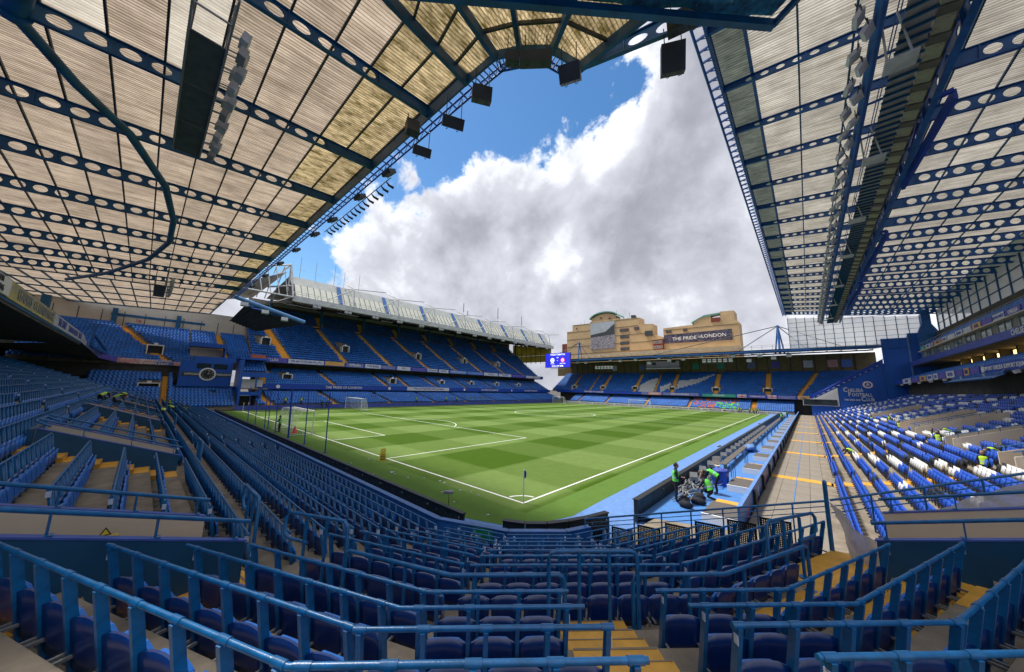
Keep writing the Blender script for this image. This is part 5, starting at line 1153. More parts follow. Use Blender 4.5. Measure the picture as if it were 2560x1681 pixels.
text('lettering', '9', 1.6, frame((-13.2, 149.72, 30.6), (1, 0, 0), (0, 0, 1)), BRIGHT, H2)
t = thing('roof_building', 'long pale low building edge between the hotel and the far end roof', 'building', (0, 0, 0)); mb = MB(); mb.box(-60, 140, 10, -8, 149, 24.2); mb.obj('wall', BRICKT, t)
# ------------------------------------------------------------------ north-east corner: upper tier, clock wall, lower seats
NE = thing('corner_stand', 'far left corner stand with blue clock wall and upper seats', 'stand', (0, 0, 0))
npz = []
UPR = ramp(76.3, 8.2, 92, 16.3, 20)
p_, _ = tier(NE, 'E', UPR, -27, -7.2, [(-10.2, -17.5, 1.0)], holes=[(-13.6, -10.8, 3, 7), ]); npz += p_
p_, _ = tier(NE, 'E', UPR[3:], -7.2, 2.4, [(-2.0, -2.7, .9)], holes=[(-7.2, -2.8, 0, 6)]); npz += p_
entrance(NE, 'E', -12.2, 79.5, 10.0, 2.2, 2.0, 1.8)
# banner fascia from the end of the north upper tier round the corner
FP = [(-64.8, -19.4, 11.45, 10.25), (-67.5, -19.2, 10.6, 9.6), (-71, -18.0, 9.4, 8.5), (-75.8, -16.3, 8.9, 8.1), (-76, -12, 8.8, 8.0), (-76, -7.2, 8.7, 7.9)]
for i in range(len(FP) - 1):
    a, b = FP[i], FP[i + 1]; mb = MB(); mb.quad((a[0], a[1], a[3]), (b[0], b[1], b[3]), (b[0], b[1], b[2]), (a[0], a[1], a[2])); mb.quad((a[0], a[1] - .3, a[3]), (b[0] - .3, b[1] - .2, b[3]), (b[0], b[1], b[3]), (a[0], a[1], a[3])); mb.quad((a[0], a[1], a[2]), (b[0], b[1], b[2]), (b[0] - .3, b[1] - .3, b[2]), (a[0], a[1] - .3, a[2])); mb.obj('fascia', BCOLS[[0, 2, 1, 4, 2][i]], NE)
text('lettering', "MATTHEW HARDING'S", .52, frame((-75.93, -12.6, 8.66), (0, 1, 0), (0, 0, 1)), WHITE, NE); text('lettering', 'BLUE & WHITE ARMY', .5, frame((-75.93, -12.6, 8.14), (0, 1, 0), (0, 0, 1)), WHITE, NE)
slabx(NE, 'banner', 'E', 75.9, -9.6, 7.95, 75.97, -7.25, 8.65, BCOLS[4])
mb = MB(); mb.poly([(-64.8, -19.4, 10.25), (-71, -18, 8.5), (-75.9, -16.3, 8.1), (-76, -7.2, 7.9), (-86, -7.2, 7.4), (-86, -27, 9.3), (-64.8, -27, 9.3)]); mb.obj('soffit', CONCD, NE)
slabx(NE, 'back_wall', 'E', 92.9, -30, 8, 93.2, 6, 21.0, BEIGE)
for i in range(11): slabx(NE, 'wall_joint', 'E', 92.83, -26 + 2.9 * i, 15.5, 92.89, -25.9 + 2.9 * i, 19, DGREY)
slabx(NE, 'wall_band', 'E', 92.8, -19, 18.0, 92.88, -5, 18.5, STEELD); text('lettering', '16', .9, frame((-92.75, -15.2, 17.4), (0, 1, 0), (0, 0, 1)), RED, NE)
for s in (-18.5, -9.4): slabx(NE, 'column', 'E', 92.0, s - .35, 14, 92.7, s + .35, 19.4, STEELD)
for s in (-26,): slabx(NE, 'column', 'E', 86.0, s - .5, 8, 87, s + .5, 19.4, STEELD)
# camera platform
slabx(NE, 'platform_wall', 'E', 80.5, -7.4, 9.6, 80.7, -2.6, 11.8, BEIGE); slabx(NE, 'platform_front', 'E', 77.9, -7.6, 8.8, 78.1, -2.0, 10.0, BRIGHT); slabx(NE, 'platform_side', 'E', 78, -2.5, 9.0, 81, -2.3, 12.0, BLUEW); slabx(NE, 'platform_roof', 'E', 77.9, -7.8, 12.0, 81.5, -2.2, 12.8, BLUEW); slabx(NE, 'platform_floor', 'E', 78, -7.6, 8.8, 81, -2, 9.0, BLUEW)
# clock wall
slabx(NE, 'clock_wall', 'E', 74.0, -8.8, 4.3, 74.4, -1.4, 9.0, BLUEW); slabx(NE, 'wall_top', 'E', 74.05, -7.0, 9.0, 76.4, -1.0, 9.9, BLUEW)
slabx(NE, 'box_window', 'E', 73.95, -6.6, 7.6, 73.99, -4.6, 8.6, GLASSM); slabx(NE, 'box_window', 'E', 73.95, -4.2, 7.6, 73.99, -2.2, 8.6, GLASSM)
slabx(NE, 'clock_banner', 'E', 73.94, -8.4, 6.15, 73.98, -1.5, 6.95, DGREY)
text('lettering', 'OFFICIAL', .5, frame((-73.9, -7.1, 6.55), (0, 1, 0), (0, 0, 1)), WHITE, NE); text('lettering', 'TIMEKEEPER', .5, frame((-73.9, -2.6, 6.55), (0, 1, 0), (0, 0, 1)), WHITE, NE)
t = thing('clock', 'round white rimmed clock on the blue corner wall between OFFICIAL and TIMEKEEPER', 'clock', (-73.9, -4.95, 6.6))
mb = MB(); mb.disc((0, 0, 0), 1.2, (1, 0, 0), 32, 0, .1); mb.disc((.1, 0, 0), .95, (1, 0, 0), 32, 1, .04); mb.obj('dial', [WHITE, BLACK], t)
mb = MB()
for k in range(12): a = k * math.pi / 6; mb.beam((.16, .62 * math.cos(a), .62 * math.sin(a)), (.16, .85 * math.cos(a), .85 * math.sin(a)), .04, .09, up=(1, 0, 0))
mb.obj('hour_mark', WHITE, t); mb = MB(); mb.beam((.17, 0, 0), (.17, .25, .7), .04, .08, up=(1, 0, 0)); mb.obj('hand', WHITE, t); mb = MB(); mb.beam((.19, 0, 0), (.19, .45, .1), .04, .1, up=(1, 0, 0)); mb.obj('hand', WHITE, t)
# lower seats of the corner, facing the pitch diagonal
p_, _ = tier(NE, 'E', ramp(69.4, .5, 75, 3.9, 13), -9.5, -.6, [], holes=[(-4.2, -3.4, 8, 9)]); npz += p_
p_, _ = tier(NE, 'E', ramp(66, .6, 76, 6.2, 22), -19, -9.5, [(-10.3, -10.3, .6)], holes=[(-13.5, -11, 12, 16)]); npz += p_
entrance(NE, 'E', -12.2, 71.3, 3.6, 2.6, 2.6, 1.2)
slabx(NE, 'back_wall', 'E', 76.5, -27, 0, 76.9, -7, 8.2, CONCD)
slabx(NE, 'seat_wall', 'E', 75.6, -9.5, 3.4, 75.8, -.6, 4.4, BLUEW)
scatter('seat', FAR, npz, [YAWS['E']] * len(npz), [SEATM, TAG_GLINT], NE, kind='stuff')
# tunnel and blue frame structure between corner and east stand
TN = thing('tunnel_block', 'blue framed block with dark tunnel mouth between corner and far left stand', 'building', (0, 0, 0))
slabx(TN, 'side_wall', 'E', 70, -.6, 0, 76, -.3, 9.6, BLUEW); slabx(TN, 'side_wall', 'E', 72, 3.1, 0, 76, 3.4, 4.4, BLUEW)
slabx(TN, 'tunnel_mouth', 'E', 73.4, .2, 0, 73.5, 2.7, 2.6, BLACK); slabx(TN, 'canopy', 'E', 71.4, -.2, 2.7, 73.6, 3.0, 3.4, BLUEW); slabx(TN, 'deck', 'E', 72, -.3, 3.9, 80, 4.4, 4.1, CONC)
slabx(TN, 'white_room', 'E', 75, .3, 4.1, 75.2, 4.0, 5.9, WHITE); slabx(TN, 'upper_band', 'E', 73.6, -.4, 6.3, 74, 4.6, 7.3, BLUEW)
for s in (-.1, 2.6, 4.3): slabx(TN, 'post', 'E', 73.5, s - .12, 4, 73.8, s + .12, 6.4, STEEL)
pp, _ = tier(TN, 'E', ramp(74.2, 7.2, 78.5, 9.4, 6), -.2, 4.6, []); scatter('seat', FAR, pp, [YAWS['E']] * len(pp), [SEATM, TAG_GLINT], TN, kind='stuff')
slabx(TN, 'roof_slab', 'E', 74.4, -.4, 9.9, 80, 4.6, 10.3, BLUEW)
slabx(TN, 'orange_cover', 'E', 79.6, 2.2, 10.3, 79.95, 4.8, 11.3, ORANGE)

# ------------------------------------------------------------------ north stand upper tier front and its banners
NU = thing('north_upper_tier', 'overhanging upper tier front on the left with yellow and white banners', 'stand', (0, 0, 0))
def ybox(parent, name, x0, y0_, z0, x1, y1_, z1, m_): mb = MB(); mb.box(min(x0, x1), min(y0_, y1_), min(z0, z1), max(x0, x1), max(y0_, y1_), max(z0, z1)); return mb.obj(name, m_, parent)
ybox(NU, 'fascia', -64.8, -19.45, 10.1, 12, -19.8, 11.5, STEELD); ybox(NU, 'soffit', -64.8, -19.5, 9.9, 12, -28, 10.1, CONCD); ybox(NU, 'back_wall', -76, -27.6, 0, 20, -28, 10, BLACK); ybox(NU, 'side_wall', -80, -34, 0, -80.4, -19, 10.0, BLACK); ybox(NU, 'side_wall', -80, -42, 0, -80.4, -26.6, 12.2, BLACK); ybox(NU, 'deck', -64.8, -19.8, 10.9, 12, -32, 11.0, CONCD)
mb = MB(); mb.quad((-64.8, -20, 11), (12, -20, 11), (12, -33, 18.6), (-64.8, -33, 18.6)); mb.obj('upper_rake', SEATM, NU)
YB = mat('yellow_banner', (.55, .45, .16), .7, .12, 1, wear=((.33, .33, .30), 1.3, .5)); WB = mat('white_banner', (.55, .55, .62), .7, .12, 1.5, wear=((.36, .35, .5), 3, .55))
ybox(NU, 'banner', -42.1, -19.40, 10.30, 5, -19.44, 11.42, YB); ybox(NU, 'banner', -64.6, -19.40, 10.30, -42.3, -19.44, 11.42, WB)
ybox(NU, 'banner', -26.3, -19.36, 10.34, -18, -19.395, 11.38, WHITE)
text('lettering', 'FULHAM', .52, frame((-23.4, -19.33, 11.12), (-1, 0, 0), (0, 0, 1)), BLACK, NU); text('lettering', 'ROAD  SW6', .52, frame((-23.4, -19.33, 10.6), (-1, 0, 0), (0, 0, 1)), BLACK, NU)
for i, (x, s, c) in enumerate(((-30.5, 'LEADERS', GREYM), (-36.4, 'OF LONDON', GREYM), (-40.8, 'CFC', GREYM), (-47, 'THE ONLY', VIOLET), (-55, 'TEAM IN LONDON', VIOLET), (-61.5, 'BLUES', VIOLET))): text('lettering', s, 1.05 if i != 4 else .9, frame((x, -19.37, 10.86), (-1, 0, 0), (0, 0, 1)), c, NU)
t = thing('steel_outrigger', 'blue triangular bracket at the far end of the banner front', 'bracket', (-65.5, -18.6, 9.9)); mb = MB()
mb.beam((0, 0, 0), (-6, 1.2, -.6), .3, .4); mb.beam((0, 0, 1.8), (-6, 1.2, -.3), .25, .3); mb.beam((0, 0, 0), (0, 0, 1.9), .3, .3); mb.beam((-.4, 0, 3), (0, 0, 0), .25, .3); mb.obj('frame', STEEL, t)

# ------------------------------------------------------------------ roofs: cellular beams and translucent corrugated sheeting
def cell_beam(L, d0, d1, n0, n1, pitch, rx, rz, th=.03, fl=.22, seg=14, solid=()):
    """cellular beam along +x from 0 to L, top at z=0, depth d0->d1; elliptic holes between x=n0 and x=n1"""
    mb = MB(); N = int((n1 - n0) / pitch); D_ = lambda x: d0 + (d1 - d0) * x / L
    def cell(a, b, hole):
        za, zb = -D_(a), -D_(b)
        if not hole: 
            for y in (-th / 2, th / 2): mb.quad((a, y, za), (b, y, zb), (b, y, 0), (a, y, 0))
            return
        cx = (a + b) / 2; cz = (za + zb) / 4; rzz = rz * D_(cx); outer = []; inner = []
        for k in range(seg):
            t = 2 * math.pi * (k + .5) / seg; c, s = math.cos(t), math.sin(t); inner.append((cx + rx * c, cz + rzz * s))
            w = (b - a) / 2; hh = D_(cx) / 2; q = min(w / abs(c) if abs(c) > 1e-6 else 1e9, hh / abs(s) if abs(s) > 1e-6 else 1e9)
            outer.append((cx + q * c, cz + q * s))
        for y in (-th / 2, th / 2): n_ = len(outer); mb.add([(x, y, z) for x, z in outer] + [(x, y, z) for x, z in inner], [(k, (k + 1) % n_, n_ + (k + 1) % n_, n_ + k) for k in range(n_)])
        # corner fillers
        for (x, z) in ((a, 0), (b, 0), (a, za), (b, zb)):
            pts = sorted(outer, key=lambda q: (q[0] - x) ** 2 + (q[1] - z) ** 2)[:2]
            for y in (-th / 2, th / 2): mb.add([(x, y, z), (pts[0][0], y, pts[0][1]), (pts[1][0], y, pts[1][1])], [(0, 1, 2)])
        n_ = len(inner); mb.add([(x, -th / 2, z) for x, z in inner] + [(x, th / 2, z) for x, z in inner], [(k, (k + 1) % n_, n_ + (k + 1) % n_, n_ + k) for k in range(n_)])
    if n0 > 0: cell(0, n0, False)
    for i in range(N): cell(n0 + pitch * i, n0 + pitch * (i + 1), i not in solid)
    if n0 + N * pitch < L: cell(n0 + N * pitch, L, False)
    mb.beam((0, 0, .02), (L, 0, .02), fl, .05); mb.beam((0, 0, -d0 - .02), (L, 0, -d1 - .02), fl, .05)
    for i in range(0, N, 4): x = n0 + pitch * i; mb.box(x - .02, -fl / 2, -D_(x), x + .02, fl / 2, 0)
    return mb
def corrugated(w, l, pitch=.22, amp=.035):
    """sheet w across the corrugations (x) and l along them (y), hanging from z=0"""
    mb = MB(); n = int(w / pitch); pts = []
    for i in range(n):
        x = i * w / n; p = w / n; pts += [(x, 0), (x + p * .18, -amp), (x + p * .5, -amp), (x + p * .68, 0)]
    pts.append((w, 0)); vs = [(x, 0, z) for x, z in pts] + [(x, l, z) for x, z in pts]; k = len(pts)
    mb.add(vs, [(i, i + 1, k + i + 1, k + i) for i in range(k - 1)]); return mb
# --- north stand roof
NRF = thing('north_stand_roof', 'brownish translucent corrugated roof on holed blue beams, upper left', 'roof', (0, 0, 0))
BX = [-5.4 - 7.62 * k for k in range(9)]; YF, ZF, SL = -3.45, 22.0, .068; zr = lambda y: ZF + SL * (y - YF)
bm_ = cell_beam(30, .62, 1.05, 3.2, 29, 1.06, .37, .33).mesh('roof_beam', STEELD)
Rb = Matrix.Rotation(-math.pi / 2, 4, 'Z') @ Matrix.Rotation(math.atan(SL), 4, 'Y')
for x in BX: link('roof_beam', bm_, NRF, mw=Matrix.Translation((x, YF, ZF + .62)) @ Rb)
PY = [-3.5, -5.3, -7.1, -8.9, -10.8, -12.6, -14.5, -16.4, -18.3, -20.2, -22.1, -24, -26, -28, -30, -32]
bays = [(BX[0], -1.75)] + [(BX[k + 1], BX[k]) for k in range(8)] + [(-74, BX[8])]
for y in PY: mb = MB(); z = zr(y) + .72; mb.beam((-74, y, z), (-1.75, y, z), .09, .16); mb.obj('purlin', DGREY, NRF)
cache = {}
for bi, (xa, xb) in enumerate(bays):
    for pi in range(len(PY) - 1):
        ya, yb = PY[pi], PY[pi + 1]; w, l = round(xb - xa, 2), round(ya - yb, 2); m_k = ROOFEDGE if pi < 1 or (pi < 2 and bi < 3) else (ROOFCLEAR if (bi, pi) in ((1, 7), (1, 5)) else ROOFGL)
        key = (w, l, m_k.name)
        if key not in cache: cache[key] = corrugated(w, l / math.cos(math.atan(SL)), .19).mesh('roof_sheet', m_k)
        link('roof_sheet', cache[key], NRF, mw=Matrix.Translation((xa, yb, zr(yb) + .86)) @ Matrix.Rotation(math.atan(SL), 4, 'X'))
mb = MB(); mb.box(-74, YF - .05, 21.75, -1.5, YF + .05, 22.7); mb.obj('edge_beam', STEELD, NRF)
# dark cross band seen on the roof
AR = thing('roof_arch_tube', 'curved dark blue steel tube sweeping under the left roof beams', 'steel tube', (0, 0, 0))
pts = [(-13.3, -18.9, 21.0), (-16.9, -17.5, 21.0), (-20.1, -15.7, 21.0), (-26.6, -13.9, 21.0), (-34.3, -13.1, 21.0), (-41.9, -13.1, 21.0), (-51.9, -14.6, 21.0), (-64.7, -18.6, 20.8), (-74, -23, 20.6)]
mb = MB(); mb.tube([(x, y, z - .15) for x, y, z in pts], .24, 12); mb.obj('tube', STEELD, AR)
mb = MB(); mb.tube([(-4, -16.6, 20.9), (-13.3, -18.9, 20.9)], .42, 12); mb.tube([(-13.0, -18.8, 20.9), (-13.3, -18.9, 20.9)], .55, 14); mb.obj('main_tube', STEELD, AR)
GANF = mat('gantry_floor', (.085, .10, .105), .6, .2, 1.5)
def gantry(label, x0, y0_, z, L, n=3):
    t = thing('floodlight_gantry', label, 'gantry', (x0, y0_, z)); w = 1.15
    for i in range(n): mb = MB(); mb.box(-L * (i + 1) / n + .04, 0, 0, -L * i / n - .04, w, .06); mb.obj('floor_panel', GANF, t)
    mb = MB()
    for y in (0, w): mb.beam((0, y, 0), (-L, y, 0), .08, .14); mb.beam((1.5, y, .9), (-L, y, .9), .06, .08)
    for i in range(n * 2 + 1): mb.beam((-L * i / (2 * n), 0, 0), (-L * i / (2 * n), 0, 1.0), .06, .06); mb.beam((-L * i / (2 * n), w, 0), (-L * i / (2 * n), w, 2.2), .07, .07)
    for i in range(n): mb.beam((-L * i / n, w, 0), (-L * (i + 1) / n, w, 1.9), .05, .05)
    for y in (0, w): mb.beam((0, y, 0), (2.6, y, .1), .07, .1)
    for x in (1.3, 2.6): mb.beam((x, 0, .07), (x, w, .07), .06, .06)
    mb.obj('frame', GREYM, t)
    for i in range(9):
        x = -.3 - i * (L - .6) / 8
        for j in range(2):
            mb = MB(); c = Vector((x, w + .5 + .12 * (i % 2), .35 + .75 * j)); mb.obox(c, (.33, 0, 0), (0, .05, .22), (0, .14, -.04)); mb.beam(c, (x, w, .3 + .7 * j), .05, .05); mb.obj('lamp', WSTEEL if (i + j) % 4 else GREYM, t)
    mb = MB()
    for x in (-L * .15, -L * .85):
        for y in (0, w): mb.tube([(x, y, 1), (x, y, 2.9)], .04, 6)
    mb.obj('hanger', DGREY, t); return t
gantry('dark floored floodlight gantry hanging close under the left roof', -6.0, -13.7, 19.0, 10.1)
gantry('distant floodlight gantry hanging under the far part of the left roof', -56.5, -13.7, 18.6, 10)
ET = thing('roof_edge_truss', 'blue lattice gutter truss along the front edge of the left roof', 'truss', (0, 0, 0)); ex = [(-74, -2.7), (-2.2, -2.7)]
for dy, dz in ((0, 0), (0, .55)): mb = MB(); mb.tube([(-74, YF + .75 + dy, 21.9 + dz), (-2.0, YF + .75 + dy, 21.9 + dz)], .06, 6); mb.obj('chord', BANNER, ET)
mb = MB()
for k in range(72): x = -73.5 + k; mb.beam((x, YF, 22), (x, YF + .75, 21.9), .05, .08); mb.beam((x, YF + .75, 21.9), (x + .5, YF + .75, 22.45), .03, .03); mb.beam((x + .5, YF + .75, 22.45), (x + 1, YF + .75, 21.9), .03, .03)
mb.obj('lattice', STEEL, ET)
def speaker(label, c, w, h, d, yaw, tilt, group='boxes hanging from the roof edge', cat='speaker', frm=None):
    t = thing('hanging_speaker', label, cat, c, group); R = Matrix.Rotation(yaw, 4, 'Z') @ Matrix.Rotation(tilt, 4, 'X')
    mb = MB(); a, b, e = (R @ Vector(v) for v in ((w / 2, 0, 0), (0, d / 2, 0), (0, 0, h / 2))); mb.obox((0, 0, 0), a, b, e); mb.obox(b * 1.02, a * .94, b * .04, e * .92); mb.obj('cabinet', DGREY, t)
    mb = MB()
    for s in (-.35, .35): p = a * s * 2 + e; mb.tube([p, p + Vector((0, 0, max(.5, 21.9 - c[2] - p.z)))], .025, 5)
    mb.obj('hanger', BLACK, t); mb = MB()
    for s in (-.3, .2): p = a * s * 2 - e; mb.tube([p, p + Vector((.05, 0, -.18)), p + Vector((.16, .02, -.16)), p + Vector((.18, .02, .05))], .015, 4)
    mb.obj('cable', BLACK, t)
SPK = [((2.62, -2.9, 20.6), 1.45, .5, .5, .67, .1, 'wide dark speaker box hanging at the middle of the curved roof edge'), ((3.5, -1.35, 20.5), 1.0, .75, .45, .35, .6, 'tilted dark speaker box hanging right of the wide one'), ((1.75, -3.55, 20.7), .65, .5, .45, .75, .1, 'small dark speaker box tucked left of the wide one'),
       ((-.6, -3.3, 20.5), 1.0, .7, .5, 1.0, .3, 'dark speaker box hanging left on the curved roof edge'), ((-3.1, -3.2, 20.4), 1.2, .6, .5, 1.1, .75, 'dark green-grey box tilted under the left roof edge'), ((-6.4, -3.1, 20.3), 1.1, .55, .45, 1.2, .6, 'dark box with looping cables under the left roof edge'), ((-5.8, -4.2, 20.9), .75, 1.0, .5, 1.3, -.3, 'brownish grey box hanging just behind the left roof edge'),
       ((7.45, 1.0, 20.4), 1.0, 1.25, .35, .45, .3, 'large dark box with cable loops hanging lowest at the top right of the opening'), ((8.1, .1, 21.0), 1.15, .7, .5, .2, .2, 'dark box partly behind the net frame at the top')]
for c, w, h, d, y_, tl_, lab in SPK: speaker(lab, c, w, h, d, y_, tl_)
for i, x in enumerate((-11.5, -16.5, -22.6, -27.5, -34, -41, -49, -58)): speaker('small floodlight box under the left roof edge, %s along towards the far stand' % nth(i), (x, -2.75, 21.3), 1.0, .3, .6, .1, .5, 'small boxes along the left roof edge', 'floodlight')
FX = thing('lamp_row', 'row of small black spotlights on a rail below the left roof edge', 'spotlights', (0, 0, 0)); mb = MB(); mb.tube([(-26, -2.3, 21.3), (-12, -2.3, 21.4)], .04, 6); mb.obj('rail', GREYM, FX)
for k in range(16): x = -25.5 + .85 * k; mb = MB(); mb.tube([(x, -2.3, 21.35), (x + .1, -2.1, 21.1), (x + .2, -1.75, 21.0)], [.04, .09, .11], 7); mb.obj('lamp', BLACK, FX)
# --- curved corner roof
CRF = thing('corner_roof', 'curved corner roof of stained yellow sheeting between dark ribs, top centre', 'roof', (0, 0, 0))
CE = [(-1.75, -3.4), (.4, -3.35), (1.5, -2.75), (2.72, -1.75), (3.35, -.12)]; CO = [(-1.2, -9.3), (1.6, -10.6), (5.2, -8.8), (9.5, -6.0), (13.5, -.9)]
for i in range(5):
    a, b = Vector((*CE[i], 22.0)), Vector((*CO[i], 21.9)); mb = MB(); mb.beam(a, b, .22, .55); mb.obj('rib', STEELD, CRF)
fr = [0, .16, .36, .6, 1.0]
for i in range(4):
    for k in range(len(fr) - 1):
        q = [Vector((*CE[i], 22.35)).lerp(Vector((*CO[i], 22.25)), fr[k]), Vector((*CE[i + 1], 22.35)).lerp(Vector((*CO[i + 1], 22.25)), fr[k]), Vector((*CE[i + 1], 22.35)).lerp(Vector((*CO[i + 1], 22.25)), fr[k + 1]), Vector((*CE[i], 22.35)).lerp(Vector((*CO[i], 22.25)), fr[k + 1])]
        mb = MB(); n = 12 if k < 2 else 18; vs = []
        for j in range(n * 2 + 1):
            u = j / (n * 2); dz = Vector((0, 0, -.05 * (j % 2))); vs += [q[0].lerp(q[1], u) + dz, q[3].lerp(q[2], u) + dz]
        mb.add(vs, [(2 * j, 2 * j + 2, 2 * j + 3, 2 * j + 1) for j in range(n * 2)]); mb.obj('roof_sheet', ROOFEDGE, CRF)
        mb = MB(); mb.beam(q[3] - Vector((0, 0, .12)), q[2] - Vector((0, 0, .12)), .1, .2); mb.obj('purlin', DGREY, CRF)
    mb = MB(); mb.beam(Vector((*CE[i], 22.1)), Vector((*CE[i + 1], 22.1)), .12, .5); mb.obj('edge_beam', STEELD, CRF)
    n_ = (Vector(CE[i + 1]) - Vector(CE[i])).normalized(); o2 = Vector((-n_.y, n_.x, 0)) * .7
    mb = MB(); A, B = Vector((*CE[i], 21.9)) + o2, Vector((*CE[i + 1], 21.9)) + o2; mb.tube([A, B], .06, 6); mb.tube([A + Vector((0, 0, .4)), B + Vector((0, 0, .4))], .05, 6); kk = 7
    for j in range(kk + 1): mb.beam(A.lerp(B, j / kk), A.lerp(B, j / kk) - o2, .05, .06); mb.beam(A.lerp(B, j / kk), A.lerp(B, j / kk) + Vector((0, 0, .4)), .03, .03)
    mb.obj('edge_truss', STEEL, CRF)
t = thing('link_beam', 'deep dark blue beam with slot holes linking the corner roof to the right', 'beam', (0, 0, 0))
bmm = cell_beam(6.4, .5, 1.1, 2.2, 6.0, 1.25, .45, .3); o = bmm.obj('web', STEELD, t); o.matrix_basis = Matrix.Translation((3.35, -.1, 22.4)) @ Matrix.Rotation(math.atan2(.85, 4.3), 4, 'Z')
t = thing('blue_netting', 'dark blue frame with crumpled blue netting crossing the top of the view', 'netting frame', (0, 0, 0))
A, B, D2 = Vector((-2.5, -11.2, 20.5)), Vector((10.95, 2.25, 20.5)), Vector((11.9, 1.6, 20.5)); mb = MB(); mb.beam(A, B, .25, .35); mb.beam(B, D2 + Vector((2, -1.5, 0)), .15, .25); mb.obj('frame', STEELD, t)
NETB = mat('blue_crumpled_net', (.03, .22, .38), .8, .5, 2.5, .8, 9, wear=((.5, .52, .5), 3.5, .62)); mb = MB(); vs = []; n = 26; r_ = random.Random(4)
for i in range(n + 1):
    for j in range(6):
        p = A.lerp(B, i / n) + Vector((.71, -.71, 0)) * (j * 1.0) + Vector((0, 0, .35 + .12 * math.sin(i * 1.3 + j) - .12 * j + r_.uniform(-.08, .08))); vs.append(p)
mb.add(vs, [(i * 6 + j, (i + 1) * 6 + j, (i + 1) * 6 + j + 1, i * 6 + j + 1) for i in range(n) for j in range(5)], 0, True); mb.obj('net', NETB, t)
# --- north east end of the left roof: dark soffit and blue tube
t = thing('corner_canopy', 'dark ribbed canopy with pale blue front tube at the far end of the left roof', 'canopy', (0, 0, 0))
mb = MB(); mb.tube([(-72, -3.2, 21.9), (-72, 9.4, 18.8)], .42, 12); mb.obj('front_tube', mat('pale_blue_tube', (.10, .26, .55), .5, .15, 2), t)
mb = MB(); mb.poly([(-73, -1.2, 20.6), (-73, 9.0, 18.4), (-79, 2.0, 16.5), (-79, -2.4, 18.0)]); mb.obj('soffit', DGREY, t)
mb = MB()
for k in range(9): f_ = k / 8; mb.beam((-73, -1.2 + 10 * f_, 20.5 - 2.1 * f_), (-79, -2.4 + 4.4 * f_, 17.9 - 1.5 * f_), .1, .2)
mb.obj('rib', BLACK, t)
mb = MB(); mb.quad((-73.9, -3.4, 22.8), (-73.9, -32, 20.9), (-94, -28, 20.0), (-87, -5, 20.2)); o = mb.obj('sheeting', ROOFGL, t); mb = MB()
for k in range(14): f_ = k / 13; mb.beam(Vector((-74, -3.4, 22.6)).lerp(Vector((-74, -32, 20.7)), f_), Vector((-87, -5, 20.0)).lerp(Vector((-94, -28, 19.8)), f_), .12, .25)
for k in range(5): f_ = k / 4; mb.beam(Vector((-74, -3.4, 22.6)).lerp(Vector((-87, -5, 20.0)), f_), Vector((-74, -32, 20.7)).lerp(Vector((-94, -28, 19.8)), f_), .12, .2)
mb.obj('rafter', STEELD, t)
for i, y in enumerate((-1.5, 2, 5.5)): tt = thing('roof_floodlight', 'pale floodlight under the pale blue tube at the far corner, %s' % nth(i), 'floodlight', (-71.6, y, 20.2 - .26 * y)); mb = MB(); mb.obox((0, 0, 0), (.15, 0, .1), (0, .6, 0), (-.1, 0, .35)); mb.obj('lamp_head', WSTEEL, tt); mb = MB(); mb.tube([(0, 0, 0), (0, 0, .7)], .04, 5); mb.obj('bracket', GREYM, tt)
# ------------------------------------------------------------------ west stand (right)
Wt = thing('west_stand', 'right hand stand with blue, white and black tip-up seats and banner fronted tiers', 'stand', (0, 0, 0))
wr = []
for k in range(24): u = 11.5 + .7 * k; du = u - 11.5; wr.append((u - .35, .9 + .25 * du + .0045 * du * du - .62))
AW = [15.0, 27.2, 38.2, 49.8, 61.3, 72.5, 84, 95.5]
wells = [(13.6, 15.4), (22.3, 24.0), (32.4, 34.1), (39.3, 41.0), (59.3, 61.0)]
f = AX['W']; wpos = []; wcol = []
mb = MB(); n = len(wr); rr = wr + [(wr[-1][0] + .7, wr[-1][1])]
wy0 = lambda u: fy(u) + .25
for i in range(n):
    u, z = wr[i]; u2 = rr[i + 1][0]; zp = wr[i - 1][1] if i else .1; cuts = [(wy0(u), 106.9)]
    if 9 <= i <= 15:
        cuts = []; a = wy0(u)
        for w0, w1 in wells: cuts.append((a, w0)); a = w1
        cuts.append((a, 106.9))
    for a, b in cuts: mb.quad((u, a, z), (u2, a, z), (u2, b, z), (u, b, z)); mb.quad((u, a, zp), (u, b, zp), (u, b, z), (u, a, z))
mb.obj('terrace', CONC, Wt)
mb = MB(); mb.quad((17, 10, .9), (23, 10, .9), (23, 65, .9), (17, 65, .9)); mb.obj('well_floor', CONCD, Wt)
for k, s in enumerate(AW):
    mb = MB()
    for i in range(n):
        u, z = wr[i]; u2 = rr[i + 1][0]
        if 9 <= i <= 15 and any(a - .5 < s < b + .5 for a, b in wells): continue
        mb.box(u, s - .45, z - .2, u2 - .02, s + .45, z + .012); mb.box(u2 - .3, s - .45, z, u2 - .02, s + .45, z + .12)
    mb.obj('aisle', YEL, Wt)
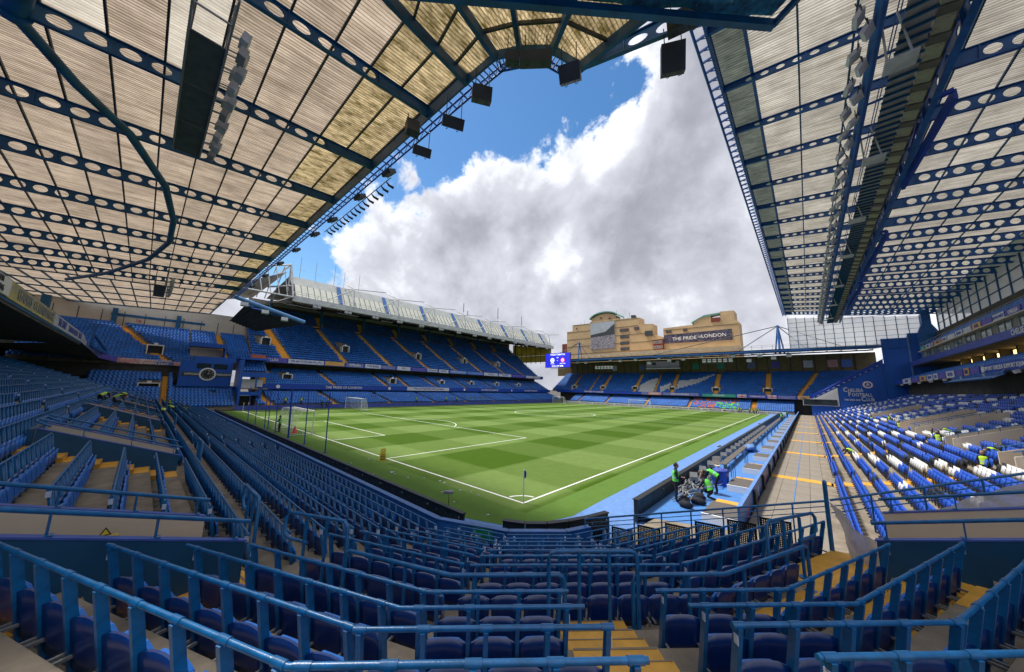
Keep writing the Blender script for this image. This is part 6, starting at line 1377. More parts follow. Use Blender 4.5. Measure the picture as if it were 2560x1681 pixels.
for k, (a, b) in enumerate(wells):
    for s, nm in ((b, 'far'), (a, 'near')):
        zt = lambda u: wr[9][1] + .95 + (u - wr[9][0]) * .34
        mb = MB(); x0, x1 = wr[9][0], wr[15][0] + .7; mb.prism([(x0, s, .9), (x1, s, .9), (x1, s, zt(x1)), (x0, s, zt(x0))], (0, .12, 0)); t = thing('entrance_wall', '%s beige wall of the %s entrance well in the right stand' % (nm, nth(k)), 'wall', (0, 0, 0), 'beige walls of the right stand entrances'); mb.obj('wall', BEIGE, t)
        mb = MB(); mb.tube([(x0, s + .06, zt(x0) + .22), (x1, s + .06, zt(x1) + .22)], .025, 6); mb.obj('handrail', RAIL, t)
        mb = MB()
        for q in range(6): x = x0 + (x1 - x0) * (q + .3) / 6; mb.beam((x, s + .06, zt(x)), (x, s + .06, zt(x) + .22), .03, .03)
        mb.obj('rail_post', RAIL, t)
def wcolour(i, s):
    if any(abs(s - a) < .6 for a in AW): return None
    q = (s * .55 + i * .9) % 11; r = rng.uniform()
    if i < 2: return 0
    if 9 <= i <= 16 and (s % 13) < 2.2: return 1
    if 2.0 < q < 3.8: return 1
    if 3.8 < q < 4.5: return 2
    if 8.6 < q < 9.2: return 1 if i % 2 else 2
    return 0
west = []
for i in range(n):
    u, z = wr[i]; a = wy0(u) + .3
    for j in range(int((106.4 - a) / .5)):
        s = a + .5 * (j + .5)
        if 9 <= i <= 15 and any(w0 - .25 < s < w1 + .25 for w0, w1 in wells): continue
        c = wcolour(i, s)
        if c is None: continue
        west.append(((u + .42, s, z), c, i, j))
WSEAT = MB()
def seatparts(m_):
    b = shell(.44, .36, .80, .02, .07, .015, .035, .03, 5, 3); p = shell(.40, .34, .72, -.13, .05, .01, -.015, .035, 4, 2, .08)
    a = MB(); a.box(-.215, -.16, .3, -.195, .03, .34); a.box(.195, -.16, .3, .215, .03, .34); a.box(-.02, -.02, 0, .02, .02, .36); a.box(-.2, -.01, .31, .2, .01, .33)
    return b.mesh('backrest', m_), p.mesh('seat_pan', m_), a.mesh('bracket', DGREY)
WP_ = [seatparts(m_) for m_ in (SEATW, SEATWH, SEATBK)]
wo = sorted(range(len(west)), key=lambda i: shown(west[i][0])); wn = set(wo[:300]); protos = {}
for i in sorted(wn):
    p, c, r_, j = west[i]; mw = Matrix.Translation(p) @ Matrix.Rotation(YAWS['W'], 4, 'Z'); lab = '%s tip-up seat, %s seat of the %s row of the right stand' % (('blue', 'white', 'black')[c], nth(j), nth(r_))
    if c not in protos:
        t = thing('tip_up_seat', lab, 'seat', group='tip-up seats of the right stand', mw=mw)
        for nm, me in zip(('backrest', 'seat_pan', 'bracket'), WP_[c]): link(nm, me, t)
        protos[c] = t
    else: copy_tree(protos[c], mw, lab)
wrest = [w for i, w in enumerate(west) if i not in wn]
MIDS = MB(); MIDS.box(-.22, -.0, .36, .22, .04, .80); MIDS.box(-.20, -.13, .36, .20, -.09, .73); MIDS.box(-.21, -.1, .0, -.19, .02, .36); MIDS.m = [0] * 12 + [3] * 6; MIDS.quad((-.05, -.005, .70), (.05, -.005, .70), (.05, -.005, .76), (-.05, -.005, .76), 4)
scatter('seat', MIDS, [w[0] for w in wrest], [YAWS['W']] * len(wrest), [SEATW, SEATWH, SEATBK, DGREY, TAG_GLINT], Wt, mi=[w[1] for w in wrest], kind='stuff')
# white seats of the mesh use material 1 (index of MIDS tag is 4)
def wbox(parent, name, x0, y0_, z0, x1, y1_, z1, m_): return slabx(parent, name, 'W', x0, y0_, z0, x1, y1_, z1, m_)
wbox(Wt, 'back_wall', 28.4, -6, 0, 28.8, 106.8, 9, CONCD); wbox(Wt, 'soffit', 26.3, -6, 8.45, 34, 106.8, 8.65, CONCD)
wbox(Wt, 'lower_fascia', 26.2, -6, 8.6, 26.3, 104.5, 9.5, BANNER)
mp, _ = tier(Wt, 'W', ramp(26.4, 8.9, 32, 11.3, 7), -6, 104.5, [(s, s, 1.0) for s in (15, 38, 61, 84)]); scatter('seat', FAR, mp, [YAWS['W']] * len(mp), [SEATM, TAG_GLINT], Wt, kind='stuff')
banners(Wt, 'W', 26.17, [(96, 88.5), (88, 82), (81.5, 77), (76.5, 73), (72.5, 70), (69.5, 66), (65.8, 62), (61.6, 58.7), (58.3, 56.3), (56, 53), (52.6, 51.3)], 8.5, 9.5, [0, 1, 3, 0, 0, 1, 0, 1, 3, 1, 2], ['CHELSEA', '', 'BLUES', 'TRURO', 'JT26', '', 'SOUTH', '', 'EIRE', '', ''])
text('lettering', 'SUPPORT CHELSEA SUPPORT EQUALITY', .62, frame((26.12, 46.2, 9.02), (0, -1, 0), (0, 0, 1)), WHITE, Wt)
for s, rr_ in ((51.9, .35), (40.6, .4)): mb = MB(); mb.disc((26.14, s, 9.0), rr_, (-1, 0, 0), 20, th=.03); mb.obj('crest', WHITE, Wt)
wbox(Wt, 'banner', 26.1, 36, 8.65, 26.14, 39.6, 9.4, BCOLS[0]); text('lettering', 'NO TO RACISM', .4, frame((26.06, 37.8, 9.0), (0, -1, 0), (0, 0, 1)), RED, Wt)
wbox(Wt, 'mid_wall', 33, -6, 11, 33.3, 106.8, 13, CONCD)
for k in range(9):
    s = 90 - 5.4 * k
    for q in range(3): wbox(Wt, 'lit_window', 32.9, s - 1.3 * q - 1.15, 11.9, 32.97, s - 1.3 * q, 12.6, GLOWW)
    wbox(Wt, 'pillar', 32.0, s - 4.7, 11, 32.9, s - 4.2, 13, CONCD)
wbox(Wt, 'box_soffit', 29.5, -6, 12.8, 34, 106.8, 12.95, CONCD); wbox(Wt, 'box_fascia', 29.4, -6, 12.95, 29.55, 106.8, 13.95, VIOLET)
text('lettering', 'CHELSEA FC', .95, frame((29.36, 52.4, 13.45), (0, -1, 0), (0, 0, 1)), WHITE, Wt); mb = MB(); mb.disc((29.36, 47.6, 13.45), .42, (-1, 0, 0), 20, th=.03); mb.obj('crest', WHITE, Wt)
wbox(Wt, 'box_back', 30.2, -6, 13.95, 30.4, 97, 15.4, BEIGED)
for k in range(52):
    s = 96.5 - 1.95 * k; wbox(Wt, 'box_window', 29.75, s - 1.85, 13.98, 29.8, s, 15.3, BOXGL if k % 3 else GLAZ)
    wbox(Wt, 'box_mullion', 29.68, s, 13.95, 29.85, s + .1, 15.4, GREYM)
wbox(Wt, 'ledge', 29.1, -6, 15.28, 30.2, 97, 15.42, BEIGE); wbox(Wt, 'upper_fascia', 29.4, -6, 15.42, 29.5, 97, 16.3, VIOLET)
banners(Wt, 'W', 29.36, [(96, 92.5), (92, 88.6), (88.3, 86), (85.8, 81.5), (81, 78.2), (77.8, 74), (73.6, 70.4), (70, 66.6), (66.2, 63), (62.6, 59.2), (59, 55.6), (55.2, 51.4)], 15.42, 16.3, [5, 0, 1, 3, 0, 0, 0, 0, 3, 1, 0, 1], ['CFC', 'BLUES', 'ARMY', 'KENT', 'LIONS', '', 'SHAUN', '', 'ESSEX', '', 'SOUTH WEST', 'CHELSEA'])
mb = MB(); mb.tube([(29.4, -6, 17.0), (29.4, 97, 17.0)], .04, 5)
for k in range(52): mb.box(29.38, 96 - 1.95 * k, 16.3, 29.42, 96.04 - 1.95 * k, 17.0)
mb.obj('top_rail', GREYM, Wt)
mp, _ = tier(Wt, 'W', ramp(29.8, 16.0, 33.6, 19.2, 5), -6, 97, []); scatter('seat', FAR, mp, [YAWS['W']] * len(mp), [SEATM, TAG_GLINT], Wt, kind='stuff')
t = thing('hanging_screen', 'blue framed canopy hanging below the banner front of the right stand', 'screen', (24.9, 54, 7.7)); mb = MB(); mb.poly([(0, -9, 0), (.9, -9, .5), (.9, 7, .5), (0, 7, 0)]); mb.box(-.05, -9, 0, .05, 7, .12); mb.box(.8, -9, .4, .9, 7, .8); mb.obj('canopy', BRIGHT, t); mb = MB(); mb.tube([(.5, -8, .4), (1.2, -8, 1)], .05, 5); mb.tube([(.5, 6, .4), (1.2, 6, 1)], .05, 5); mb.obj('bracket', GREYM, t)
for k in range(8): tt = thing('fascia_floodlight', 'small pale floodlight below the banner front of the right stand, %s from the far end' % nth(k), 'floodlight', (25.8, 95 - 7.5 * k, 8.3)); mb = MB(); mb.obox((0, 0, 0), (.15, 0, .05), (0, .3, 0), (-.05, 0, .15)); mb.obj('lamp_head', WSTEEL, tt); mb = MB(); mb.beam((0, 0, 0), (.4, 0, .3), .04, .04); mb.obj('bracket', GREYM, tt)
# end wall with lettering
EW = thing('end_wall', 'tall bright blue end wall reading CHELSEA FOOTBALL CLUB with round crest', 'wall', (0, 0, 0))
mb = MB(); P = [(11.1, 0), (13.4, 0), (34, 0), (34, 20.8), (29.55, 20.8), (29.5, 19.8), (25.2, 19.8), (25.2, 13.7)]; st = []
ns = 13
for k in range(ns): x = 25.2 - (25.2 - 11.9) * (k + 1) / ns; z = 13.7 - (13.7 - 4.8) * k / ns; st += [(x, z), (x, z - (13.7 - 4.8) / ns)]
P = P[:] + st; P = P + [(11.1, 4.6)]
mb.prism([(x, 107, z) for x, z in P], (0, .5, 0)); mb.obj('wall', BLUEW, EW)
for k in range(ns): x1 = 25.2 - (25.2 - 11.9) * k / ns; x = 25.2 - (25.2 - 11.9) * (k + 1) / ns; z = 13.7 - (13.7 - 4.8) * k / ns; mb = MB(); mb.box(x - .1, 106.9, z, x1, 107.55, z + .13); mb.box(x - .12, 106.9, z - (13.7 - 4.8) / ns, x, 107.55, z); mb.obj('step_edge', WHITE, EW)
mb = MB(); mb.prism([(x, 106.9, z) for x, z in [(9.5, 2.95), (16.5, 2.95), (16.5, 7.7), (12.1, 4.9), (9.5, 4.4)]], (0, .09, 0)); mb.obj('white_wedge', WHITE, EW)
mb = MB(); mb.box(9.6, 106.8, 3.1, 16.2, 106.89, 4.6); mb.obj('window', GLASSM, EW); mb = MB(); mb.box(29.35, 106.8, 5, 29.6, 106.99, 20); mb.obj('pipe', TRACK, EW); mb = MB(); mb.box(25.2, 106.85, 17.4, 29.5, 106.99, 17.7); mb.obj('string_course', STEEL, EW)
mb = MB(); mb.box(24.9, 106.9, 4.6, 24.98, 106.99, 14); mb.box(22.4, 106.9, 13.95, 24.98, 106.99, 14.03); mb.obj('door_line', STEEL, EW)
for s, x, z, sz in (('C', 17.5, 7.2, 1.6), ('HELSEA', 18.35, 7.1, 1.15), ('F', 18.3, 6.1, 1.6), ('OOTBALL', 18.95, 6.0, 1.15), ('C', 20.5, 5.0, 1.6), ('LUB', 21.35, 4.9, 1.15), ('THE SHED END', 17.5, 4.7, .6)):
    text('lettering', s, sz, frame((x, 106.96, z), (1, 0, 0), (0, 0, 1)) @ Matrix.Diagonal((.70, 1, 1, 1)), WHITE, EW, ext=.02, align='LEFT')
mb = MB(); mb.disc((21.95, 106.97, 8.55), .92, (0, -1, 0), 32, 0, .03); mb.disc((21.95, 106.93, 8.55), .86, (0, -1, 0), 32, 1, .03); mb.disc((21.95, 106.89, 8.55), .56, (0, -1, 0), 28, 2, .03)
lion = [(-.2, -.36), (-.08, -.3), (-.06, -.1), (.08, -.12), (.12, -.34), (.26, -.34), (.2, -.05), (.22, .14), (.1, .2), (.16, .34), (-.02, .4), (-.14, .3), (-.1, .18), (-.28, .2), (-.3, .1), (-.14, .06), (-.16, -.12), (-.3, -.1), (-.32, -.2), (-.18, -.22)]
mb.prism([(21.95 + x, 106.85, 8.55 + z) for x, z in lion], (0, -.02, 0), 1); mb.obj('crest', [RED, WHITE, BANNER], EW)
mb = MB(); mb.tube([(13.5, 106.4, 6.8), (25.2, 106.4, 14.9)], .08, 6); mb.prism([(11.4, 106.6, 4.9), (25, 106.6, 13.9), (25, 106.6, 14.8), (11.4, 106.6, 5.9)], (0, .05, 0)); mb.obj('stair_balustrade', BANNER, EW)
# column and glazed screens
t = thing('roof_column', 'thick flared blue steel column at the far right corner of the right stand', 'column', (0, 0, 0)); mb = MB(); mb.prism([(x, 105.6, z) for x, z in [(31, 14), (34, 14), (34, 20.8), (33.2, 22.5), (33.2, 26), (31.8, 26), (31.8, 22.8), (31, 20.6)]], (0, 1.2, 0)); mb.obj('column', BRIGHT, t)
G1 = thing('end_glazing', 'translucent gridded glazing above the blue end wall of the right stand', 'glazed screen', (0, 0, 0))
gx = [8.1 + (31.8 - 8.1) * i / 13 for i in range(14)]; gz = [18.3, 19.4, 20.6, 21.9, 23.1, 24.3, 25.6]
zt = lambda x: 27.3 - .1 * (x - 8)
for i in range(13):
    for j in range(6):
        x0, x1 = gx[i], gx[i + 1]; z0, z1 = gz[j], gz[j + 1]
        if j == 5: z1 = zt(x1)
        if x0 > 25 and z1 < 19.9: continue
        if x0 > 29.2 and z1 < 20.8: continue
        mb = MB(); mb.box(x0 + .05, 107.05, z0 + .05, x1 - .05, 107.1, z1 - .05); mb.obj('pane', GLAZ, G1)
for x in gx: mb = MB(); mb.box(x - .06, 106.95, 18.2, x + .06, 107.15, zt(x)); mb.obj('mullion', STEELD, G1)
for z in gz: mb = MB(); mb.box(8.1, 106.97, z - .04, 31.8, 107.04, z + .04); mb.obj('transom', STEELD, G1)
mb = MB(); mb.box(8, 106.6, 17.7, 25.2, 107.2, 18.2); mb.obj('sill_beam', STEEL, G1)
G2 = thing('back_glazing', 'translucent gridded glazing high behind the upper right stand', 'glazed screen', (0, 0, 0))
for k in range(22):
    s = 104.6 - 4.0 * k
    for j in range(3): mb = MB(); z0 = [20.6, 22.3, 24.0][j]; mb.box(34.0, s - 3.9, z0 + .05, 34.05, s - .1, z0 + 1.6 - (.1 if j == 2 else 0)); mb.obj('pane', GLAZ, G2)
    mb = MB(); mb.box(33.85, s - .1, 19, 34.1, s + .1, 25.6); mb.obj('mullion', STEELD, G2)
mb = MB()
for z in (20.6, 22.3, 24.0): mb.box(33.9, 16, z - .06, 34.02, 104.6, z + .06)
mb.obj('transom', STEELD, G2); mb = MB(); mb.box(33.6, 16, 19.0, 34.2, 106.8, 20.5); mb.obj('dado', CONCD, G2)

# ------------------------------------------------------------------ west roof
WR = thing('west_stand_roof', 'pale corrugated roof on holed blue beams over the right stand', 'roof', (0, 0, 0))
zw = lambda x: 28.0 - .1 * (x - 8); WY = [2.7 + 5.35 * k for k in range(20)]; A_ = math.atan(-.1)
wb1 = cell_beam(9.3, .42, .6, 1.2, 9.0, .87, .24, .29, fl=.2).mesh('roof_beam', STEEL); wb2 = cell_beam(24, 1.0, 1.0, 3.0, 21, 1.02, .36, .33, fl=.24).mesh('roof_beam', STEEL)
Rw = Matrix.Rotation(math.atan(.1), 4, 'Y')
for y in WY + [106.3]:
    link('roof_beam', wb1, WR, mw=Matrix.Translation((7.9, y, zw(7.9) + .5)) @ Rw); link('roof_beam', wb2, WR, mw=Matrix.Translation((17.5, y, zw(17.5) + .5)) @ Rw)
PXS = [7.9, 9.7, 12.2, 14.8, 17.4, 19.9, 22.4, 24.9, 27.4, 29.9, 32.4, 35, 38, 41]
for x in PXS: mb = MB(); z = zw(x) + .58; mb.beam((x, -3, z), (x, 106.8, z), .1 if x > 9.7 else .2, .14); mb.obj('purlin', STEELD if x > 9.7 else STEEL, WR)
cache = {}
for bi, y in enumerate([-2.65] + WY):
    for pi in range(len(PXS) - 1):
        xa, xb = PXS[pi], PXS[pi + 1]; l = round(xb - xa, 2); w = 5.35 if bi < 20 else 1.9; m_k = ROOFDK if pi == 0 or xa >= 32.4 else ROOFW; key = (l, w, m_k.name)
        if key not in cache: _c = corrugated(w, l, .21); _c.v = [(b_, a_, c_ - .1 * b_) for a_, b_, c_ in _c.v]; cache[key] = _c.mesh('roof_sheet', m_k)
        # corrugations run along x: rotate the sheet so its y axis points to +x
        link('roof_sheet', cache[key], WR, loc=(xa, y, zw(xa) + .72))
mb = MB(); mb.box(7.8, -3, 27.75, 7.95, 106.9, 28.7); mb.obj('edge_beam', STEEL, WR)
LD = thing('roof_edge_ladder', 'blue ladder-like outrigger along the right roof edge against the sky', 'truss', (0, 0, 0)); mb = MB(); mb.tube([(7.2, -3, 27.9), (7.2, 107, 27.9)], .09, 6); mb.obj('chord', STEEL, LD)
for k in range(116): 
    if k == 0: lm = MB(); lm.beam((0, 0, 0), (.62, 0, .1), .09, .14); lm.beam((.3, 0, -.02), (.62, 0, -.16), .05, .06); lme = lm.mesh('rung', STEEL)
    link('rung', lme, LD, loc=(7.2, -2.5 + .94 * k, 27.9))
TR = thing('roof_spine_truss', 'long blue spine truss with walkway running along under the right roof', 'truss', (0, 0, 0)); y0_, y1_ = -4, 104
mb = MB(); mb.tube([(15.0, y0_, 24.3), (15.0, y1_, 24.3)], .24, 12); mb.tube([(15.6, y0_, 26.6), (15.6, y1_, 26.6)], .2, 8); mb.obj('tube', STEEL, TR)
mb = MB(); 
for k in range(27):
    y = y0_ + 4 * k; mb.tube([(15.0, y, 24.3), (15.6, y + 2, 26.6), (15.0, y + 4, 24.3)], .09, 6); mb.tube([(15.0, y, 24.3), (18.1, y, 24.5)], .08, 6)
mb.obj('lattice', BRIGHT, TR)
for zz in (24.9, 25.4): mb = MB(); mb.tube([(15.9, y0_, zz), (15.9, y1_, zz)], .03, 5); mb.obj('walkway_rail', BRIGHT, TR)
mb = MB(); mb.box(15.9, y0_, 24.25, 17.0, y1_, 24.28); mb.obj('walkway', GREYM, TR)
gr = MB(); gr.box(15.85, -.04, 24.1, 17.05, .04, 24.24); grm = gr.mesh('cross_bar', STEELD)
for k in range(154): link('cross_bar', grm, TR, loc=(0, y0_ + .7 * k, 0))
DUC = mat('mossy_duct', (.33, .34, .25), .8, .25, .5, wear=((.24, .22, .19), 1.0, .5)); JO = mat('duct_collar', (.13, .12, .105), .8, .2, 2)
dm = MB(); dm.prism([(17.1, 0, 24.3), (17.75, 0, 24.15), (17.95, 0, 24.5), (17.9, 0, 25), (17.1, 0, 25)], (0, 1.25, 0)); dme = dm.mesh('duct_section', DUC); dj = MB(); dj.prism([(17.05, 0, 24.22), (17.8, 0, 24.06), (18.02, 0, 24.5), (17.95, 0, 25.05), (17.05, 0, 25.05)], (0, .6, 0)); djm = dj.mesh('duct_collar', JO)
for k in range(58): link('duct_section', dme, TR, loc=(0, y0_ + 1.85 * k, 0)); link('duct_collar', djm, TR, loc=(0, y0_ + 1.85 * k + 1.25, 0))
hb = cell_beam(108, 1.15, 1.15, 1, 107, 1.9, .3, .2, th=.05, fl=.34, seg=12); o = hb.obj('holed_beam', STEEL, TR); o.matrix_basis = Matrix.Translation((18.3, y0_, 25.3)) @ Matrix.Rotation(math.pi / 2, 4, 'Z')
for k, (ya, yb) in enumerate(((18.4, 29.2), (42.3, 60.3), (66, 84), (-6, 4.5))):
    t = thing('roof_strut', 'blue triangular frame hanging beside the spine truss, %s one' % ['nearest visible', 'second', 'third', 'overhead'][k], 'frame', (0, 0, 0)); mb = MB(); mb.beam((19.2, ya, 24.4), (18.5, yb, 23.9), .2, .7); mb.beam((19.2, ya, 24.7), (18.2, ya + .2, 24.6), .25, .25); mb.beam((18.5, yb, 24.2), (18.2, ya + 3, 24.9), .12, .12); mb.obj('frame', BANNER, t)
for k, y in enumerate((11.5, 21.3, 32.9, 44.5, 59.9, 75, 90)):  # plain flat grey plates on hangers below the walkway, no reflectors
    t = thing('slung_plate', 'flat pale grey panel slung below the right roof walkway, %s from the camera' % nth(k), 'panel', (15.9, y, 23.1), 'grey panels below the roof walkway'); mb = MB(); mb.box(-.6, -.55, -.06, .6, .55, .06); mb.obj('panel', WSTEEL, t); mb = MB(); mb.tube([(-.5, -.3, .05), (-.7, -1.6, 2.1)], .05, 6); mb.tube([(.4, -.3, .05), (-.1, -1.4, 1.9)], .05, 6); mb.obj('hanger', WSTEEL, t)
lamp = None; k = 0; y = 6.0
while y < 102:
    for dz, dx in ((0.15, -.75), (-.35, -.45)):
        lab = 'grey square floodlight on the right roof spine truss, %s from the camera, %s row' % (nth(k // 2), 'upper' if dz > 0 else 'lower')
        mw = Matrix.Translation((15.0 + dx, y + (.5 if dz < 0 else 0), 24.2 + dz)) @ Matrix.Rotation(rng.uniform(-.25, .25), 4, 'Z') @ Matrix.Rotation(rng.uniform(-.25, .15), 4, 'Y')
        if lamp is None:
            lamp = thing('truss_floodlight', lab, 'floodlight', group='floodlights along the right roof truss', mw=mw); mb = MB(); mb.obox((0, 0, 0), (.22, 0, .2), (0, .36, 0), (-.06, 0, .09)); mb.obj('lamp_head', WSTEEL, lamp)
            mb = MB(); mb.obox((-.07, 0, .1), (.19, 0, .17), (0, .3, 0), (-.01, 0, .02)); mb.obj('lamp_glass', mat('lamp_glass_grey', (.33, .36, .28), .3, .2, 5), lamp)
            mb = MB(); mb.tube([(.1, -.38, 0), (.15, -.4, .35), (.15, .4, .35), (.1, .38, 0)], .025, 5); mb.tube([(.15, 0, .35), (.15, 0, .9)], .03, 5); mb.obj('bracket', DGREY, lamp)
        else: copy_tree(lamp, mw, lab)
        k += 1
    y += 2.55

# ------------------------------------------------------------------ people
def limb_body(joints, bones, radii):
    me = bpy.data.meshes.new('body'); me.from_pydata(joints, bones, []); o = bpy.data.objects.new('body', me); C.objects.link(o)
    md = o.modifiers.new('skin', 'SKIN'); md.use_smooth_shade = True
    for v, r in zip(me.skin_vertices[0].data, radii): v.radius = (r if isinstance(r, tuple) else (r, r))
    me.skin_vertices[0].data[0].use_root = True
    s = o.modifiers.new('sub', 'SUBSURF'); s.levels = 1; s.render_levels = 1
    dg = bpy.context.evaluated_depsgraph_get(); ev = o.evaluated_get(dg); res = bpy.data.meshes.new_from_object(ev); C.objects.unlink(o); bpy.data.objects.remove(o)
    return res
def pose(kind):
    """joints: 0 pelvis 1 waist 2 chest 3 neck 4 head; arms 5-7, 8-10; legs 11-13(+foot 14), 15-17(+foot 18)"""
    if kind == 'stand': J = [(0, 0, .95), (0, 0, 1.12), (0, .02, 1.36), (0, .03, 1.5), (0, .06, 1.64), (-.2, .02, 1.4), (-.24, .05, 1.12), (-.12, .26, 1.12), (.2, .02, 1.4), (.24, .06, 1.12), (.1, .28, 1.15), (-.1, 0, .9), (-.11, .02, .5), (-.12, -.02, .08), (-.13, .14, .04), (.1, 0, .9), (.11, .02, .5), (.12, -.02, .08), (.13, .14, .04)]
    elif kind == 'idle': J = [(0, 0, .95), (0, 0, 1.12), (0, .0, 1.36), (0, .02, 1.5), (0, .04, 1.64), (-.2, 0, 1.4), (-.25, -.02, 1.12), (-.24, .06, .86), (.2, 0, 1.4), (.25, -.02, 1.12), (.24, .06, .86), (-.1, 0, .9), (-.12, .02, .5), (-.15, -.02, .08), (-.16, .14, .04), (.1, 0, .9), (.12, .02, .5), (.15, -.02, .08), (.16, .14, .04)]
    elif kind == 'bend': J = [(0, -.1, .9), (0, .08, 1.02), (0, .34, 1.1), (0, .5, 1.06), (0, .62, .98), (-.2, .36, 1.08), (-.22, .46, .8), (-.15, .62, .58), (.2, .36, 1.08), (.22, .48, .8), (.16, .6, .56), (-.11, -.1, .86), (-.12, .0, .48), (-.13, -.06, .08), (-.14, .1, .04), (.11, -.1, .86), (.13, .06, .48), (.15, .0, .08), (.16, .16, .04)]
    else: J = [(0, 0, .48), (0, .06, .64), (0, .2, .86), (0, .3, .98), (0, .4, 1.08), (-.2, .2, .88), (-.22, .34, .64), (-.12, .5, .5), (.2, .2, .88), (.22, .36, .64), (.12, .52, .48), (-.12, .0, .44), (-.16, .36, .42), (-.16, .3, .06), (-.16, .44, .04), (.12, -.02, .44), (.15, .28, .1), (.15, -.1, .08), (.15, -.22, .05)]
    B = [(0, 1), (1, 2), (2, 3), (3, 4), (2, 5), (5, 6), (6, 7), (2, 8), (8, 9), (9, 10), (0, 11), (11, 12), (12, 13), (13, 14), (0, 15), (15, 16), (16, 17), (17, 18)]
    R = [(.15, .11), (.135, .10), (.17, .115), .055, .07, .07, .05, .035, .07, .05, .035, .095, .065, .045, .04, .095, .065, .045, .04]
    return J, B, R
PM = {}
def person_meshes(kind, vest):
    key = (kind, vest.name)
    if key in PM: return PM[key]
    J, B, R = pose(kind); body = limb_body(J, B, R); body.materials.clear(); body.materials.append(CLOTHD)
    # head with nose and ears, hair, hands, vest
    hd = MB(); h = Vector(J[4]); blob(hd, tuple(h), (.082, .098, .122), 3, 14); hd.v = [tuple(v) for v in hd.v]
    hd.obox(h + Vector((0, .1, -.01)), (.012, 0, 0), (0, .018, 0), (0, 0, .02)); hd.obox(h + Vector((.085, 0, 0)), (.01, 0, 0), (0, .018, 0), (0, 0, .028)); hd.obox(h + Vector((-.085, 0, 0)), (.01, 0, 0), (0, .018, 0), (0, 0, .028))
    for s in (-1, 1): hd.obox(h + Vector((s * .032, .093, .02)), (.013, 0, 0), (0, .006, 0), (0, 0, .007), 1)
    hd.obox(h + Vector((0, .094, -.055)), (.025, 0, 0), (0, .006, 0), (0, 0, .006), 2)
    head = hd.mesh('head', [SKIN, BLACK, RED])
    hr = MB(); blob(hr, tuple(h + Vector((0, -.018, .035))), (.092, .102, .108), 7, 14); hair = hr.mesh('hair', HAIR)
    hn = MB()
    for e, w in ((7, 6), (10, 9)):
        d = (Vector(J[e]) - Vector(J[w])).normalized(); p = Vector(J[e]); side = d.cross(Vector((0, 0, 1))).normalized() if abs(d.z) < .95 else Vector((1, 0, 0)); up = side.cross(d)
        hn.obox(p + d * .05, d * .05, side * .04, up * .016)
        for q in range(4): a = p + d * .1 + side * (-.03 + .02 * q); hn.tube([a, a + d * (.035 + .008 * (q in (1, 2))), a + d * .055 - up * .02], .009, 5)
        a = p + d * .03 + side * .04; hn.tube([a, a + d * .03 + side * .02, a + d * .055 + side * .015], .011, 5)
    hands = hn.mesh('hands', SKIN)
    vs = MB(); rings = []
    sp = [(Vector(J[0]), .175, .135), (Vector(J[0]).lerp(Vector(J[1]), .8), .16, .13), (Vector(J[2]).lerp(Vector(J[1]), .35), .185, .145), (Vector(J[2]), .205, .14), (Vector(J[2]).lerp(Vector(J[3]), .55), .13, .1)]
    ax = (Vector(J[2]) - Vector(J[0])).normalized(); sx = Vector((1, 0, 0)); sy = ax.cross(sx).normalized() * -1
    vv = []; n = 14
    for c, a, b in sp:
        for k in range(n): t_ = 2 * math.pi * k / n; vv.append(c + sx * a * math.cos(t_) + sy * b * math.sin(t_))
    fs = [(i * n + k, i * n + (k + 1) % n, (i + 1) * n + (k + 1) % n, (i + 1) * n + k) for i in range(4) for k in range(n)]; vs.add(vv, fs, 0, True)
    for i in (1,): c, a, b = sp[i]; c2 = c + ax * .05; vs.add([c + sx * a * 1.03 * math.cos(2 * math.pi * k / n) + sy * b * 1.03 * math.sin(2 * math.pi * k / n) for k in range(n)] + [c2 + sx * a * 1.04 * math.cos(2 * math.pi * k / n) + sy * b * 1.04 * math.sin(2 * math.pi * k / n) for k in range(n)], [(k, (k + 1) % n, n + (k + 1) % n, n + k) for k in range(n)], 1, True)
    vest_m = vs.mesh('vest', [vest, TAG_GLINT])
    PM[key] = (body, head, hair, hands, vest_m); return PM[key]
def person(label, x, y, z, yaw, kind='idle', vest=None, s=1.0, group=None):
    vest = vest or HIVIS; ms = person_meshes(kind, vest)
    t = thing('person', label, 'person', group=group, mw=Matrix.Translation((x, y, z)) @ Matrix.Rotation(yaw, 4, 'Z') @ Matrix.Scale(s, 4))
    for nm, me in zip(('body', 'head', 'hair', 'hands', 'vest'), ms): link(nm, me, t)
    return t
person('standing worker in green hi-vis vest looking at a phone by the press boards', 5.6, 4.7, .3, -1.2, 'stand', HIVISG, 1.02)
person('kneeling worker in green hi-vis vest among black bags', 6.75, 6.2, .3, 1.2, 'kneel', HIVISG)
person('worker in green hi-vis vest bending over the cables', 6.75, 7.6, .3, 1.5, 'bend', HIVISG)
person('photographer in green hi-vis vest walking by the near goal net', -33.4, -2.2, 0, 2.4, 'stand', HIVISG, 1.02)
for i, (x, y) in enumerate(((-4.8, 103.9), (-4.2, 104.2), (-2.2, 104.2), (-1.3, 104.0), (-.7, 104.3), (-.2, 104.1))): person('steward in yellow vest standing by the far right corner of the pitch, %s from left' % nth(i), x, y, 0, 3.0 + .3 * i, 'idle', HIVIS, 1.05)
person('worker in green vest at the far end of the press boxes, left one', 6.4, 72, .3, 0, 'stand', HIVISG); person('worker in green vest at the far end of the press boxes, right one', 6.9, 82, .5, 1, 'idle', HIVISG)
def rowz(x): du = x - 11.5; return .9 + .25 * du + .0045 * du * du - .62
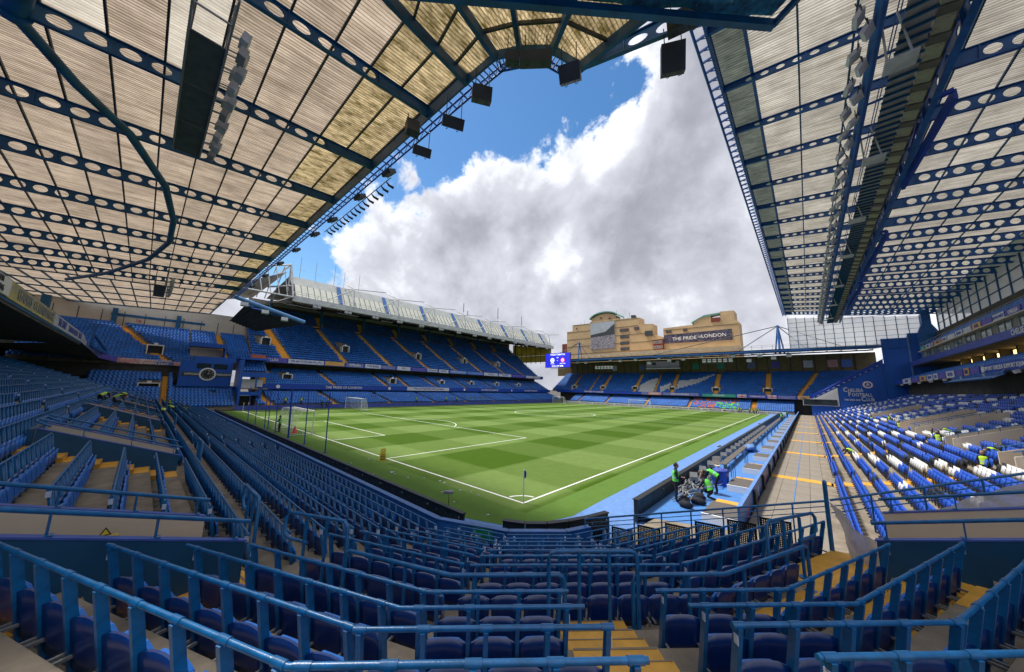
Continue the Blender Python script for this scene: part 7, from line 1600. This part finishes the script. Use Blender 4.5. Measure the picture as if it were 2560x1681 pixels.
for i, (x, y, kd, yw) in enumerate(((12.9, 24, 'bend', 1.5), (17.2, 57, 'idle', 0), (18.3, 64, 'idle', 1), (18.2, 51, 'stand', 2), (17.6, 40.5, 'idle', 2.5), (20.0, 43.6, 'bend', 2), (17.9, 29.5, 'stand', 1.2), (19.0, 31, 'bend', 1.8), (17.6, 26.5, 'idle', 2.4), (17.1, 15.9, 'idle', 2.6), (18.2, 18.8, 'bend', 2.2))):
    k = max(0, min(23, int((x - 11.15) / .7))); person('steward in bright yellow vest among the right stand seats, %s from the far left' % nth(i), x, y, wr[k][1] - (.35 if x > 16 else .1), yw, kd, HIVIS, .85)
for i, (x, y, z, kd) in enumerate(((-31.5, -14.3, 3.4, 'bend'), (-30, -15, 3.6, 'bend'), (-33.0, -11.4, 2.1, 'bend'), (-44, -14, 3.2, 'bend'), (-40, -10.5, 2.0, 'bend'), (-52, -10.2, 1.8, 'stand'), (-53.5, -8.8, 1.3, 'kneel'), (-55.5, -9.3, 1.5, 'kneel'), (-50, -8.8, 1.3, 'kneel'))): person('steward in yellow vest working in the rows of the long left stand, %s one' % nth(i), x, y, z - .25, i * .8, kd, HIVIS, .85)
for i, (y, z) in enumerate(((7.2, .9), (10.1, .9), (38, .9), (48, .9), (52, .9))): person('steward in yellow vest in front of the far left seats, %s from the near end' % nth(i), -69.9, y, z - .1, -1.5, 'idle', HIVIS)
for i in range(9): person('person in yellow vest sitting by the far left dugout, %s of the cluster' % nth(i), -71 - (i % 2) * .8, 58 + 1.1 * i, 1.0 + .3 * (i % 2), -1.5, 'kneel', HIVIS)
person('dark clothed person walking by the portable goal, front one', -67.8, 13.5, 0, 1.0, 'idle', CLOTHD); person('dark clothed person walking by the portable goal, rear one', -67.6, 14.4, 0, 1.0, 'idle', CLOTHD)
person('person in pale vest at the mouth of the dark tunnel', -69.5, 1.2, 0, -1.5, 'stand', TAG_GLINT)
# small litter on the synthetic grass
t = MB()
for k in range(26):
    x = rng.uniform(-14, 1); y = rng.uniform(-3.4, -.6); s = rng.uniform(.025, .06); t.obox((x, y, .02), (s, 0, 0), (0, s, 0), (0, 0, .012))
t.obj('paper_scraps', TAG_GLINT, kind='stuff', label='tiny white paper scraps on the grass behind the goal line', cat='litter')
